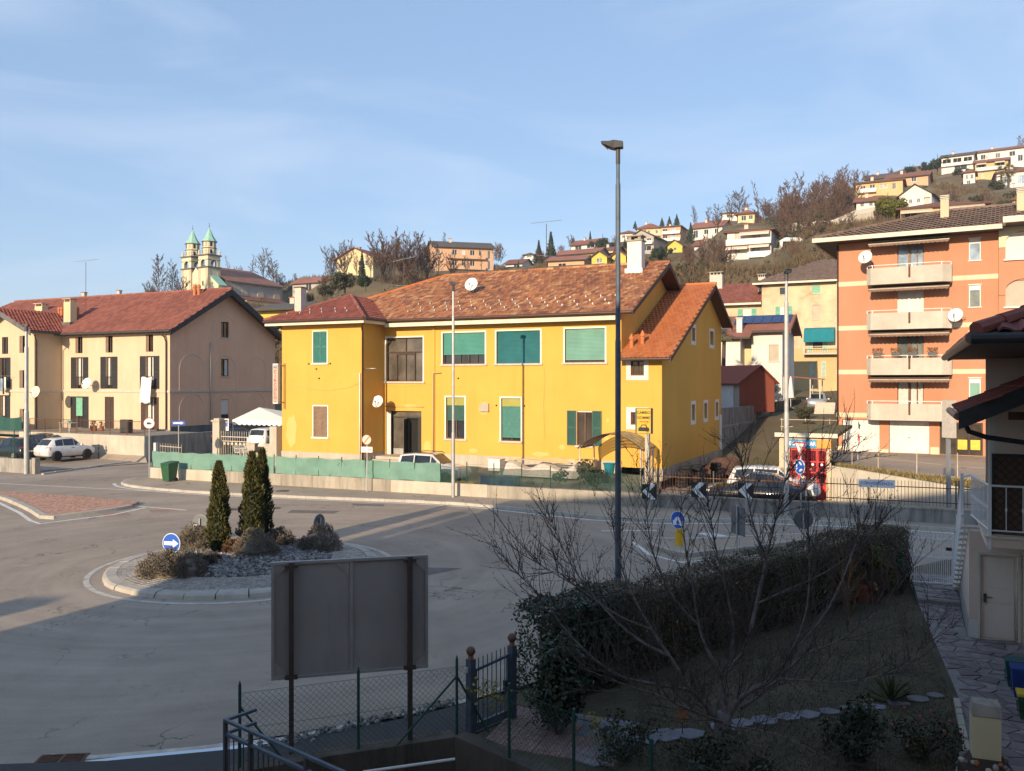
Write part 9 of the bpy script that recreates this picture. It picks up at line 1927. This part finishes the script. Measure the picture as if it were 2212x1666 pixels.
# porch roof over the balcony
px0,pz,py1,py0=-.55,4.93,2.1,-1.6;wP=4.0;sp2=.46
m=MB();m.poly([(px0,py0,pz),(px0,py1,pz),(px0+wP,py1,pz+wP*sp2),(px0+wP,py0,pz+wP*sp2)]);m.poly([(px0,py0,pz-.1),(px0,py1,pz-.1),(px0+wP,py1,pz+wP*sp2-.1),(px0+wP,py0,pz+wP*sp2-.1)]);PR=m.build("porch_roof","dark_wood",rh);l2=math.sqrt(1+sp2**2)
tile_roof(PR,RF,(px0,py0,pz),(0,1,0),(1/l2,0,sp2/l2),[(0,0),(py1-py0,0),(py1-py0,wP*l2),(0,wP*l2)],.24,.34,"tile_dark_red",100,amp=.06)
MB().tube((px0-.06,py0,pz-.05),(px0-.06,py1,pz-.05),.07,k=10).build("gutter","bronze_gutter",PR);b=MB();b.prism([(px0-.05,py0,pz-.28),(px0-.05,py0,pz+.03),(px0+wP,py0,pz+wP*sp2+.05),(px0+wP,py0,pz+wP*sp2-.28)],(0,-.06,0));b.build("verge_board","black_wood",PR)
MB().path([(px0+.02,py0+.15,pz-.1),(px0+.12,py0+.15,pz-.32),(px0+.4,py0+.2,pz-.42),(3.5,.6,pz-1.0)],.045,8).build("downpipe","black_plastic",PR,smooth=True);MB().box(.0,.1,.1,.2,3.5,pz+.1).build("porch_post","white_plaster",PR);MB().box(.3,3.5,-.2,-.08,pz-.15,pz+.0).build("porch_beam","brown_wood",PR)
# ---- white gate at the end of the path
wa,wb=Vector(G(1968,1264,.1)[:2]),Vector(G(2058,1270,.1)[:2]);wd=(wb-wa).normalized();wL=(wb-wa).length;wg=thing("garden_gate","white steel bar gate at the end of the stone path","gate",(wa.x,wa.y,.12),math.degrees(math.atan2(wd.y,wd.x)))
for z in(.05,.72,1.22):MB().box(0,wL,-.015,.015,z,z+.045).build("rail","bright_white",wg)
for x in(.0,wL):MB().box(x-.025,x+.025,-.025,.025,0,1.4).build("stile","bright_white",wg)
for i in range(10):x=.08+i*(wL-.16)/9;MB().tube((x,0,.06),(x,0,1.42),.008,k=5).build("bar","bright_white",wg)
for i in range(9):x=.08+(i+.5)*(wL-.16)/9;MB().tube((x,0,.06),(x,0,.82),.008,k=5).build("bar","bright_white",wg)
MB().box(wL-.16,wL-.03,-.04,.04,.95,1.03).build("lock","black_plastic",wg)
# ---- pebble-clad pillar at the bottom right
p_=P2(2128,1702);pl_=thing("stone_pillar","stubby yellow plaster pillar on a pebble-clad base","pillar",(p_[0],p_[1],0),-20);MB().box(-.17,.17,-.14,.14,.42,1.0).build("shaft","pale_yellow_plaster",pl_);MB().hexa([(-.18,-.15,1.01),(.18,-.15,1.01),(.18,.15,1.01),(-.18,.15,1.01),(-.16,-.12,1.17),(.17,-.13,1.15),(.17,.13,1.17),(-.15,.12,1.18)]).build("cap_block","concrete",pl_);MB().lathe((0,0,0),[(.36,-.1),(.33,.3),(.22,.44)],10).build("base_core","soil",pl_);R=random.Random(17)
for i in range(110):
 a=R.uniform(0,6.28);z=R.uniform(0,.44);r=.34-.02*z/.3 if z<.3 else .33-(z-.3)*.75;s=R.uniform(.03,.055);c=MB();c.lathe((0,0,0),[(.005,-s*.7),(s*.7,-s*.45),(s,0),(s*.7,s*.45),(.005,s*.7)],8);o=c.build("pebble",R.choice(("pebble","stone_grey","pale_concrete","terracotta"))if R.random()>.2 else "pebble",pl_,smooth=True);o.location=(r*math.cos(a),r*math.sin(a),z);o.rotation_euler=(R.uniform(0,6),R.uniform(0,6),R.uniform(0,6))
# ---- bins by the wall
for u,v,m_,lab,s in((2196,1488,"teal_bin","teal caddy bin behind the blue one by the pink wall",1.0),(2212,1512,"blue_bin","blue caddy bin by the pink wall",1.1),(2222,1560,"green_bin","green caddy bin at the right picture edge",.9)):
 p_=P2(u,v);t=thing("caddy_bin",lab,"bin",(p_[0],p_[1],.06),-25,group="caddy bins");MB().hexa([(-.14*s,-.13*s,0),(.14*s,-.13*s,0),(.14*s,.13*s,0),(-.14*s,.13*s,0),(-.18*s,-.17*s,.42*s),(.18*s,-.17*s,.42*s),(.18*s,.17*s,.42*s),(-.18*s,.17*s,.42*s)]).build("body",m_,t);MB().box(-.19*s,.19*s,-.18*s,.18*s,.42*s,.47*s).build("lid",m_ if m_!="green_bin" else "yellow_plastic",t);MB().path([(-.19*s,-.1,.3),(-.2*s,-.22*s,.18),(.19*s,-.22*s,.18),(.19*s,-.1,.3)],.012,5).build("handle","black_plastic",t)
# ---- hedge
hA=Vector((.72,14.4));hB=Vector((10.75,23.2));hd=(hB-hA).normalized();hL=(hB-hA).length;hn=Vector((-hd.y,hd.x));hdeg=math.degrees(math.atan2(hd.y,hd.x))
hg=thing("hedge","long clipped hedge dividing the garden from the road","hedge",(hA.x,hA.y,0),hdeg);hw_=1.0
def htop(x):return 1.54+.05*math.sin(x*1.3)+.03*math.sin(x*3.7)
MB().box(.4,hL-.3,.2,hw_-.2,.0,1.32).build("inner_growth","soil",hg)
def hedge_leaves(n,x0,x1,m,seed,size,out=.1):
 Rn=random.Random(seed);c=MB();c.rnd=[]
 for i in range(n):
  x=x0+(x1-x0)*Rn.random();f=Rn.random();lump=.05*math.sin(x*4.1+1)*math.sin(x*1.7);zt=htop(x)
  if f<.52:z=zt*Rn.random()**.8;p_=Vector((x,.06-lump+Rn.gauss(0,.05)+.03*math.sin(z*7+x*3),z));o=Vector((0,-1,.35))
  elif f<.88:y=hw_*Rn.random();p_=Vector((x,y,zt+Rn.gauss(0,.045)+lump));o=Vector((0,-.2,1))
  elif f<.97:z=zt*Rn.random();p_=Vector((x0+Rn.gauss(0,.05)if x0<.5 else x1+Rn.gauss(0,.05),hw_*Rn.random(),z));o=Vector((-1 if x0<.5 else 1,0,.3))
  else:z=zt*Rn.random();p_=Vector((x,hw_+Rn.gauss(0,.05),z));o=Vector((0,1,.3))
  o=(o+Vector((Rn.gauss(0,.6),Rn.gauss(0,.6),Rn.gauss(0,.6)))).normalized();t_=o.orthogonal().normalized();t_.rotate(Matrix.Rotation(Rn.uniform(0,6.28),3,o));b_=o.cross(t_);s=size*Rn.uniform(.6,1.3);c.quad(p_-t_*s,p_-b_*s*.5,p_+t_*s,p_+b_*s*.5);c.rnd.append(Rn.random())
 c.build("foliage",m,hg)
hedge_leaves(11000,0,2.0,"laurel_leaf",1,.04);hedge_leaves(32000,1.4,hL,"hedge_leaf",2,.027);hedge_leaves(32000,1.6,hL,"hedge_leaf_brown",3,.026)
tw_=MB();Rn=random.Random(8)
for i in range(1500):
 x=Rn.uniform(1.0,hL);y=Rn.uniform(0,hw_);z=htop(x)-.05;v=Vector((Rn.gauss(0,.08),Rn.gauss(0,.08),Rn.uniform(.08,.2)));p_=Vector((x,y,z));s=Vector((.003,.002,0));tw_.poly([p_-s,p_+s,p_+v])
tw_.build("twig","twig",hg,kind="stuff")
# ---- the bare fruit tree
def fruit_tree():
 Rn=random.Random(44);t=thing("bare_fruit_tree","spreading leafless fruit tree in the near garden","tree",(*P2(1562,1606),0));O=Vector((*P2(1562,1606),0));tr=MB();br=MB();bud=MB()
 def L(pts,dep):return[Vector(P(u,v,O.y+d))-O for(u,v),d in zip(pts,dep)]
 limbs=[]
 tr.path([Vector((0,0,-.15)),Vector((0,0,.1)),*L([(1560,1570),(1565,1540)],(.0,.02))],[.17,.14,.125,.12],12)
 spec=[([(1552,1560),(1520,1515),(1488,1488),(1447,1418),(1405,1359),(1347,1251),(1322,1126)],(0,-.1,-.2,-.3,-.2,.1,.3),.07),([(1490,1490),(1420,1480),(1322,1459),(1230,1376),(1180,1300),(1105,1225)],(-.2,-.4,-.6,-.8,-.9,-1.0),.04),([(1447,1418),(1370,1380),(1290,1300),(1225,1210),(1185,1110)],(-.3,-.1,.2,.4,.5),.035),([(1566,1545),(1562,1500),(1559,1459)],(.05,.1,.15),.085),([(1559,1459),(1525,1400),(1509,1351),(1501,1293),(1480,1188),(1472,1084)],(.15,.2,.3,.3,.5,.7),.045),([(1559,1459),(1585,1435),(1613,1401),(1634,1305),(1655,1209),(1676,1118),(1705,1000)],(.15,.2,.3,.5,.6,.8,1.0),.065),([(1655,1209),(1625,1130),(1610,1050),(1600,985)],(.6,.5,.5,.4),.025),([(1676,1118),(1730,1060),(1790,1000),(1830,975)],(.8,.7,.6,.6),.022),([(1575,1545),(1592,1515),(1625,1488),(1672,1468),(1705,1418),(1780,1334),(1822,1251),(1864,1130)],(0,-.05,-.1,-.1,-.2,-.2,-.1,0),.07),([(1672,1466),(1740,1470),(1822,1476),(1900,1460),(1960,1440),(2010,1380)],(-.1,-.3,-.5,-.6,-.7,-.7),.032),([(1600,1530),(1655,1493),(1738,1409),(1801,1393),(1884,1334),(1940,1270),(1975,1220)],(.05,.2,.4,.6,.8,.9,1.0),.04),([(1634,1305),(1700,1275),(1780,1240),(1850,1190),(1900,1130)],(.5,.3,.2,.1,0),.028),([(1509,1351),(1450,1290),(1410,1200),(1395,1110),(1400,1040)],(.3,.3,.2,.2,.2),.028),([(1405,1359),(1330,1330),(1250,1270),(1200,1240),(1150,1210)],(-.2,-.5,-.8,-1.0,-1.1),.024),([(1559,1459),(1590,1380),(1570,1280),(1545,1180),(1530,1090)],(.15,.0,-.3,-.4,-.5),.035),([(1560,1560),(1480,1530),(1420,1500),(1350,1480),(1250,1440)],(-.1,-.5,-.9,-1.2,-1.4),.028),([(1705,1418),(1740,1340),(1750,1250),(1745,1160)],(-.2,-.4,-.5,-.6),.03),([(1580,1570),(1640,1575),(1720,1600),(1790,1640)],(-.2,-.6,-1.0,-1.3),.022)]
 def smooth(pts,it=2):
  for _ in range(it):
   q_=[pts[0]]
   for i in range(len(pts)-1):q_+=[pts[i]*.75+pts[i+1]*.25,pts[i]*.25+pts[i+1]*.75]
   pts=q_+[pts[-1]]
  return pts
 def twig(p,d,ln,r,lev):
  n=5;pts=[p];dd=d.normalized()
  for i in range(n):dd=(dd+Vector((Rn.gauss(0,.10),Rn.gauss(0,.10),Rn.gauss(.06,.08)))).normalized();pts.append(pts[-1]+dd*ln/n)
  br.path(pts,[r*(1-.75*i/n)for i in range(n+1)],4 if r>.005 else 3)
  for i in range(1,n+1):
   for _ in range(2):
    if Rn.random()<.8:e=(pts[i]-pts[i-1]).normalized();sd=e.orthogonal().normalized();sd.rotate(Matrix.Rotation(Rn.uniform(0,6.28),3,e));q_=pts[i-1].lerp(pts[i],Rn.random());bud.tube(q_,q_+(sd+e).normalized()*Rn.uniform(.012,.03),.005,.002,3)
  if lev>0:
   for i in range(Rn.choice((2,3,4,5))):
    k=Rn.randint(1,n-1);e=(pts[k+1]-pts[k]).normalized();sd=e.orthogonal().normalized();sd.rotate(Matrix.Rotation(Rn.uniform(0,6.28),3,e));twig(pts[k],e*.8+sd*Rn.uniform(.4,.9)+Vector((0,0,.2)),ln*Rn.uniform(.25,.55),r*.6,lev-1)
 for pts,dep,r in spec:
  r*=.86;P_=smooth(L(pts,dep));n=len(P_);rs=[max(.006,r*(1-.9*(i/(n-1))**.8))for i in range(n)];tr.path(P_,rs,8 if r>.03 else 6);tot=sum((P_[i+1]-P_[i]).length for i in range(n-1));cnt=int(tot/.068)
  for j in range(cnt):
   f=.12+.88*(j+Rn.random())/cnt;k=min(n-2,int(f*(n-1)));e=(P_[k+1]-P_[k]).normalized();sd=e.orthogonal().normalized();sd.rotate(Matrix.Rotation(Rn.uniform(0,6.28),3,e));up=Vector((0,0,Rn.uniform(.1,1.1)));twig(P_[k],e*.6+sd*.7+up,Rn.uniform(.3,1.3)*(1.05-.25*f),Rn.uniform(.005,.009),1 if Rn.random()<.85 else 0)
  twig(P_[-1],P_[-1]-P_[-2],.5,rs[-1],1)
 tr.build("trunk","bark_grey",t,smooth=True);br.build("branches","twig_grey",t,smooth=True);bud.build("buds","twig_dark",t)
 lf=MB();lf.rnd=[]
 for i in range(70):p_=Vector(P(Rn.uniform(1180,1900),Rn.uniform(1250,1500),O.y+Rn.uniform(-.8,.6)))-O;d1=Vector((Rn.gauss(0,.02),Rn.gauss(0,.02),-.06));d2=Vector((Rn.gauss(0,1),Rn.gauss(0,1),0)).normalized()*.018;lf.quad(p_,p_+d1*.5+d2,p_+d1,p_+d1*.5-d2);lf.rnd.append(Rn.random())
 lf.build("dry_leaves","twig_orange",t,kind="stuff")
fruit_tree()
# ---- other garden plants
R=random.Random(77)
def gshrub(name,label,u,v,r,h,n,size,m,seed,cat="shrub",grp="garden shrubs"):
 p_=P2(u,v);Rr=random.Random(seed);L=[((Rr.gauss(0,r*.4),Rr.gauss(0,r*.4),h*(.3+Rr.random()*.55)),(r*.45,r*.45,h*.3))for _ in range(10)];return shrub(name,label,(p_[0],p_[1],0),L,n,size,m,seed,cat,grp)
gshrub("leafy_shrub","dark glossy shrub in front of the stepping stones",1850,1655,.42,.95,1900,.035,"laurel_leaf",1);t=gshrub("rose_shrub","low shrub with a few pink flowers near the path",1995,1640,.42,.6,1500,.025,"hedge_leaf",2)
f=MB();Rr=random.Random(3)
for i in range(9):f.lathe((Rr.gauss(0,.3),Rr.gauss(0,.25),.25+Rr.random()*.4),[(.004,-.015),(.022,0),(.016,.015),(.004,.02)],7)
f.build("flower","pink_petal",t)
gshrub("laurel_shrub","tall dark laurel filling the gate end of the hedge",1205,1590,.55,1.5,4200,.042,"laurel_leaf",14);gshrub("creeper_shrub","straggling dark creeper at the gate end of the hedge",1190,1575,.5,.7,1500,.03,"laurel_leaf",4);gshrub("creeper_shrub","yellowing creeper on the chain-link fence",1350,1645,.5,.6,1100,.03,"olive_leaf",5);gshrub("creeper_shrub","low leafy cover before the tree trunk",1530,1665,.6,.5,1400,.03,"olive_leaf",6);gshrub("golden_shrub","olive-green shrub against the hedge beside the white gate",1900,1290,.6,1.25,1600,.035,"gold_green_leaf",7);gshrub("leafy_shrub","dark round shrub at the hedge end by the white gate",1945,1285,.38,1.1,1400,.035,"laurel_leaf",8);gshrub("creeper_shrub","trailing plant at the bottom edge below the trunk",1640,1700,.5,.4,900,.03,"olive_leaf",9)
y_=MB();y_.rnd=[];p_=P2(1240,1600);Rr=random.Random(5)
yl_=thing("creeper","sprays of yellow leaves climbing the fence near the gate","creeper",(0,0,0));
for cu,cv,n in((1280,1560,40),(1300,1600,50),(1040,1490,30),(1065,1505,40),(1420,1640,40),(1330,1580,25)):
 for i in range(n):q_=Vector(P(cu+Rr.gauss(0,14),cv+Rr.gauss(0,14),12.9+Rr.gauss(0,.15)));d1=Vector((Rr.gauss(0,1),Rr.gauss(0,1),Rr.gauss(0,1))).normalized()*.035;d2=d1.orthogonal().normalized()*.022;y_.quad(q_-d1,q_-d2,q_+d1,q_+d2);y_.rnd.append(Rr.random())
y_.build("leaves","yellow_leaf",yl_,kind="stuff");s=MB();s.path([P(1020,1480,13.1),P(1070,1510,13.0),P(1150,1530,13.0),P(1280,1560,12.9),P(1330,1600,12.9)],.008,5);s.path([P(1280,1560,12.9),P(1300,1620,12.8),P(1420,1650,12.7)],.008,5);s.build("stem","bark",yl_)
yu=thing("yucca","spiky fan of green blades beside the stepping stones","yucca",(*P2(1925,1515),0));f=MB();f.rnd=[]
for i in range(46):a=Rr.uniform(0,6.28);el=Rr.uniform(.15,1.3);d=Vector((math.cos(a)*math.cos(el),math.sin(a)*math.cos(el),math.sin(el)));L_=Rr.uniform(.4,.65);sd=Vector((-d.y,d.x,0)).normalized()*.022;b_=d*.05;f.poly([b_-sd,b_+sd,d*L_*.6+sd*.7,d*L_+Vector((0,0,-.05)),d*L_*.6-sd*.7]);f.rnd.append(Rr.random())
f.build("blade","palm_leaf",yu)
t=thing("flower_pot","large terracotta pot by the hedge","flower pot",(*P2(1868,1300),.0));MB().lathe((0,0,0),[(.18,0),(.25,.38),(.29,.38),(.29,.46),(.24,.46),(.22,.36)],18).build("pot","terracotta",t);MB().lathe((0,0,0),[(.22,.36),(.01,.39)],18).build("soil_fill","soil",t)
t=thing("garden_toy","orange windmill ornament standing on the lawn","ornament",(*P2(1474,1590),0));MB().tube((0,0,0),(0,0,.3),.008,k=5).build("stick","dark_wood",t)
for i in range(6):a=i*1.047;MB().prism([(0,-.02,.33),(.1*math.cos(a),-.02,.33+.12*math.sin(a)),(.1*math.cos(a+.6),-.02,.33+.12*math.sin(a+.6))],(0,.01,0)).build("vane","orange_clay",t)
def small_tree(label,u,v,h,seed,m="twig_orange"):
 p_=P2(u,v);tm,cm=bare_tree_meshes(seed,h,.55,16,m,.005,6,.05,.1,m,3);t=thing("bare_shrub",label,"shrub",(p_[0],p_[1],.3),40);add(tm,"trunk",t);add(cm,"crown",t)
small_tree("leafless orange-stemmed shrub in front of the hedge",1830,1330,1.9,91);small_tree("leafless pinkish shrub near the terracotta pot",1890,1305,1.7,92,"twig")
# lawn blades and fallen leaves
g=MB();g.rnd=[];Rn=np.random.RandomState(3);lp=[Vector(p)for p in gpoly]
for i in range(26000):
 u=Rn.uniform(1380,2080);v=Rn.uniform(1290,1690);q_=P2(u,v);l_=RF.l((q_[0],q_[1],0))
 if l_[0]>path_left(l_[1])-.1:continue
 if(Vector(q_)-hA).dot(hn)>-.1:continue
 s=Rn.uniform(.02,.05);a=Rn.uniform(0,6.28);sd=(math.cos(a)*.006,math.sin(a)*.006);g.poly([(q_[0]-sd[0],q_[1]-sd[1],.01),(q_[0]+sd[0],q_[1]+sd[1],.01),(q_[0]+Rn.normal(0,.02),q_[1]+Rn.normal(0,.02),.012+s)]);g.rnd.append(Rn.rand())
g.build("grass","lawn_blade",None,kind="stuff",label="short dull grass of the near lawn")
g=MB();g.rnd=[]
for i in range(420):
 u=Rn.uniform(1300,2000);v=Rn.uniform(1330,1640);q_=P2(u,v)
 if(Vector(q_)-hA).dot(hn)>-.05:continue
 a=Rn.uniform(0,6.28);s=Rn.uniform(.02,.045);g.quad((q_[0]-s*math.cos(a),q_[1]-s*math.sin(a),.03),(q_[0]+s*.5*math.sin(a),q_[1]-s*.5*math.cos(a),.045),(q_[0]+s*math.cos(a),q_[1]+s*math.sin(a),.035),(q_[0]-s*.5*math.sin(a),q_[1]+s*.5*math.cos(a),.05));g.rnd.append(Rn.rand())
g.build("fallen_leaves","twig_orange",None,kind="stuff",label="fallen brown leaves scattered on the near lawn")
# ================================================================== the house the view is taken from (behind the camera; its shadow covers the foreground)
ta=math.tan(rad(SUN_AZ));tE=math.tan(rad(SUN_EL));cA=math.cos(rad(SUN_AZ))
vh=thing("viewing_house","house behind the viewer whose shadow covers the near road and garden",None,kind="structure")
def wx(w,Y):return w+ta*Y
Yb=-2.2
def hz_at(Yend,zend=0.0,Y=Yb):return zend+(Yend-Y)/cA*tE
h_main=hz_at(37.5,.55);m=MB();m.box(wx(-19.85,Yb),34,-14,Yb,-3,h_main);m.build("wall","cream_plaster",vh)
m=MB();m.box(wx(-20.9,Yb),wx(-19.85,Yb)-.01,-12,Yb,-3,hz_at(29.0));m.build("side_wing","cream_plaster",vh);m=MB();m.box(wx(-20.9,Yb),wx(-20.35,Yb),Yb-.7,Yb-.05,hz_at(29.0),hz_at(36.6));m.build("chimney","brown_wood",vh)
MB().box(wx(-23.6,Yb),wx(-22.6,Yb),Yb-.8,Yb,-3,hz_at(21.9)).build("shadow_post","concrete",vh)  # unseen post, added to throw the dark bar across the left road
# ================================================================== Haze: thin winter air over the whole place
hv=bpy.data.materials.new("haze_air");hv.use_nodes=True;hv.node_tree.nodes.clear();ho=hv.node_tree.nodes.new("ShaderNodeOutputMaterial");hp_=hv.node_tree.nodes.new("ShaderNodeVolumePrincipled");hp_.inputs["Color"].default_value=(0.80,0.88,1.0,1);hp_.inputs["Density"].default_value=0.00022;hv.node_tree.links.new(hp_.outputs[0],ho.inputs["Volume"])
MB().box(-950,950,-320,1850,-24,130).build("haze",hv,None,kind="stuff",label="thin pale winter haze over the valley")
